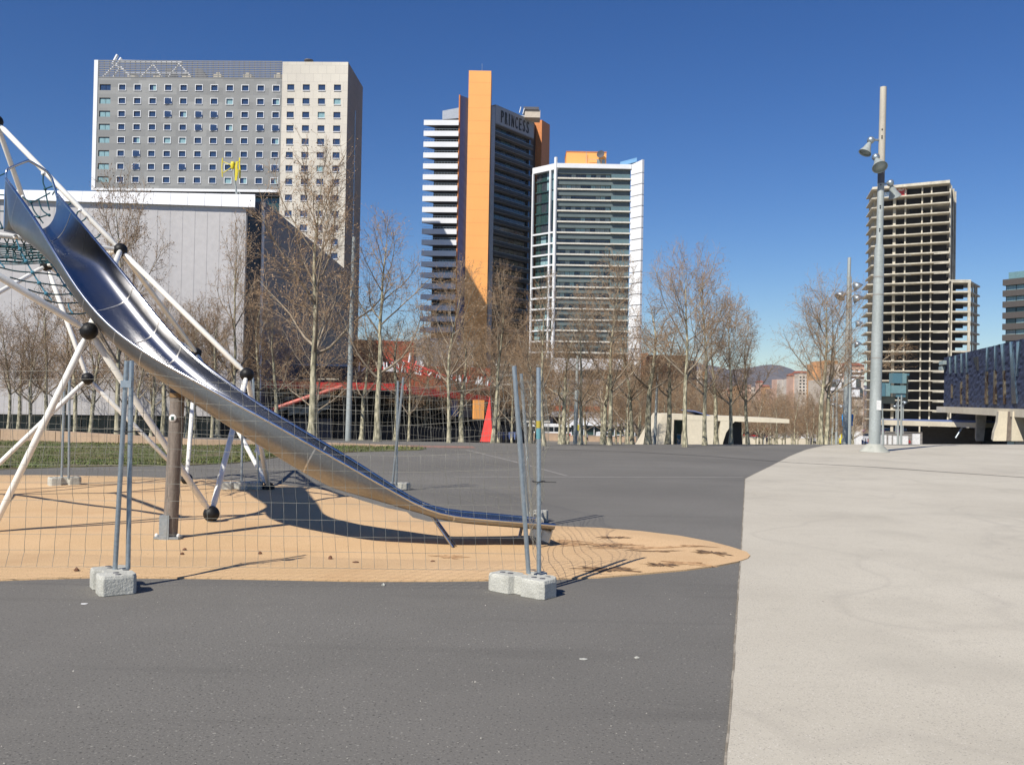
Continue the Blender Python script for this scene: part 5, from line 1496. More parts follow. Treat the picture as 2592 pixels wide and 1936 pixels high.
def rot_about(v, axis, ang):
    return Matrix.Rotation(ang, 3, axis) @ v
def make_tree(seed, h=8.0, clear=0.34, spread=1.0, n1=13, dens=1.0, double=False, twig='twig', leaves=2600):
    R = random.Random(seed)
    tk, lm, tw, lf = MB(), MB(), MB(), MB()
    def wander(p, d, ln, n, r0, r1, mb, sides, jit=0.18, up=0.05):
        pts = [p.copy()]; rs = [r0]
        d = d.normalized()
        for i in range(n):
            d = (d + Vector((R.gauss(0, jit), R.gauss(0, jit), R.gauss(0, jit * .7) + up))).normalized()
            pts.append(pts[-1] + d * ln / n); rs.append(r0 + (r1 - r0) * (i + 1) / n)
        mb.tube(pts, rs, sides, caps=False)
        return pts, rs, d
    def thin(p, d, ln, r, n=2, jit=.2):
        pts = [p]
        for i in range(n):
            d = (d + Vector((R.gauss(0, jit), R.gauss(0, jit), R.gauss(0, jit)))).normalized()
            pts.append(pts[-1] + d * ln / n)
        # three-sided sliver
        b0 = len(tw.v)
        for i, q in enumerate(pts):
            rr = r * (1 - .6 * i / n)
            a = d.orthogonal().normalized(); c = d.cross(a)
            for k in range(3):
                t = 2.094 * k
                v = q + a * (rr * math.cos(t)) + c * (rr * math.sin(t))
                tw.v.append((v.x, v.y, v.z))
        for i in range(n):
            for k in range(3):
                k2 = (k + 1) % 3
                tw.f.append((b0 + i * 3 + k, b0 + i * 3 + k2, b0 + i * 3 + 3 + k2, b0 + i * 3 + 3 + k)); tw.sm.append(False)
        return pts
    def leafbit(p):
        a = Vector((R.gauss(0, 1), R.gauss(0, 1), R.gauss(0, 1))).normalized(); b_ = a.orthogonal().normalized()
        s = R.uniform(.022, .045)
        b0 = len(tw.v)
        for v in (p, p + a * s, p + a * s + b_ * s, p + b_ * s):
            tw.v.append((v.x, v.y, v.z))
        tw.f.append((b0, b0 + 1, b0 + 2, b0 + 3)); tw.sm.append(False)
    r0 = 0.0145 * h + .02
    tips = []
    stems = []
    if double:
        stems.append((Vector((-.12, 0, 0)), Vector((-.03, 0, 1)), 1.0)); stems.append((Vector((.16, .05, 0)), Vector((.09, .02, 1)), .9))
    else:
        stems.append((Vector((0, 0, 0)), Vector((R.gauss(0, .03), R.gauss(0, .03), 1)), 1.0))
    for sp, sdv, sc_ in stems:
        n = 14
        pts = [sp.copy()]; rs = [r0 * 1.35 * sc_]
        d = sdv.normalized()
        H = h * 0.97 * sc_
        for i in range(n):
            t = (i + 1) / n
            j = .02 if t < clear else .07
            d = (d + Vector((R.gauss(0, j), R.gauss(0, j), .08))).normalized()
            pts.append(pts[-1] + d * H / n)
            rs.append(r0 * sc_ * (max(0.10, 1.0 - .42 * t / clear * .7) if t < clear else max(.05, .70 * (1 - (t - clear) / (1 - clear)) ** .9)))
        tk.tube(pts, rs, 10, caps=False)
        def along(t):
            x = t * n; i = min(int(x), n - 1); f_ = x - i
            return pts[i].lerp(pts[i + 1], f_), rs[i] + (rs[i + 1] - rs[i]) * f_
        k1 = int(n1 * sc_)
        for q in range(k1):
            t = clear + (0.97 - clear) * (q / k1) ** 0.85 + R.uniform(-.01, .01)
            if q < 4: t = clear + R.uniform(0, .05)
            p, r = along(min(.98, t))
            az = q * 2.4 + R.uniform(-.5, .5)
            rel = (t - clear) / (1 - clear)
            elev = math.radians(R.uniform(22, 44) + 22 * rel)
            ln = h * spread * (0.36 * (1 - rel) ** .75 + .07) * R.uniform(.8, 1.15)
            d = Vector((math.cos(az) * math.cos(elev), math.sin(az) * math.cos(elev), math.sin(elev)))
            P1, R1, _ = wander(p, d, ln, 6, min(r * .55, .055), .010, lm, 5, .13, .10)
            n2 = max(4, int(ln * 4.2 * dens))
            for j in range(n2):
                tt = .18 + .82 * (j + R.random()) / n2
                x = tt * 6; i = min(int(x), 5)
                p2 = P1[i].lerp(P1[i + 1], x - i)
                dd = (P1[i + 1] - P1[i]).normalized()
                ax = rot_about(dd.orthogonal().normalized(), dd, R.uniform(0, 6.28))
                d2 = rot_about(dd, ax, R.uniform(.5, 1.1))
                l2 = ln * .42 * (1.15 - tt * .7) * R.uniform(.6, 1.2)
                P2, R2, _ = wander(p2, d2, l2, 3, .010, .005, lm, 3, .2, .10)
                n3 = max(3, int(l2 * 9 * dens))
                for c in range(n3):
                    tc_ = .15 + .85 * (c + R.random()) / n3
                    x = tc_ * 3; i = min(int(x), 2)
                    p3 = P2[i].lerp(P2[i + 1], x - i)
                    dd = (P2[i + 1] - P2[i]).normalized()
                    ax = rot_about(dd.orthogonal().normalized(), dd, R.uniform(0, 6.28))
                    d3 = rot_about(dd, ax, R.uniform(.4, 1.2)) + Vector((0, 0, .15))
                    l3 = R.uniform(.25, .6) * h / 8
                    P3 = thin(p3, d3, l3, .0050, 3)
                    for e in range(3):
                        i = R.randint(0, 2)
                        p4 = P3[i].lerp(P3[i + 1], R.random())
                        d4 = (P3[i + 1] - P3[i]).normalized() + Vector((R.gauss(0, .6), R.gauss(0, .6), R.gauss(0, .6)))
                        P4 = thin(p4, d4, R.uniform(.12, .32) * h / 8, .0040, 1)
                        tips.append(P4[-1])
    for p in R.sample(tips, min(len(tips), leaves)):
        leafbit(p)
    return (tk.mesh('trunk', M['bark']), lm.mesh('limbs', M['limb']), tw.mesh('crown', M[twig]), h)
PROTO = [make_tree(1, 8, .30, 1.15, 17, 1.05), make_tree(2, 8, .34, 1.05, 16, 1.0), make_tree(3, 8, .36, 1.25, 16, 1.0),
         make_tree(4, 8, .28, .95, 17, 1.0), make_tree(5, 8, .33, 1.2, 15, 1.0, double=True), make_tree(6, 8, .38, .75, 13, .95, leaves=1200)]
FARP = [make_tree(11, 8, .22, 1.25, 15, .95, twig='twig_far', leaves=2500), make_tree(12, 8, .22, 1.2, 14, .95, twig='twig_far', leaves=2500), make_tree(13, 8, .24, 1.15, 14, .9, twig='twig_far', leaves=2500)]
def tree(proto, x, y, z, height, rz, label, group=None, wide=1.0, tilt=0.0):
    tkm, lmm, twm, h0 = proto
    r = empty('plane_tree', Vector((x, y, z)), rz, label, 'tree', group)
    s = height / h0
    r.scale = (s * wide, s * wide, s)
    r.rotation_euler = (0, tilt, rz)
    t = place('trunk', tkm, r)
    place('limbs', lmm, r); place('crown', twm, r, kind='stuff')
    return r
def tree_px(pi, xb, yb, ytop, label, Y=None, wide=1.0, rz=0.0, tilt=0.0, group=None, xr=None):
    if Y is None:
        p = gnd(xb, yb); Y = p.y
    base = at(xb, yb, Y)
    gz = ground_z(base.x, Y)
    h = at(xb, ytop, Y).z - gz
    return tree(PROTO[pi], base.x, Y, gz - .03, h, rz, label, group, wide, tilt)
G1 = 'bare plane trees on the plaza'
tree_px(0, 788, 1112, 402, 'tallest bare plane tree, just left of the grey lamp mast by the dark hall corner', Y=37.0, wide=.85, rz=.4, group=G1)
tree_px(3, 955, 1121, 540, 'bare plane tree right of the grey lamp mast, before the terracotta wall', Y=36.5, wide=.9, rz=1.0, group=G1)
tree_px(2, 1137, 1119, 690, 'bare plane tree standing left of the orange panel, forked low', Y=36.5, wide=.75, rz=2.2, group=G1)
tree_px(1, 1248, 1114, 690, 'bare plane tree whose trunk stands against the bright red wedge', Y=38.0, wide=.82, rz=.7, group=G1)
tree_px(1, 1377, 1125, 700, 'slender leaning bare tree directly behind the right fence posts', Y=34.5, wide=.7, rz=3.0, tilt=.03, group=G1)
tree_px(3, 1469, 1118, 770, 'bare plane tree with a lumpy white trunk before the red bus', Y=37.0, wide=1.0, rz=4.0, group=G1)
tree_px(0, 1543, 1115, 668, 'thick-trunked bare plane tree in front of the white podium', Y=37.5, wide=.80, rz=5.0, group=G1)
tree_px(2, 1734, 1126, 655, 'pale smooth-trunked bare tree at the left glazing of the concrete pavilion', Y=35.5, wide=.78, rz=.2, group=G1)
tree_px(0, 1784, 1117, 690, 'mottled bare tree against the doorway of the concrete pavilion', Y=38.0, wide=.80, rz=1.7, group=G1)
tree_px(3, 1850, 1114, 760, 'bare tree at the canted pier of the concrete pavilion', Y=40.0, wide=.9, rz=2.7, group=G1)
tree_px(1, 1893, 1114, 800, 'slim bare tree under the cantilevered canopy end of the pavilion', Y=41.0, wide=.9, rz=3.3, group=G1)
tree_px(4, 2084, 1116, 715, 'twin-stemmed bare tree standing alone between the pavilion and the twin masts', Y=42.5, wide=.95, rz=.1, group=G1)
tree_px(5, 1813, 1113, 820, 'thin bare tree between the pavilion doorway and its canted pier', Y=43, wide=1.2, rz=5.3, group=G1)
tree_px(5, 1690, 1113, 800, 'thin bare tree before the sloping end wall of the pavilion', Y=42, wide=1.3, rz=.9, group=G1)
tree_px(5, 1640, 1112, 760, 'bare tree just left of the concrete pavilion', Y=41, wide=1.4, rz=2.9, group=G1)
tree_px(1, 1600, 1114, 790, 'bare tree before the right edge of the white podium', Y=42, wide=1.0, rz=4.4, group=G1)
tree_px(5, 1423, 1116, 830, 'thin bare sapling at the tail of the red bus', Y=38, wide=1.4, rz=1.4, group=G1)
tree_px(5, 1527, 1116, 860, 'small bare tree just left of the thick-trunked plane', Y=41, wide=1.5, rz=1.9, group=G1)
tree_px(5, 1002, 1119, 800, 'thin bare tree left of the crossing rear fence posts', Y=39, wide=1.3, rz=.5, group=G1)
tree_px(5, 915, 1119, 830, 'thin bare sapling right beside the grey lamp mast', Y=40, wide=1.3, rz=2.5, group=G1)
tree_px(5, 1168, 1118, 800, 'thin crooked bare tree just right of the low-forked plane', Y=40, wide=1.3, rz=3.5, group=G1)
# row before the silver hall
G2 = 'bare trees in front of the silver hall'
left = [(20, 1088, 800, 1, 'bare tree at the far left edge of the photo'), (45, 1090, 830, 5, 'second bare tree from the left edge'), (116, 1090, 720, 3, 'bare tree with a lit trunk behind the small black ball joint'),
        (192, 1092, 810, 5, 'thin bare tree behind the pair of far left fence posts'), (228, 1094, 760, 1, 'bare tree directly below the rear black ball joint'), (297, 1098, 470, 0, 'tall bare tree reaching above the hall parapet behind the slide'),
        (383, 1100, 800, 2, 'bare tree between the front fence posts and the brown slide post'), (412, 1101, 760, 5, 'thin bare tree just left of the brown slide post'), (472, 1103, 800, 5, 'thin bare tree just right of the brown slide post'),
        (495, 1104, 780, 1, 'bare tree behind the slide where its bright bend is'), (551, 1106, 790, 5, 'thin bare tree under the steep slide section'), (590, 1108, 560, 3, 'tall slim bare tree at the corner of the silver hall'),
        (660, 1110, 740, 1, 'bare tree before the lattice panels of the red pavilion'), (700, 1110, 800, 5, 'thin bare tree left of the tallest plane'), (340, 1098, 830, 1, 'bare tree half hidden behind the front fence posts'), (75, 1090, 860, 2, 'low bushy bare tree between the two leftmost trees')]
for i, (x, yb, yt, pi, lab) in enumerate(left):
    tree_px(pi, x, yb, yt, lab, Y=39 + (i * 7 % 5) * 1.6 + (3 if pi == 5 else 0), wide=(.62 if yt < 600 else (1.25 if pi == 5 else .95)), rz=i * 1.9, group=G2)
# second row and the sunken avenue
G3 = 'bare trees massed along the sunken avenue'
RT = random.Random(17)
nfar = 0
FTOP = [(0, 760), (560, 740), (900, 800), (1250, 830), (1450, 900), (1640, 945), (1800, 985), (1950, 1000), (2180, 1000)]
def ZONE(x, Y):
    if Y < 70 and x < 660: return 'bare tree in the second row between the front trees and the silver hall', 'second row of bare trees by the silver hall'
    if Y < 70 and x < 1130: return 'bare tree standing right in front of the red pavilion fascia', 'bare trees by the red pavilion'
    if x < 1640: return 'bare brown tree standing between the plaza trees and the white podium', 'bare trees before the white podium'
    if x < 1830: return 'bare brown tree rising behind the concrete pavilion', 'bare trees behind the concrete pavilion'
    if x < 2060: return 'bare brown tree massed in the sunken avenue below the far flats', G3
    return 'bare brown tree massed in the avenue near the twin masts', 'bare avenue trees by the twin masts'
def far(xpx, Y, h, sq=1.1):
    p = at(xpx, 1060, Y)
    gz = ground_z(p.x, Y)
    h = min(18, at(xpx, interp(FTOP, xpx) + RT.uniform(-25, 30), Y).z - gz)
    h = min(h, 11.5) if Y < 100 else max(h, 6)
    tree(RT.choice(FARP), p.x, Y, gz - .05, h, RT.uniform(0, 6.28), *ZONE(xpx, Y), sq * RT.uniform(.85, 1.1))
for Y, n, x0, x1, h in ((54, 3, 1280, 1640, 8.2), (62, 20, 20, 1640, 8.2), (92, 5, 1130, 1640, 9.2), (90, 13, 1020, 2180, 9.8), (108, 15, 1500, 2170, 10.5), (128, 15, 1560, 2170, 11.6), (152, 16, 1560, 2170, 12.6), (180, 16, 1600, 2170, 14), (215, 16, 1600, 2150, 14.5)):
    for i in range(n):
        x = x0 + (x1 - x0) * (i + RT.uniform(.2, .8)) / n
        if Y == 62 and (640 < x < 1130 and i % 3 or 1185 < x < 1262): continue
        far(x, Y + RT.uniform(-6, 6), h * RT.uniform(.85, 1.06), 1.15 if Y > 80 else .9)

# ================================================================== MASTS AND LAMPS
def bell_lamp(root, top, aim, s=1.0):
    """ball joint and bell-shaped floodlight shade; aim = direction of the opening"""
    aim = Vector(aim).normalized()
    m = MB(); m.lathe([(.0, -.13), (.10, -.10), (.135, 0), (.10, .08), (.0, .10)], top, -aim, n=16)
    m.lathe([(.15 * s, 0.0), (.15 * s, .02)], top, -aim, n=16)
    j = m.build('lamp_joint', M['galv'], root)
    m = MB(); b = Vector(top) + aim * .12
    m.lathe([(.07 * s, 0), (.12 * s, .10), (.17 * s, .25), (.27 * s, .42), (.275 * s, .44), (.26 * s, .43), (.16 * s, .24), (.10 * s, .10), (.0, .08)], b, aim, n=24)
    m.build('lamp_shade', M['pole_paint'], root)
    m = MB(); m.lathe([(.0, 0.0), (.245 * s, 0.0), (.245 * s, .012), (0, .03)], b + aim * .405, aim, n=20)
    m.build('lamp_glass', M['pale_glass'], root)
base = gnd(2213, 1143)
LM = empty('lamp_mast', base, label='tall tapered grey lamp mast with three bell floodlights on the pale pavement', cat='lamp mast')
YM = base.y
top = at(2236, 221, YM)
mid = at(2228, 415, YM); lo_ = at(2226, 485, YM); seg2 = at(2214, 620, YM)
ax = lambda y: Vector((interp([(221, top.x), (1143, base.x)], y), YM, 0)) + Vector((0, 0, at(2225, y, YM).z))
m = MB(); m.tube([ax(462), ax(221)], [.118, .112], 20); m.build('upper_pole', M['pole_cream'], LM)
m = MB(); m.tube([ax(1128), ax(800), ax(632), ax(618), ax(463)], [.205, .19, .165, .118, .116], 24); m.build('lower_pole', M['pole_paint'], LM)
m = MB(); m.tube([ax(463) - Vector((.0, 0, .03)), ax(416)], [.121, .121], 20); m.build('dark_sleeve', M['dark_clad'], LM)
m = MB(); m.lathe([(.52, 0), (.48, .05), (.33, .20), (.30, .24), (.25, .27), (.20, .28)], (base.x, base.y, 0.0), n=28); m.build('base_collar', mat('concrete_collar', (.42, .42, .37), .85, c2=(.3, .31, .27), scale=3), LM)
for yy in (700, 745, 905):
    m = MB(); m.tube([ax(yy + 3), ax(yy)], [.2, .2] if yy > 800 else [.188, .186], 24, caps=True); m.build('pole_band', M['dark_ledge'], LM)
# sticker, small bolts
m = MB(); p = ax(1022); m.box(p.x - .04, p.x + .12, p.y - .215, p.y - .198, p.z - .22, p.z + .12); m.build('sticker', M['white'], LM)
for yy in (330, 347, 352, 470, 523, 528, 581, 586):
    p = ax(yy) + Vector((-.05, -.118, 0)); m = MB(); m.box(p.x - .02, p.x + .02, p.y - .01, p.y + .01, p.z - .02, p.z + .02); m.build('bolt_hole', M['black'], LM)
def lp(x, y, d=0): return at(*Z6(x, y), YM + d)
bell_lamp(LM, lp(473, 535, -.05), (-.42, -.15, -.85), .82)
bell_lamp(LM, lp(511, 668, -.28), (.03, -.62, -.80), .98)
bell_lamp(LM, lp(622, 865, .1), (.42, .25, -.85), .82)
m = MB(); m.tube([lp(535, 535), lp(490, 535, -.05)], .04, 8); m.build('lamp_arm', M['galv'], LM)
m = MB(); m.tube([lp(525, 672), lp(511, 670, -.22)], .05, 8); m.build('lamp_arm', M['galv'], LM)
m = MB(); m.tube([lp(550, 880), lp(600, 872, .1)], .035, 8); m.build('lamp_arm', M['galv'], LM)

def mast(xt, yt, xb, yb, Y, r, label, lamps=(), band=None):
    t, b = at(xt, yt, Y), at(xb, yb, Y)
    g = ground_z(b.x, Y); b.z = g
    root = empty('lamp_mast', b, label=label, cat='lamp mast', group='slim lamp masts in the distance')
    m = MB(); m.tube([b, b.lerp(t, .5), t], [r, r * .85, r * .6], 12); m.build('pole', M['pole_paint'], root)
    for (x, y, dx) in lamps:
        c = at(x, y, Y)
        s = r / .13
        m = MB(); m.lathe([(.05 * s, 0), (.16 * s, .12 * s), (.27 * s, .34 * s), (.25 * s, .34 * s), (.1 * s, .1 * s)], c + Vector((0, 0, .2 * s)), (dx, -.2, -.8), n=12); m.build('lamp_shade', M['galv'], root)
        m = MB(); q = b.lerp(t, (c.z - b.z) / (t.z - b.z)); m.tube([q, c + Vector((0, 0, .2 * s))], .03 * s, 5); m.build('lamp_arm', M['galv'], root)
    return root
mast(896, 600, 881, 1122, 36.5, .115, 'slim grey lamp mast right of the tallest plane tree')
mast(2150, 652, 2139, 1110, 47, .135, 'left one of the twin grey lamp masts with dark bell lamps', [(2162, 726, .6), (2162, 757, .6), (2134, 750, -.6)])
mast(2153, 700, 2150, 1112, 52, .11, 'right one of the twin grey lamp masts', [(2168, 820, .5), (2165, 872, .5)])
mast(1665, 930, 1657, 1112, 44, .07, 'thin lamp mast just left of the concrete pavilion')
mast(1462, 900, 1456, 1114, 42, .10, 'grey mast with a white foot left of the lumpy-trunked plane')
mast(2110, 990, 2107, 1110, 110, .14, 'small distant lamp mast left of the twin masts', [(2103, 1015, -.6), (2113, 1010, .6)])
mast(2119, 965, 2117, 1110, 100, .14, 'distant lamp mast with three small lamps beside the office', [(2126, 1030, .6), (2112, 1025, -.5)])
mast(2274, 1004, 2273, 1108, 100, .13, 'left of two lamp masts in front of the teal glass boxes', [(2268, 1030, -.6), (2279, 1030, .6)])
mast(2282, 1000, 2281, 1108, 96, .12, 'right of two lamp masts in front of the teal glass boxes', [(2287, 1020, .6)])
mast(2235, 1056, 2235, 1108, 90, .14, 'short grey post beside the low canopy')
for (x0, x1, lab) in ((2132, 2137, 'left blue banner hanging on the twin masts'), (2148, 2159, 'right blue banner hanging on the twin masts')):
    a, b = at(x0, 1048, 52.5), at(x1, 1078, 52.5)
    m = MB()
    for k in range(7):
        if Y == 62 and (640 < x < 1130 and i % 3 or 1185 < x < 1262): continue
    vs = []
    for k in range(9):
        t = k / 8; z = a.z + (b.z - a.z) * t; bulge = .05 * math.sin(math.pi * t * 2)
        vs += [(a.x, 52.5 + bulge, z), (b.x, 52.5 - bulge, z), (b.x, 52.53 - bulge, z), (a.x, 52.53 + bulge, z)]
    m.add(vs, [(4 * k + j, 4 * k + (j + 1) % 4, 4 * k + 4 + (j + 1) % 4, 4 * k + 4 + j) for k in range(8) for j in range(4)])
    m.build('banner', M['banner_blue'], label=lab, cat='banner', group='blue banners on the twin masts')

# ================================================================== CLIMBING FRAME
def npx(x, y, Y): return at(x, y, Y)
NODE = {'top': npx(-10, 308, 14.6), 'back_high': npx(118, 672, 16.5), 'side_high': npx(305, 633, 14.5), 'front': npx(225, 838, 11.2), 'rear_low': npx(222, 958, 16.4), 'side_mid': npx(625, 948, 14.2), 'rear_mid': npx(497, 893, 19.0),
        'g_front': npx(535, 1300, 12.4), 'g_side': npx(680, 1235, 16.6), 'g_rear': npx(473, 1212, 17.4), 'g_left': npx(-30, 1362, 11.2), 'g_left2': npx(-85, 1252, 15.4), 'off_high': npx(-330, 500, 9.8), 'off_mid': npx(-330, 925, 13.5), 'off_top': npx(-420, 545, 12.4)}
CF_ = empty('climbing_frame', NODE['g_front'].xy.to_3d(), label='white tube climbing frame with black ball joints behind the slide', cat='climbing frame')
TUB = [('top', 'side_high'), ('side_high', 'side_mid'), ('top', 'back_high'), ('side_high', 'front'), ('front', 'g_front'), ('front', 'g_left'), ('front', 'off_high'), ('side_high', 'rear_mid'), ('side_high', 'back_high'), ('side_high', 'off_top'),
       ('back_high', 'rear_low'), ('back_high', 'off_mid'), ('back_high', 'rear_mid'), ('rear_low', 'g_rear'), ('rear_low', 'g_left2'), ('rear_mid', 'g_rear'), ('rear_mid', 'g_side'), ('side_mid', 'g_front'), ('side_mid', 'g_side'), ('off_mid', 'g_left2'), ('off_high', 'g_left'), ('off_top', 'top'), ('off_top', 'off_high'), ('off_top', 'off_mid'), ('off_high', 'off_mid'), ('g_left', 'off_mid')]
for a, b_ in TUB:
    A, Bn = NODE[a], NODE[b_]
    d = (Bn - A).normalized()
    m = MB(); m.tube([A + d * .06, A + d * .16, A + d * .17, Bn - d * .17, Bn - d * .16, Bn - d * .06], [.030, .034, .040, .040, .034, .030], 14)
    m.build('frame_tube', M['white_tube'], CF_)
bm_ = MB(); bm_.ball((0, 0, 0), .104, 28, 18); bm_.lathe([(.1055, -.006), (.1055, .006)], (0, 0, 0), n=28); ballm = bm_.mesh('ball_joint', M['rubber'])
for p in NODE.values():
    place('ball_joint', ballm, CF_, p - origin_of(CF_), random.random() * 6)
for k in ('g_front', 'g_side', 'g_rear', 'g_left', 'g_left2'):
    p = NODE[k]
    m = MB(); m.lathe([(.05, 0), (.05, p.z)], (p.x, p.y, 0), n=12); m.build('ground_anchor', M['galv'], CF_)
# collar plates on the low ball
# ------------------------------------------------------------------ ropes
RN = empty('rope_net', at(60, 620, 14).xy.to_3d(), label='teal rope climbing net hanging around the top of the slide', cat='rope net')
ZB = lambda x, y: (x / 3.9325, 400 + y / 3.9325)
def rope(pts, k, Y, r=.0105, name='rope'):
    P = [at(*ZB(x, y), Y[0] + (Y[1] - Y[0]) * i / max(1, len(pts) - 1)) if isinstance(Y, tuple) else at(*ZB(x, y), Y) for i, (x, y) in enumerate(pts)]
    if len(P) > 2:                                  # smooth the polyline
        Q = []
        for i in range(len(P) - 1):
            p0, p1, p2, p3 = P[max(i - 1, 0)], P[i], P[i + 1], P[min(i + 2, len(P) - 1)]
            for s in range(4):
                t = s / 4
                Q.append(0.5 * ((2 * p1) + (p2 - p0) * t + (2 * p0 - 5 * p1 + 4 * p2 - p3) * t * t + (3 * p1 - p0 - 3 * p2 + p3) * t ** 3))
        Q.append(P[-1]); P = Q
    m = MB(); m.tube(P, r, 7); m.build(name, M[k], RN)
def knot(x, y, Y, k='rope_blue', s=.028):
    m = MB(); m.ball(at(*ZB(x, y), Y), s, 10, 7); m.build('rope_clamp', M[k], RN)
W1 = [(155, 790), (200, 910), (260, 1030), (325, 1140), (390, 1245), (460, 1350), (515, 1415)]
W2 = [(420, 850), (465, 940), (520, 1060), (580, 1165), (645, 1270), (710, 1350), (780, 1420)]
rope(W1, 'rope_blue', 13.1); rope(W2, 'rope_blue', 13.6); rope([(680, 1450), (690, 1500), (725, 1545)], 'rope_blue', 13.3)
rope([(-40, 980), (0, 1040), (45, 1090)], 'rope_blue', 13.2)
for x, y in W1[1:6]: knot(x, y, 13.08)
for x, y in W2[1:6]: knot(x, y, 13.58)
for pts in ([(-60, 1085), (0, 1090), (150, 1125), (325, 1140), (450, 1150), (580, 1165), (645, 1170)], [(100, 1188), (240, 1225), (390, 1245), (520, 1262), (645, 1272), (722, 1270)],
            [(280, 1308), (370, 1338), (460, 1352), (590, 1360), (710, 1354), (780, 1354)], [(440, 1412), (540, 1436), (650, 1446), (830, 1438)], [(665, 1548), (780, 1553), (860, 1542), (905, 1530)]):
    rope(pts, 'rope_teal', (13.0, 13.9))
RQ = random.Random(8)
for i in range(13):
    y0 = 850 + i * 17; y1 = 872 + i * 15
    rope([(-80, y0 - 6 + RQ.uniform(-8, 8)), (80, y0 + RQ.uniform(-8, 8)), (240, (y0 + y1) / 2 + 8 + RQ.uniform(-6, 6)), (400, y1 + RQ.uniform(-8, 8)), (560 - abs(i - 9) * 4, y1 + RQ.uniform(-6, 6))], 'rope_teal', 13.2 + i * .13, .0095)
for i in range(15):
    x = -40 + i * 42
    rope([(x, 800 + x * .09), (x + RQ.uniform(20, 50) * (-1) ** i, 900), (x + RQ.uniform(-20, 20), 960), (x + 30 * (-1) ** i, 1040)], 'rope_teal', (13.1, 14.9), .009)
for x in (155,): 
    m = MB(); m.ball(at(*ZB(x, 788), 13.1), .035, 10, 7); m.build('rope_clamp', M['white_tube'], RN)
for pts in ([(432, 160), (428, 240), (450, 310), (465, 400), (478, 460), (492, 520)], [(450, 310), (520, 282)], [(225, 388), (310, 440), (385, 410), (500, 348)], [(310, 440), (335, 520), (385, 590), (430, 650)], [(385, 410), (400, 475), (430, 530), (490, 572)],
            [(325, 572), (385, 592), (440, 578), (492, 560)], [(660, 474), (690, 462), (706, 448)], [(760, 592), (770, 545), (795, 526)], [(785, 644), (830, 622), (858, 596)], [(925, 806), (970, 790), (1002, 756)],
            [(-60, 182), (0, 175), (45, 155)], [(-60, 366), (50, 370)], [(-60, 528), (45, 532)], [(-40, 560), (0, 640), (22, 700), (-30, 705)], [(520, 370), (545, 330), (560, 295)]):
    rope(pts, 'rope_teal', 14.3)
for x, y in ((450, 310), (310, 440), (385, 590), (490, 570), (20, 698)): knot(x, y, 14.28, 'rope_teal', .024)
knot(432, 155, 14.4, 'white_tube', .035); knot(795, 524, 14.4, 'white_tube', .03); knot(228, 388, 14.4, 'white_tube', .03)

# ================================================================== SLIDE
NEAR = [(18, 456), (46, 494), (76, 537), (102, 575), (132, 629), (165, 682), (193, 728), (224, 769), (250, 798), (270, 820), (318, 859), (399, 913), (477, 954), (590, 1018), (681, 1066), (772, 1118), (862, 1167), (960, 1224), (1020, 1256), (1060, 1280), (1085, 1296), (1110, 1303), (1160, 1308), (1250, 1316), (1345, 1324)]
FARR = [(132, 474), (153, 502), (196, 553), (237, 604), (280, 654), (331, 718), (400, 808), (454, 870), (527, 933), (586, 975), (658, 1027), (731, 1068), (772, 1094), (862, 1146), (960, 1208), (1030, 1255), (1071, 1279), (1101, 1289), (1160, 1295), (1250, 1302), (1350, 1312)]
P0, Pc, Pe = Vector((-6.85, 13.4)), Vector((-4.45, 9.6)), Vector((.42, 11.2))
WID = .66
def plan(t):
    c = P0 * (1 - t) ** 2 + Pc * 2 * t * (1 - t) + Pe * t * t
    d = ((Pc - P0) * (1 - t) + (Pe - Pc) * t).normalized()
    return c, d
NS = 60
cl, nr, fr3 = [], [], []
for i in range(NS + 1):
    t = i / NS
    c, d = plan(t)
    lat = Vector((-d.y, d.x))                       # towards the far rim
    def solve(p, tab):
        z = 2.0
        for _ in range(6):
            v = Vector((p.x, p.y, z - EYE))
            sx = CX + F * v.dot(RGT) / v.dot(FWD)
            y = interp(tab, sx)
            # z on the ray through (sx, y) at depth p.y
            dd = ray(sx, y)
            z = EYE + dd.z * p.y / dd.y
        return z
    pn, pf_ = c - lat * WID / 2, c + lat * WID / 2
    zn, zf = solve(pn, NEAR), solve(pf_, FARR)
    nr.append((pn.x, pn.y, zn)); fr3.append((pf_.x, pf_.y, zf))
def smooth(a, it=3):
    for _ in range(it):
        a = [a[0]] + [tuple((a[i - 1][k] + 2 * a[i][k] + a[i + 1][k]) / 4 for k in range(3)) for i in range(1, len(a) - 1)] + [a[-1]]
    return a
SLZ = [(a[2], b_[2]) for a, b_ in zip(nr, fr3)]
zz_ = []
for a, b_ in SLZ:
    mid_ = (a + b_) / 2; df = max(-.2, min(.2, (b_ - a) / 2))
    zz_.append((mid_ - df, mid_ + df))
nr = smooth([(p[0], p[1], z[0]) for p, z in zip(nr, zz_)]); fr3 = smooth([(p[0], p[1], z[1]) for p, z in zip(fr3, zz_)])
print('SLIDE', [tuple(round(v, 2) for v in nr[i]) + (round(fr3[i][2], 2),) for i in range(0, NS + 1, 5)], [round(a - b_, 2) for a, b_ in SLZ[::5]])
def depth(t):
    p = nr[int(round(t * NS))]
    v = Vector((p[0], p[1], p[2] - EYE)); x = CX + F * v.dot(RGT) / v.dot(FWD)
    return interp([(0, .60), (25, .58), (60, .50), (140, .26), (400, .255), (590, .30), (780, .335), (862, .33), (910, .28), (960, .21), (1036, .12), (1080, .08), (1350, .075)], x)
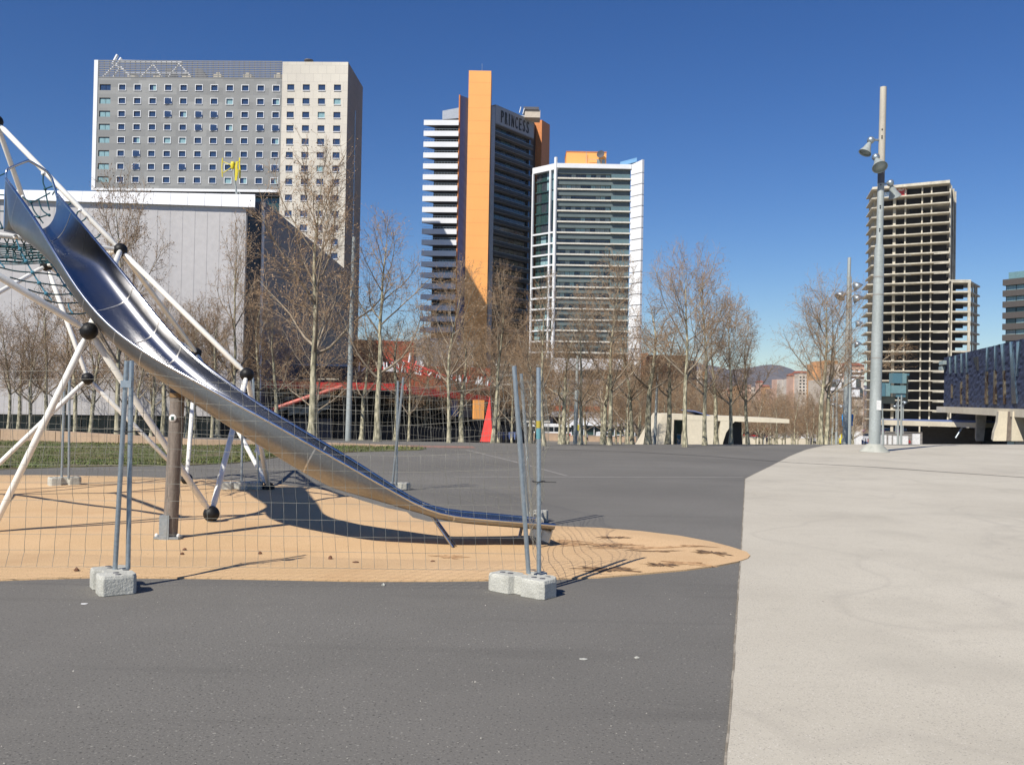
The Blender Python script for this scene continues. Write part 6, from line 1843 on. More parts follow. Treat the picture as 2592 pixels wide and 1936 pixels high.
def section(i, off=0.0, n=28):
    t = i / NS
    a, b_ = Vector(nr[i]), Vector(fr3[i])
    mid_ = (a + b_) / 2; l = (b_ - a) / 2; ld = l.normalized(); L0 = l.length + off
    T = (Vector(nr[min(i + 1, NS)]) - Vector(nr[max(i - 1, 0)])).normalized()
    dn = T.cross(ld); dn = dn if dn.z < 0 else -dn
    k = max(0, 1 - t / .10)
    dn = (dn * (1 - k) + Vector((0, 0, -1)) * k).normalized()
    dd = depth(t) + off
    out = []
    for q in range(n + 1):
        th = math.pi * q / n
        cx, sy = math.cos(th), math.sin(th)
        e = .60 + .25 * k
        out.append(mid_ - ld * L0 * (abs(cx) ** e) * (1 if cx > 0 else -1) + dn * dd * (abs(sy) ** (.62 + .2 * k)))
    return out
n = 28
SD = empty('metal_slide', Vector((-3.9, 11.2, 0)), label='long stainless steel chute slide curving down to the right across the playground', cat='slide')
m = MB()
inn = [section(i, 0) for i in range(NS + 1)]; outn = [section(i, .007) for i in range(NS + 1)]
for A_s, flip in ((inn, False),):
    vs = [p for s in A_s for p in s]
    fs = []
    for i in range(NS):
        for q in range(n):
            f = (i * (n + 1) + q, i * (n + 1) + q + 1, (i + 1) * (n + 1) + q + 1, (i + 1) * (n + 1) + q)
            fs.append(f[::-1] if flip else f)
    m.add(vs, fs, True)
for e in (0, NS):
    vs = inn[e] + outn[e]
    m.add(vs, [(q, q + 1, n + 1 + q + 1, n + 1 + q) for q in range(n)])
m.build('chute', M['steel'], SD)
m = MB(); vs = [p for s in outn for p in s]
m.add(vs, [(i * (n + 1) + q, (i + 1) * (n + 1) + q, (i + 1) * (n + 1) + q + 1, i * (n + 1) + q + 1) for i in range(NS) for q in range(n)], True)
m.build('chute_underside', M['under_steel'], SD)
for A_s, nm in ((nr, 'rim_tube'), (fr3, 'rim_tube')):
    m = MB(); m.tube([Vector(p) for p in A_s], .019, 10); m.build(nm, M['steel_bright'], SD)
# weld seams, slightly proud
for tt in (.12, .36, .42, .47, .72, .89):
    i = int(tt * NS)
    a, b_ = section(i, .0085), section(i, .0085)
    T = (Vector(nr[i + 1]) - Vector(nr[i])).normalized() * .009
    m = MB(); m.add([p - T for p in a] + [p + T for p in b_], [(q, q + 1, n + 2 + q, n + 1 + q) for q in range(n)], True)
    c_ = section(i, -.002)
    m.add([p - T for p in c_] + [p + T for p in c_], [(n + 1 + q, n + 2 + q, q + 1, q) for q in range(n)], True)
    m.build('weld_seam', mat('weld_seam', (.62, .60, .56), .45, 1.0, grit=.15) if 'weld' not in M else M['weld'], SD)
    M['weld'] = bpy.data.materials['weld_seam']
# entry side plates and hoop
a0, b0 = Vector(nr[0]), Vector(fr3[0])
back = (P0 - Pc).normalized() * .0
bx = Vector((back.x, back.y, 0))
for p0, sgn, dep in ((a0, 1, .74), (b0, 1, .42)):
    i2 = 7
    rim = nr if p0 is a0 else fr3
    L_side = [Vector(rim[k]) for k in range(i2 + 1)]
    bot = L_side[-1] + Vector((0, 0, -.05))
    cor = p0 + Vector((0, 0, -dep))
    vs = L_side + ([at(99, 607, L_side[-1].y + .03), cor] if p0 is a0 else [cor + (L_side[-1] - p0).xy.to_3d() * .55, cor])
    off = Vector((-(Pc - P0).y, (Pc - P0).x, 0)).normalized() * (.012 if p0 is b0 else -.012)
    nn = len(vs)
    m = MB(); m.add([v for v in vs] + [v + off for v in vs], [tuple(range(nn)), tuple(range(2 * nn - 1, nn - 1, -1))] + [(k, (k + 1) % nn, nn + (k + 1) % nn, nn + k) for k in range(nn)])
    m.build('side_plate', M['reflect_steel'], SD)
hp = [a0 + Vector((0, 0, -.70)), a0 + Vector((0, 0, -.1)), a0 + Vector((0, 0, .08)), at(20, 428, a0.y + .03), at(72, 407, (a0.y + b0.y) / 2), at(118, 434, b0.y - .04), at(131, 452, b0.y), b0 + Vector((0, 0, -.06)), b0 + Vector((0, 0, -.42))]
hq = []
for i in range(len(hp) - 1):
    p0, p1, p2, p3 = hp[max(i - 1, 0)], hp[i], hp[i + 1], hp[min(i + 2, len(hp) - 1)]
    for s in range(5):
        t = s / 5; hq.append(p1.lerp(p2, t) * .75 + .25 * 0.5 * ((2 * p1) + (p2 - p0) * t + (2 * p0 - 5 * p1 + 4 * p2 - p3) * t * t + (3 * p1 - p0 - 3 * p2 + p3) * t ** 3))
hq.append(hp[-1])
m = MB(); m.tube(hq, .018, 12); m.build('grab_hoop', M['steel_bright'], SD)
# supports
pi_ = min(range(NS + 1), key=lambda i: abs((Vector(nr[i]) + Vector(fr3[i])).x / 2 + 3.74))
sec = outn[pi_]; ptop = sec[n // 2]
pb_ = Vector((ptop.x, ptop.y, 0.03))
SPx = Vector((ptop.x - .09, ptop.y - .02, 0))
m = MB(); m.tube([SPx + Vector((0, 0, .02)), SPx + Vector((.05, .0, ptop.z - .06))], .082, 20); m.build('support_post', M['wood_post'], SD)
m = MB(); m.tube([SPx + Vector((.05, 0, ptop.z - .10)), SPx + Vector((.05, 0, ptop.z - .05))], .09, 20); m.build('post_collar', mat('brass_brown', (.30, .18, .08), .5, .4), SD)
m = MB(); m.box(SPx.x - .02, SPx.x + .1, SPx.y - .05, SPx.y + .05, ptop.z - .07, ptop.z + .04); m.build('post_bracket', M['dark_clad'], SD)
m = MB(); m.box(SPx.x - .09, SPx.x + .02, SPx.y - .105, SPx.y + .06, .02, .30); m.build('post_foot_plate', M['galv'], SD)
m = MB(); m.box(SPx.x - .15, SPx.x + .13, SPx.y - .1, SPx.y + .1, .03, .055); m.build('base_plate', M['galv'], SD)
for dx in (-.13, .12):
    m = MB(); m.ball(SPx + Vector((dx, -.07, .07)), .022, 8, 6); m.build('bolt_cap', M['white'], SD)
zst = at(435, 1058, SPx.y).z
m = MB(); m.lathe([(0, .003), (.045, .003), (.045, 0)], SPx + Vector((.03, -.083, zst)), (-.12, -1, 0), n=20); m.build('sticker', M['white'], SD)
m = MB(); m.box(SPx.x + .012, SPx.x + .044, SPx.y - .091, SPx.y - .0875, zst - .02, zst + .02); m.build('sticker_print', M['green_glass'], SD)
def leg(x0, y0, x1, y1, Y0, r, name='support_leg', k='steel'):
    b = gnd(x1, y1, .05); m = MB(); m.tube([at(x0, y0, Y0), b - Vector((0, 0, .02))], r, 12); m.build(name, M[k], SD)
yk = 10.85
leg(1092, 1304, 1147, 1380, 10.75, .018); leg(1096, 1304, 1152, 1378, 11.45, .018)
e0, e1 = Vector(nr[NS]), Vector(fr3[NS])
for p in (nr[NS - 1], fr3[NS - 1]):
    p = Vector(p); m = MB(); m.tube([p - Vector((.0, 0, .06)), Vector((p.x - .04, p.y - .05, .03))], .02, 12); m.build('support_leg', M['steel'], SD)
e2 = section(NS, .0)
m = MB(); m.add([e0 - Vector((.02, 0, .05)), e1 - Vector((.02, 0, .05)), Vector((e1.x - .06, e1.y, .06)), Vector((e0.x - .06, e0.y, .06))] + [e0 - Vector((.035, 0, .05)), e1 - Vector((.035, 0, .05)), Vector((e1.x - .075, e1.y, .06)), Vector((e0.x - .075, e0.y, .06))],
                [(0, 1, 2, 3), (7, 6, 5, 4), (0, 4, 5, 1), (1, 5, 6, 2), (2, 6, 7, 3), (3, 7, 4, 0)]); m.build('end_plate', M['steel'], SD)
# tape scrap tied at the frame
tp = at(652, 1125, 15.2)
m = MB()
for k, (dx, dz) in enumerate([(-.07, .06), (.09, -.05), (.03, .07), (-.02, -.12), (.05, -.16)]):
    a = tp; b = tp + Vector((dx, -.02 * k, dz)); w_ = Vector((-dz, 0, dx)).normalized() * .012
    m.add([a - w_, b - w_ * 1.4, b + w_ * 1.4, a + w_, a - w_ + Vector((0, .004, 0)), b - w_ * 1.4 + Vector((0, .004, 0)), b + w_ * 1.4 + Vector((0, .004, 0)), a + w_ + Vector((0, .004, 0))], BOXF)
m.build('barrier_tape', M['white'], label='scrap of white and red barrier tape knotted on the frame tube', cat='barrier tape')

# ================================================================== SITE FENCE
def T2(p, q, t): return Vector(p).lerp(Vector(q), t)
FP = {}
def post(name, xt, yt, xb, yb, Yb, Yt=None, zb=0.10):
    b = at(xb, yb, Yb); t = at(xt, yt, Yt or Yb); b.z = max(b.z, zb)
    FP[name] = (b, t)
post('A', 321, 913, 291, 1442, 8.25, 8.2); post('B', 333, 913, 324, 1440, 8.3, 8.35)
post('C', 1301, 926, 1338, 1451, 8.4, 8.35); post('D', 1363, 930, 1364, 1448, 8.45, 8.5)
post('E', 1319, 946, 1346, 1308, 12.5, 12.3)
post('H', 1021, 955, 993, 1228, 16.9, 16.7); post('I', 1007, 964, 1003, 1230, 17.0, 17.0)
post('J', 616, 960, 611, 1218, 16.6, 16.6); post('K', 640, 955, 655, 1222, 16.6, 16.6)
post('Lq', 176, 952, 174, 1210, 16.7, 16.7); post('Mq', 163, 978, 156, 1210, 16.7, 16.7)
FP['X'] = (Vector((-7.6, 8.2, .1)), Vector((-7.6, 8.2, 2.0))); FP['Y'] = (Vector((-11.8, 16.6, .1)), Vector((-11.8, 16.6, 2.0)))
RFz = random.Random(4)
def panel(a, b, label, nv=30, nh=10, sag=.12, seedz=0, bulge=.03, loose=None, postr=.021):
    (ab, at_), (bb, bt) = FP[a], FP[b]
    root = empty('mesh_fence', (ab + bb) / 2 - Vector((0, 0, .05)), label=label, cat='mesh fence', group='temporary mesh fence panels')
    for (p, q) in ((ab, at_), (bb, bt)):
        m = MB(); m.tube([p, q], postr, 12); m.build('post', M['galv'], root)
    m = MB()
    L0 = (bb - ab).length
    side = Vector((-(bb - ab).y, (bb - ab).x, 0)).normalized()
    def P(s, v):                                    # s along, v 0..1 up
        p = T2(T2(ab, at_, v), T2(bb, bt, v), s)
        w = math.sin(math.pi * s)
        z = -sag * w * (v ** 2) * (1 + .2 * math.sin(s * 9 + seedz))
        kink = 0
        for c in (.08, .33, .60, .86):
            kink += .022 * math.exp(-((v - c) / .025) ** 2)
        wob = .035 * noise.noise(Vector((s * 5 + seedz, v * 3, 0))) + bulge * w * math.sin(v * 3.1)
        if loose: wob += loose * noise.noise(Vector((s * 3 + seedz, v * 2.4, 7))) * w
        return p + side * (kink + wob) + Vector((0, 0, z)) + (bb - ab).normalized() * .012 * noise.noise(Vector((s * 8, v * 6, seedz)))
    vv = sorted(set([i / 12 for i in range(13)] + [c + d for c in (.08, .33, .60, .86) for d in (-.035, -.012, 0, .012, .035)]))
    for i in range(1, nv):
        s = i / nv
        m.tube([P(s, .015 + .955 * v) for v in vv], .0019, 4, caps=False, smooth=True)
    rows_ = []
    rows_ += [.0, .08, .16, .245, .33, .42, .51, .60, .69, .775, .86, .94, .985]
    for v in rows_:
        v = .015 + .955 * v
        m.tube([P(s / 26, v) for s in range(27)], .0019, 4, caps=False)
    m.build('wire_mesh', M['wire'], root, kind='stuff')
    return root
panel('B', 'C', 'front mesh fence panel between the two nearest concrete feet', 31, sag=.17, seedz=1)
panel('X', 'A', 'mesh fence panel running off the left edge from the near left foot', 31, sag=.05, seedz=2)
panel('E', 'D', 'mesh fence panel seen almost edge-on at the end of the slide', 31, sag=.05, seedz=3, loose=.35)
panel('H', 'E', 'mesh fence panel behind the lower slide, crossing poles at its left', 31, sag=.10, seedz=4, loose=.12) if False else None
FP['G'] = (FP['E'][0] + Vector((-.05, .06, 0)), FP['E'][1] + Vector((-.08, .08, 0)))
panel('I', 'G', 'mesh fence panel behind the lower slide, left of the orange wedge legs', 31, sag=.06, seedz=5, loose=.1)
panel('K', 'H', 'rear mesh fence panel hidden partly by the middle of the slide', 26, sag=.06, seedz=6)
panel('Lq', 'J', 'rear mesh fence panel in front of the turf strip', 30, sag=.05, seedz=7)
panel('Y', 'Mq', 'rear left mesh fence panel running off the left edge', 30, sag=.05, seedz=8)
# cable ties and a clamp
def tie(p, r, label, ang=0):
    m = MB(); n_ = 16
    m.tube([Vector((p.x + math.cos(2 * math.pi * k / n_) * r * 1.9, p.y + math.sin(2 * math.pi * k / n_) * r, p.z + .004 * math.sin(k))) for k in range(n_ + 1)], .005, 6)
    m.tube([p + Vector((r * 1.9, 0, 0)), p + Vector((r * 1.9 + .1, -.02, .0))], .004, 5)
    m.build('cable_tie', M['tie'], label=label, cat='cable tie')
a, b = FP['A'], FP['B']
pm = (T2(*a, .66) + T2(*b, .66)) / 2
tie(T2(a[0], a[1], .66).lerp(T2(b[0], b[1], .66), .5), .06, 'black cable tie round the front left pair of posts')
pq = T2(*FP['D'], .44) ; tie(pq, .03, 'black cable tie sticking out from the front right post')
m = MB(); p = T2(*FP['A'], .90); m.box(p.x - .03, p.x + .06, p.y - .035, p.y + .03, p.z - .05, p.z + .01); m.build('post_clamp', M['galv'], label='small steel clamp near the top of the front left posts', cat='clamp')
# paint marks on the right post
rt = [o for o in bpy.data.objects if o.get('label', '').startswith('mesh fence panel seen almost')][0]
b_, t_ = FP['D']
for (y0, y1, k) in ((1066, 1084, 'yellow'), (1086, 1112, 'rope_blue')):
    p0 = b_.lerp(t_, (1448 - y1) / (1448 - 930)); p1 = b_.lerp(t_, (1448 - y0) / (1448 - 930))
    m = MB(); m.tube([p0, p1], .0222, 12); m.build('paint_mark', mat('post_paint_' + k, (.45, .36, .05) if k == 'yellow' else (.12, .32, .36), .6), rt)
# concrete feet: H-shaped with notches
def foot(cx, cy, rz, label, L0=.62, W0=.20, H0=.13, hexed=True, zb=0.0):
    m = MB()
    a, w_ = L0 / 2, W0 / 2
    poly = [(-a, -w_ * .8), (-a * .86, -w_), (-.07, -w_), (-.035, -w_ * .55), (.035, -w_ * .55), (.07, -w_), (a * .86, -w_), (a, -w_ * .8), (a, w_ * .8), (a * .86, w_), (.07, w_), (.035, w_ * .55), (-.035, w_ * .55), (-.07, w_), (-a * .86, w_), (-a, w_ * .8)]
    k = .95
    n_ = len(poly)
    rings = [(1.0, 0), (1.0, H0 * .82), (.965, H0)]
    vs = [(x * s, y * s, z) for s, z in rings for x, y in poly]
    fs = [tuple(range(n_ - 1, -1, -1)), tuple(range(2 * n_, 3 * n_))]
    for r_ in range(2):
        fs += [(r_ * n_ + i, r_ * n_ + (i + 1) % n_, (r_ + 1) * n_ + (i + 1) % n_, (r_ + 1) * n_ + i) for i in range(n_)]
    me = MB(); me.add(vs, fs)
    root = empty('concrete_block', (cx, cy, zb), rz, label, 'concrete foot', 'concrete feet of the site fence')
    o = place('block', me.mesh('block', M['block']), root)
    bv = o.modifiers.new('bevel', 'BEVEL'); bv.width = .007; bv.segments = 2
    for sx in (-.22, -.13, .13, .22):
        h = MB(); h.lathe([(.026, 0), (.026, .003), (0, .003)], (sx, 0, H0 - .0005), n=14); place('post_socket', h.mesh('post_socket', M['dark_clad']), root)
    return root
def foot_px(x, y, rz, label, **k):
    p = gnd(x, y); return foot(p.x, p.y, rz, label, **k)
foot(-3.41, 8.20, math.radians(90 + 33), 'near left concrete foot holding the pair of front posts', L0=.52, W0=.30, H0=.17)
foot(.12, 8.36, math.radians(90 + 52), 'near right concrete foot at the corner of the fence', L0=.62, W0=.22, H0=.16)
foot(.30, 8.48, math.radians(90 + 20), 'small concrete foot tucked against the right end of the near right one', L0=.34, W0=.16, H0=.15)
foot_px(1312, 1336, math.radians(3), 'concrete foot lying beyond the end of the slide', L0=.66, H0=.14)
foot_px(1362, 1322, math.radians(70), 'concrete foot under the edge-on rear fence post', L0=.34, H0=.16)
foot_px(163, 1231, math.radians(35), 'far left concrete foot on the tan rubber', L0=.52, W0=.24, H0=.17)
foot_px(598, 1241, math.radians(4), 'long far concrete foot behind the slide', L0=.62, W0=.22, H0=.15)
foot_px(638, 1242, math.radians(8), 'far concrete foot touching the rear ball joint', L0=.36, W0=.22, H0=.16)
foot_px(1003, 1238, math.radians(12), 'concrete foot mostly hidden behind the lower slide', L0=.5, W0=.22, H0=.12)

# ================================================================== STREET LIFE
def at_ground(x, Y, dz=0):
    p = at(x, 1080, Y); return Vector((p.x, Y, ground_z(p.x, Y) + dz))
def wheel_mesh(r, w_):
    t = MB(); t.lathe([(r * .6, -w_ / 2), (r * .95, -w_ / 2), (r, -w_ * .35), (r, w_ * .35), (r * .95, w_ / 2), (r * .6, w_ / 2)], (0, 0, 0), (0, 1, 0), n=18)
    q = MB(); q.lathe([(0, -w_ * .4), (r * .6, -w_ * .42), (r * .6, w_ * .42), (0, w_ * .4)], (0, 0, 0), (0, 1, 0), n=14)
    return t.mesh('tyre', M['rubber']), q.mesh('rim', M['galv'])
TW1, RW1 = wheel_mesh(.5, .3); TW2, RW2 = wheel_mesh(.32, .2)
def bus(p, rz, body, trim, label, L0=12.0, H0=3.1):
    root = empty('city_bus', p, rz, label, 'bus')
    m = MB(); a = L0 / 2
    prof = [(-a, .35), (-a, H0 * .75), (-a + .15, H0 - .1), (-a + .4, H0), (a - .7, H0), (a - .2, H0 - .25), (a, H0 * .45), (a, .35)]
    n_ = len(prof); vs = [(x, -1.25, z) for x, z in prof] + [(x, 1.25, z) for x, z in prof]
    m.add(vs, [tuple(range(n_ - 1, -1, -1)), tuple(range(n_, 2 * n_))] + [(i, (i + 1) % n_, n_ + (i + 1) % n_, n_ + i) for i in range(n_)])
    o = place('body', m.mesh('body', M[body]), root); bv = o.modifiers.new('bevel', 'BEVEL'); bv.width = .08; bv.segments = 2
    wnm = MB(); wnm.box(-.62, .62, -.02, .02, 0, 1.1); wn_ = wnm.mesh('window', M['dark_glass'])
    for i in range(8):
        for s in (-1, 1):
            place('window', wn_, root, (-a + 1.1 + i * 1.36, s * 1.26, 1.35))
    m = MB(); m.box(-a + .2, a - .3, -1.275, 1.275, .5, .95); place('side_stripe', m.mesh('side_stripe', M[trim]), root)
    m = MB(); m.box(a - .02, a + .02, -1.1, 1.1, 1.3, 2.5); w2 = place('windscreen', m.mesh('windscreen', M['dark_glass']), root, (0, 0, 0)); w2.rotation_euler = (0, math.radians(-3), 0)
    for x in (-a + 2.6, a - 2.4):
        for s in (-1, 1):
            t = place('wheel', TW1, root, (x, s * 1.12, .5)); place('rim', RW1, t)
    for s in (-.9, .9):
        m = MB(); m.box(a - .01, a + .04, s - .12, s + .12, .7, .9); place('headlight', m.mesh('headlight', M['white']), root)
    return root
def car(p, rz, body, label, van=False, grp=None):
    root = empty('parked_car', p, rz, label, 'van' if van else 'car', grp)
    prof = [(-2.1, .35), (-2.15, .8), (-2.0, 1.75), (-1.6, 1.9), (.9, 1.9), (1.5, 1.1), (2.15, .9), (2.2, .35)] if van else [(-2.1, .3), (-2.15, .75), (-1.75, .95), (-1.2, 1.38), (.2, 1.42), (.95, .95), (1.95, .78), (2.1, .55), (2.1, .3)]
    n_ = len(prof)
    m = MB(); vs = [(x, -.85, z) for x, z in prof] + [(x, .85, z) for x, z in prof]
    m.add(vs, [tuple(range(n_ - 1, -1, -1)), tuple(range(n_, 2 * n_))] + [(i, (i + 1) % n_, n_ + (i + 1) % n_, n_ + i) for i in range(n_)])
    o = place('body', m.mesh('body', M[body]), root); bv = o.modifiers.new('bevel', 'BEVEL'); bv.width = .09; bv.segments = 3
    for x0, x1, z0, z1, sl in (((-1.15, -.25, .98, 1.3, .1), (-.2, .55, .98, 1.3, -.1)) if not van else ((-.2, .9, 1.2, 1.75, -.1), (.95, 1.25, 1.2, 1.5, -.1))):
        m = MB(); m.hexa([(x0, -.865, z0), (x1, -.865, z0), (x1, .865, z0), (x0, .865, z0), (x0 + max(sl, 0) * 2, -.865, z1), (x1 + min(sl, 0) * 2, -.865, z1), (x1 + min(sl, 0) * 2, .865, z1), (x0 + max(sl, 0) * 2, .865, z1)])
        place('window', m.mesh('window', M['dark_glass']), root)
    for x in (-1.35, 1.35):
        for s in (-1, 1):
            t = place('wheel', TW2, root, (x, s * .78, .32)); place('rim', RW2, t)
    for s in (-.6, .6):
        m = MB(); m.box(2.05, 2.13, s - .15, s + .15, .6, .72); place('headlight', m.mesh('headlight', M['white']), root)
    return root
def lift(o, z):
    return o
lift(bus(at_ground(1392, 218), 0, 'white', 'bus_red', 'white and red bus stopped behind the right fence posts', 10.0), at(1385, 1103, 118).z)
lift(bus(at_ground(2104, 225), math.radians(-78), 'white', 'purple', 'white and purple bus coming up the street beyond the twin-stemmed tree'), at(2104, 1112, 150).z)
lift(bus(at_ground(1905, 222), math.radians(-62), 'bus_red', 'car_blue', 'red and blue bus half hidden under the pavilion canopy', 9), at(1905, 1104, 135).z)
for x, y, Y, rz, b, lab, van in ((1310, 1096, 212, .1, 'car_white', 'white van left of the red-striped bus', True), (1533, 1106, 206, 0, 'car_white', 'white van beside the thick-trunked plane tree', True), (1572, 1107, 204, .1, 'car_white', 'small white car right of the thick-trunked plane tree', False),
                               (1960, 1112, 208, .2, 'car_white', 'white car left one below the pavilion canopy tip', False), (1988, 1113, 212, .2, 'car_white', 'white car right at the pavilion canopy tip', False), (2072, 1108, 212, 1.4, 'car_white', 'white van left of the twin-stemmed tree', True),
                               (2118, 1110, 207, 1.3, 'yellow', 'yellow and pale car low beside the purple bus', False), (2172, 1110, 205, .4, 'car_blue', 'dark blue car under the office block', False), (2196, 1109, 208, .3, 'car_white', 'white van beside the foot of the concrete tower', True)):
    lift(car(at_ground(x, Y), rz, b, lab, van), at(x, y + 3, Y).z)
# low street walls
def lowwall(x0, x1, yt, Y, k, lab, h=1.6):
    a, b = at(x0, yt, Y), at(x1, yt, Y)
    m = MB(); m.box(a.x, b.x, Y, Y + .4, a.z - h, a.z); m.box(a.x - .05, b.x + .05, Y - .05, Y + .45, a.z + .002, a.z + .08)
    m.build('street_wall', M[k], label=lab, cat='low wall')
lowwall(1340, 1440, 1096, 200, 'tan_kerb', 'low sand-coloured wall in front of the white and red bus', 2.4)
lowwall(1440, 1610, 1103, 200, 'tan_kerb', 'low sand-coloured wall running past the podium', 2.2)
lowwall(1880, 2050, 1107, 201, 'cream_concrete', 'low pale wall below the pavilion canopy tip', 2)
lowwall(2028, 2050, 1098, 204, 'white_clad', 'white hoarding between the far tree trunks', 2.4)
for i, (x0, x1, y0) in enumerate(((2150, 2182, 1092), (2228, 2245, 1101), (2262, 2300, 1103), (2250, 2258, 1102), (2311, 2330, 1098))):
    a, b = at(x0, y0, 203), at(x1, y0, 203)
    m = MB()
    nb = max(1, int((b.x - a.x) / 1.2))
    for k in range(nb):
        x = a.x + (b.x - a.x) * k / nb
        m.box(x, x + (b.x - a.x) / nb - .08, 203, 203.4, -7.6, a.z)
    m.build('site_hoarding', M['white'], label=['white cabin hoarding left of the big lamp mast', 'short white hoarding right of the lamp mast foot', 'longest white hoarding before the concrete tower', 'narrow white hoarding beside the round sign post', 'pale hoarding at the right by the dark wall'][i], cat='hoarding')
# traffic lights and sign posts
def signal(x, y, Y, k, lab, cat='traffic light'):
    c = at(x, y, Y); g = ground_z(c.x, Y)
    root = empty('traffic_light', (c.x, Y, g), label=lab, cat=cat)
    m = MB(); m.tube([(c.x, Y, g), (c.x, Y, c.z)], .07, 8); m.build('pole', M['galv'], root)
    m = MB(); m.box(c.x - .3, c.x + .3, Y - .35, Y - .07, c.z - .6, c.z + .6); m.build('signal_box', M[k], root)
    for j in range(3):
        m = MB(); m.lathe([(.12, 0), (.13, .12), (.11, .12), (0, .02)], (c.x, Y - .25, c.z + .32 - j * .32), (0, -1, 0), n=12); m.build('signal_lens', M['black'], root)
signal(1464, 1082, 200, 'yellow', 'yellow traffic light by the mast with the white foot')
signal(1934, 1083, 200, 'yellow', 'yellow traffic light under the pavilion canopy')
signal(2131, 1103, 200, 'yellow', 'low yellow traffic light left of the twin masts')
def roundsign(x, y, Y, lab):
    c = at(x, y, Y); g = ground_z(c.x, Y)
    root = empty('road_sign', (c.x, Y, g), label=lab, cat='road sign')
    m = MB(); m.tube([(c.x, Y, g), (c.x, Y, c.z)], .05, 8); m.build('pole', M['galv'], root)
    m = MB(); m.lathe([(0, .03), (.36, .03), (.36, 0), (0, 0)], (c.x, Y - .05, c.z), (0, -1, 0), n=20); m.build('sign_disc', M['purple'], root)
    m = MB(); m.lathe([(0, .004), (.2, .004), (.2, 0)], (c.x, Y - .081, c.z), (0, -1, 0), n=20); m.build('sign_face', M['car_blue'], root)
roundsign(2235, 1091, 198, 'round road sign right of the big lamp mast'); roundsign(2273, 1091, 199, 'round road sign before the longest white hoarding'); roundsign(2187, 1091, 199, 'round road sign left of the big lamp mast')
# blue barriers near the ramp
for i, x in enumerate((1262, 1276, 1290, 1304)):
    a, b = at(x, 1094, 62), at(x + 14, 1094, 62)
    g = at(x, 1112, 62).z
    root = empty('crowd_barrier', ((a.x + b.x) / 2, 62, g), label=['leftmost blue crowd barrier near the red wedge', 'second blue crowd barrier from the red wedge', 'third blue crowd barrier from the red wedge', 'blue crowd barrier nearest the right fence posts'][i], cat='barrier', group='blue crowd barriers')
    m = MB(); m.tube([(a.x, 62, g), (a.x, 62, a.z), (b.x - .03, 62, a.z), (b.x - .03, 62, g)], .025, 6); m.build('frame', M['navy'], root)
    m = MB()
    for k in range(1, 6): m.tube([(a.x + (b.x - a.x) * k / 6, 62, g + .15), (a.x + (b.x - a.x) * k / 6, 62, a.z)], .012, 5)
    m.build('bars', M['navy'], root, kind='stuff')
# people
def person(x, y, Y, h, top, bottom, rz, lab, stride=.18):
    c = at_ground(x, Y)
    root = empty('person', (c.x, Y, c.z), rz, lab, 'person')
    s = h / 1.75
    J = [(0, 0, .95), (0, 0, 1.15), (0, .01, 1.42), (0, .02, 1.52), (0, .03, 1.64), (.19, .01, 1.40), (.25, -.03, 1.13), (.24, -.12, .90), (-.19, .01, 1.40), (-.25, .03, 1.13), (-.24, .12, .92),
         (.10, 0, .90), (.11, -stride * .5, .50), (.11, -stride, .06), (.11, -stride - .12, .03), (-.10, 0, .90), (-.11, stride * .3, .50), (-.11, stride, .06), (-.11, stride - .12, .03)]
    E = [(0, 1), (1, 2), (2, 3), (3, 4), (2, 5), (5, 6), (6, 7), (2, 8), (8, 9), (9, 10), (0, 11), (11, 12), (12, 13), (13, 14), (0, 15), (15, 16), (16, 17), (17, 18)]
    rad = [.15, .14, .15, .055, .105, .06, .045, .035, .06, .045, .035, .09, .062, .045, .04, .09, .062, .045, .04]
    me = bpy.data.meshes.new('body'); me.from_pydata([tuple(v * s for v in j) for j in J], E, [])
    o = place('body', me, root)
    sk = o.modifiers.new('skin', 'SKIN'); su = o.modifiers.new('sub', 'SUBSURF'); su.levels = su.render_levels = 1
    for i, v in enumerate(me.skin_vertices[0].data): v.radius = (rad[i] * s, rad[i] * s); v.use_root = (i == 0)
    me.materials.append(M[top])
    m = MB(); m.ball((0, .045 * s, 1.65 * s), .105 * s, 12, 8, 1.2); place('hair', m.mesh('hair', M['cloth_dark']), root)
    m = MB(); m.ball((0, .0 * s, 1.62 * s), .095 * s, 12, 8, 1.15); place('face', m.mesh('face', M['skin']), root)
    for sx, dy in ((.11, -stride * .5), (-.11, stride * .3)):
        m = MB(); m.tube([(sx * s * .95, 0, .92 * s), (sx * s, dy * s, .50 * s), (sx * s, dy * 2 * s, .08 * s)], [.105 * s, .08 * s, .065 * s], 8); place('trouser_leg', m.mesh('trouser_leg', M[bottom]), root)
for q in ((2192, 1110, 200, 'cloth_dark', 'cloth_dark', 1.2, 'person in dark clothes walking left of the big lamp mast'), (2198, 1110, 200, 'cloth_red', 'cloth_dark', 1.4, 'person in a red top beside another just left of the big mast'),
          (2226, 1110, 200, 'cloth_red', 'cloth_dark', -1.2, 'person in a red top close right of the big mast'), (2303, 1110, 200, 'cloth_red', 'cloth_dark', .4, 'person in a reddish top before the dark wall'),
          (1942, 1114, 200, 'cloth_dark', 'cloth_dark', .3, 'left of two dark-clad people under the pavilion canopy'), (1948, 1114, 200, 'cloth_dark', 'cloth_dark', -.4, 'right of two dark-clad people under the pavilion canopy'),
          (2055, 1112, 200, 'cloth_dark', 'cloth_dark', 1.0, 'person in black left of the twin-stemmed tree'), (1487, 1102, 200, 'cloth_light', 'cloth_dark', 1.0, 'person in a pale top standing before the green glass ground floor')):
    x, y, Y, t_, b_, rz, lab = q
    person(x, y, Y, 1.72, t_, b_, rz, lab)

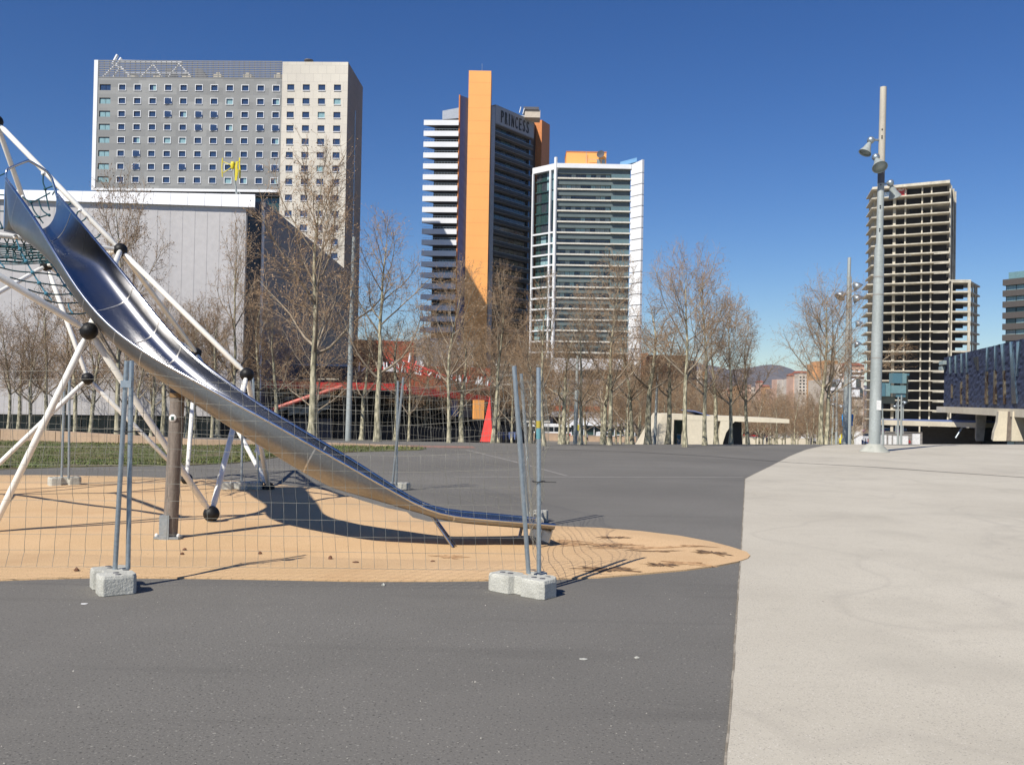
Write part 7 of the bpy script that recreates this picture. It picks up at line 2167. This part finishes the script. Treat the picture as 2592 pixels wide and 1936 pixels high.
# ================================================================== LITTER
def litter(x, y, s, k, name, lab, cat, h=.02):
    p = gnd(x, y, .05 if k == 'leaf_brown' else .0)
    p.z = rub_h2(p.x, p.y)
    m = MB(); n_ = 9
    vs = [p + Vector((0, 0, h * 1.3))]
    for q in range(n_):
        a = 2 * math.pi * q / n_; r = s * random.uniform(.55, 1.1)
        vs.append(p + Vector((math.cos(a) * r, math.sin(a) * r, h * random.uniform(.2, 1))))
    for q in range(n_):
        a = 2 * math.pi * q / n_; r = s * .8
        vs.append(p + Vector((math.cos(a) * r, math.sin(a) * r, 0.002)))
    m.add(vs, [(0, 1 + q, 1 + (q + 1) % n_) for q in range(n_)] + [(1 + q, 1 + n_ + q, 1 + n_ + (q + 1) % n_, 1 + (q + 1) % n_) for q in range(n_)])
    m.build(name, M[k], label=lab, cat=cat)
litter(836, 1409, .028, 'leaf_brown', 'dry_leaf', 'curled dry leaf on the tan rubber right of the cable shadow', 'leaf', .03)
litter(194, 1438, .026, 'leaf_brown', 'dry_leaf', 'curled dry leaf on the tan rubber left of the near left foot', 'leaf', .03)
litter(658, 1397, .024, 'leaf_brown', 'dry_leaf', 'dry leaf lying on the long post shadow', 'leaf', .025)
litter(467, 1387, .024, 'leaf_brown', 'dry_leaf', 'upper of two dry leaves right of the slide post foot', 'leaf', .02)
litter(461, 1397, .022, 'leaf_brown', 'dry_leaf', 'lower of two dry leaves right of the slide post foot', 'leaf', .02)
litter(900, 1419, .035, 'leaf_brown', 'dry_leaf', 'flat dry leaf in front of the slide', 'leaf', .012)
litter(1095, 1415, .03, 'leaf_brown', 'dry_leaf', 'dry leaf below the slide end support leg', 'leaf', .012)
litter(970, 1482, .02, 'block', 'pebble', 'pale pebble on the asphalt by the rubber edge', 'pebble', .02)
litter(213, 1528, .03, 'white', 'paper_scrap', 'white paper scrap on the asphalt at the lower left', 'litter', .004)
litter(1478, 1668, .03, 'block', 'paper_scrap', 'pale scrap on the asphalt right of centre', 'litter', .004)
litter(1612, 1665, .022, 'block', 'pebble', 'small pale pebble on the asphalt near the paving edge', 'pebble', .01)

# loose grit scattered on the asphalt
gr = MB(); RG2 = random.Random(31); k_ = 0
while k_ < 750:
    Y = 3.2 + 9 * RG2.random() ** 1.5; X = RG2.uniform(-.6, .62) * Y
    xx = CX + F * X / Y
    if inside((X, Y), rub) or inside((X, Y), pav) and RG2.random() < .6: continue
    s = RG2.uniform(.0022, .006) * (1.6 if RG2.random() < .05 else 1)
    z = .006 if inside((X, Y), pav) else 0.0
    a_ = RG2.random() * 3
    pts = [(X + math.cos(a_ + q * 1.57) * s * RG2.uniform(.7, 1.2), Y + math.sin(a_ + q * 1.57) * s, z) for q in range(4)]
    gr.add(pts + [(X, Y, z + s * .8)], [(0, 1, 4), (1, 2, 4), (2, 3, 4), (3, 0, 4)]); k_ += 1
gr.build('grit', mat('pale_grit', (.34, .32, .28), .9, c2=(.12, .11, .10), scale=3, lo=.45, hi=.55), kind='stuff', org=(0, 0, 0))
# ================================================================== AIR
hz_ = MB(); hz_.box(-3800, 3800, -40, 4600, -12, 130)
hm = bpy.data.materials.new('thin_air'); hm.use_nodes = True
for n_ in list(hm.node_tree.nodes):
    if n_.type == 'BSDF_PRINCIPLED': hm.node_tree.nodes.remove(n_)
pv = hm.node_tree.nodes.new('ShaderNodeVolumePrincipled')
pv.inputs['Color'].default_value = (0.80, 0.87, 1.0, 1)
pv.inputs['Density'].default_value = 0.00006
hm.node_tree.links.new(pv.outputs[0], hm.node_tree.nodes['Material Output'].inputs['Volume'])
HAZE_ON = True
if HAZE_ON:
    hz_.build('haze', hm, kind='stuff', org=(0, 0, 0))
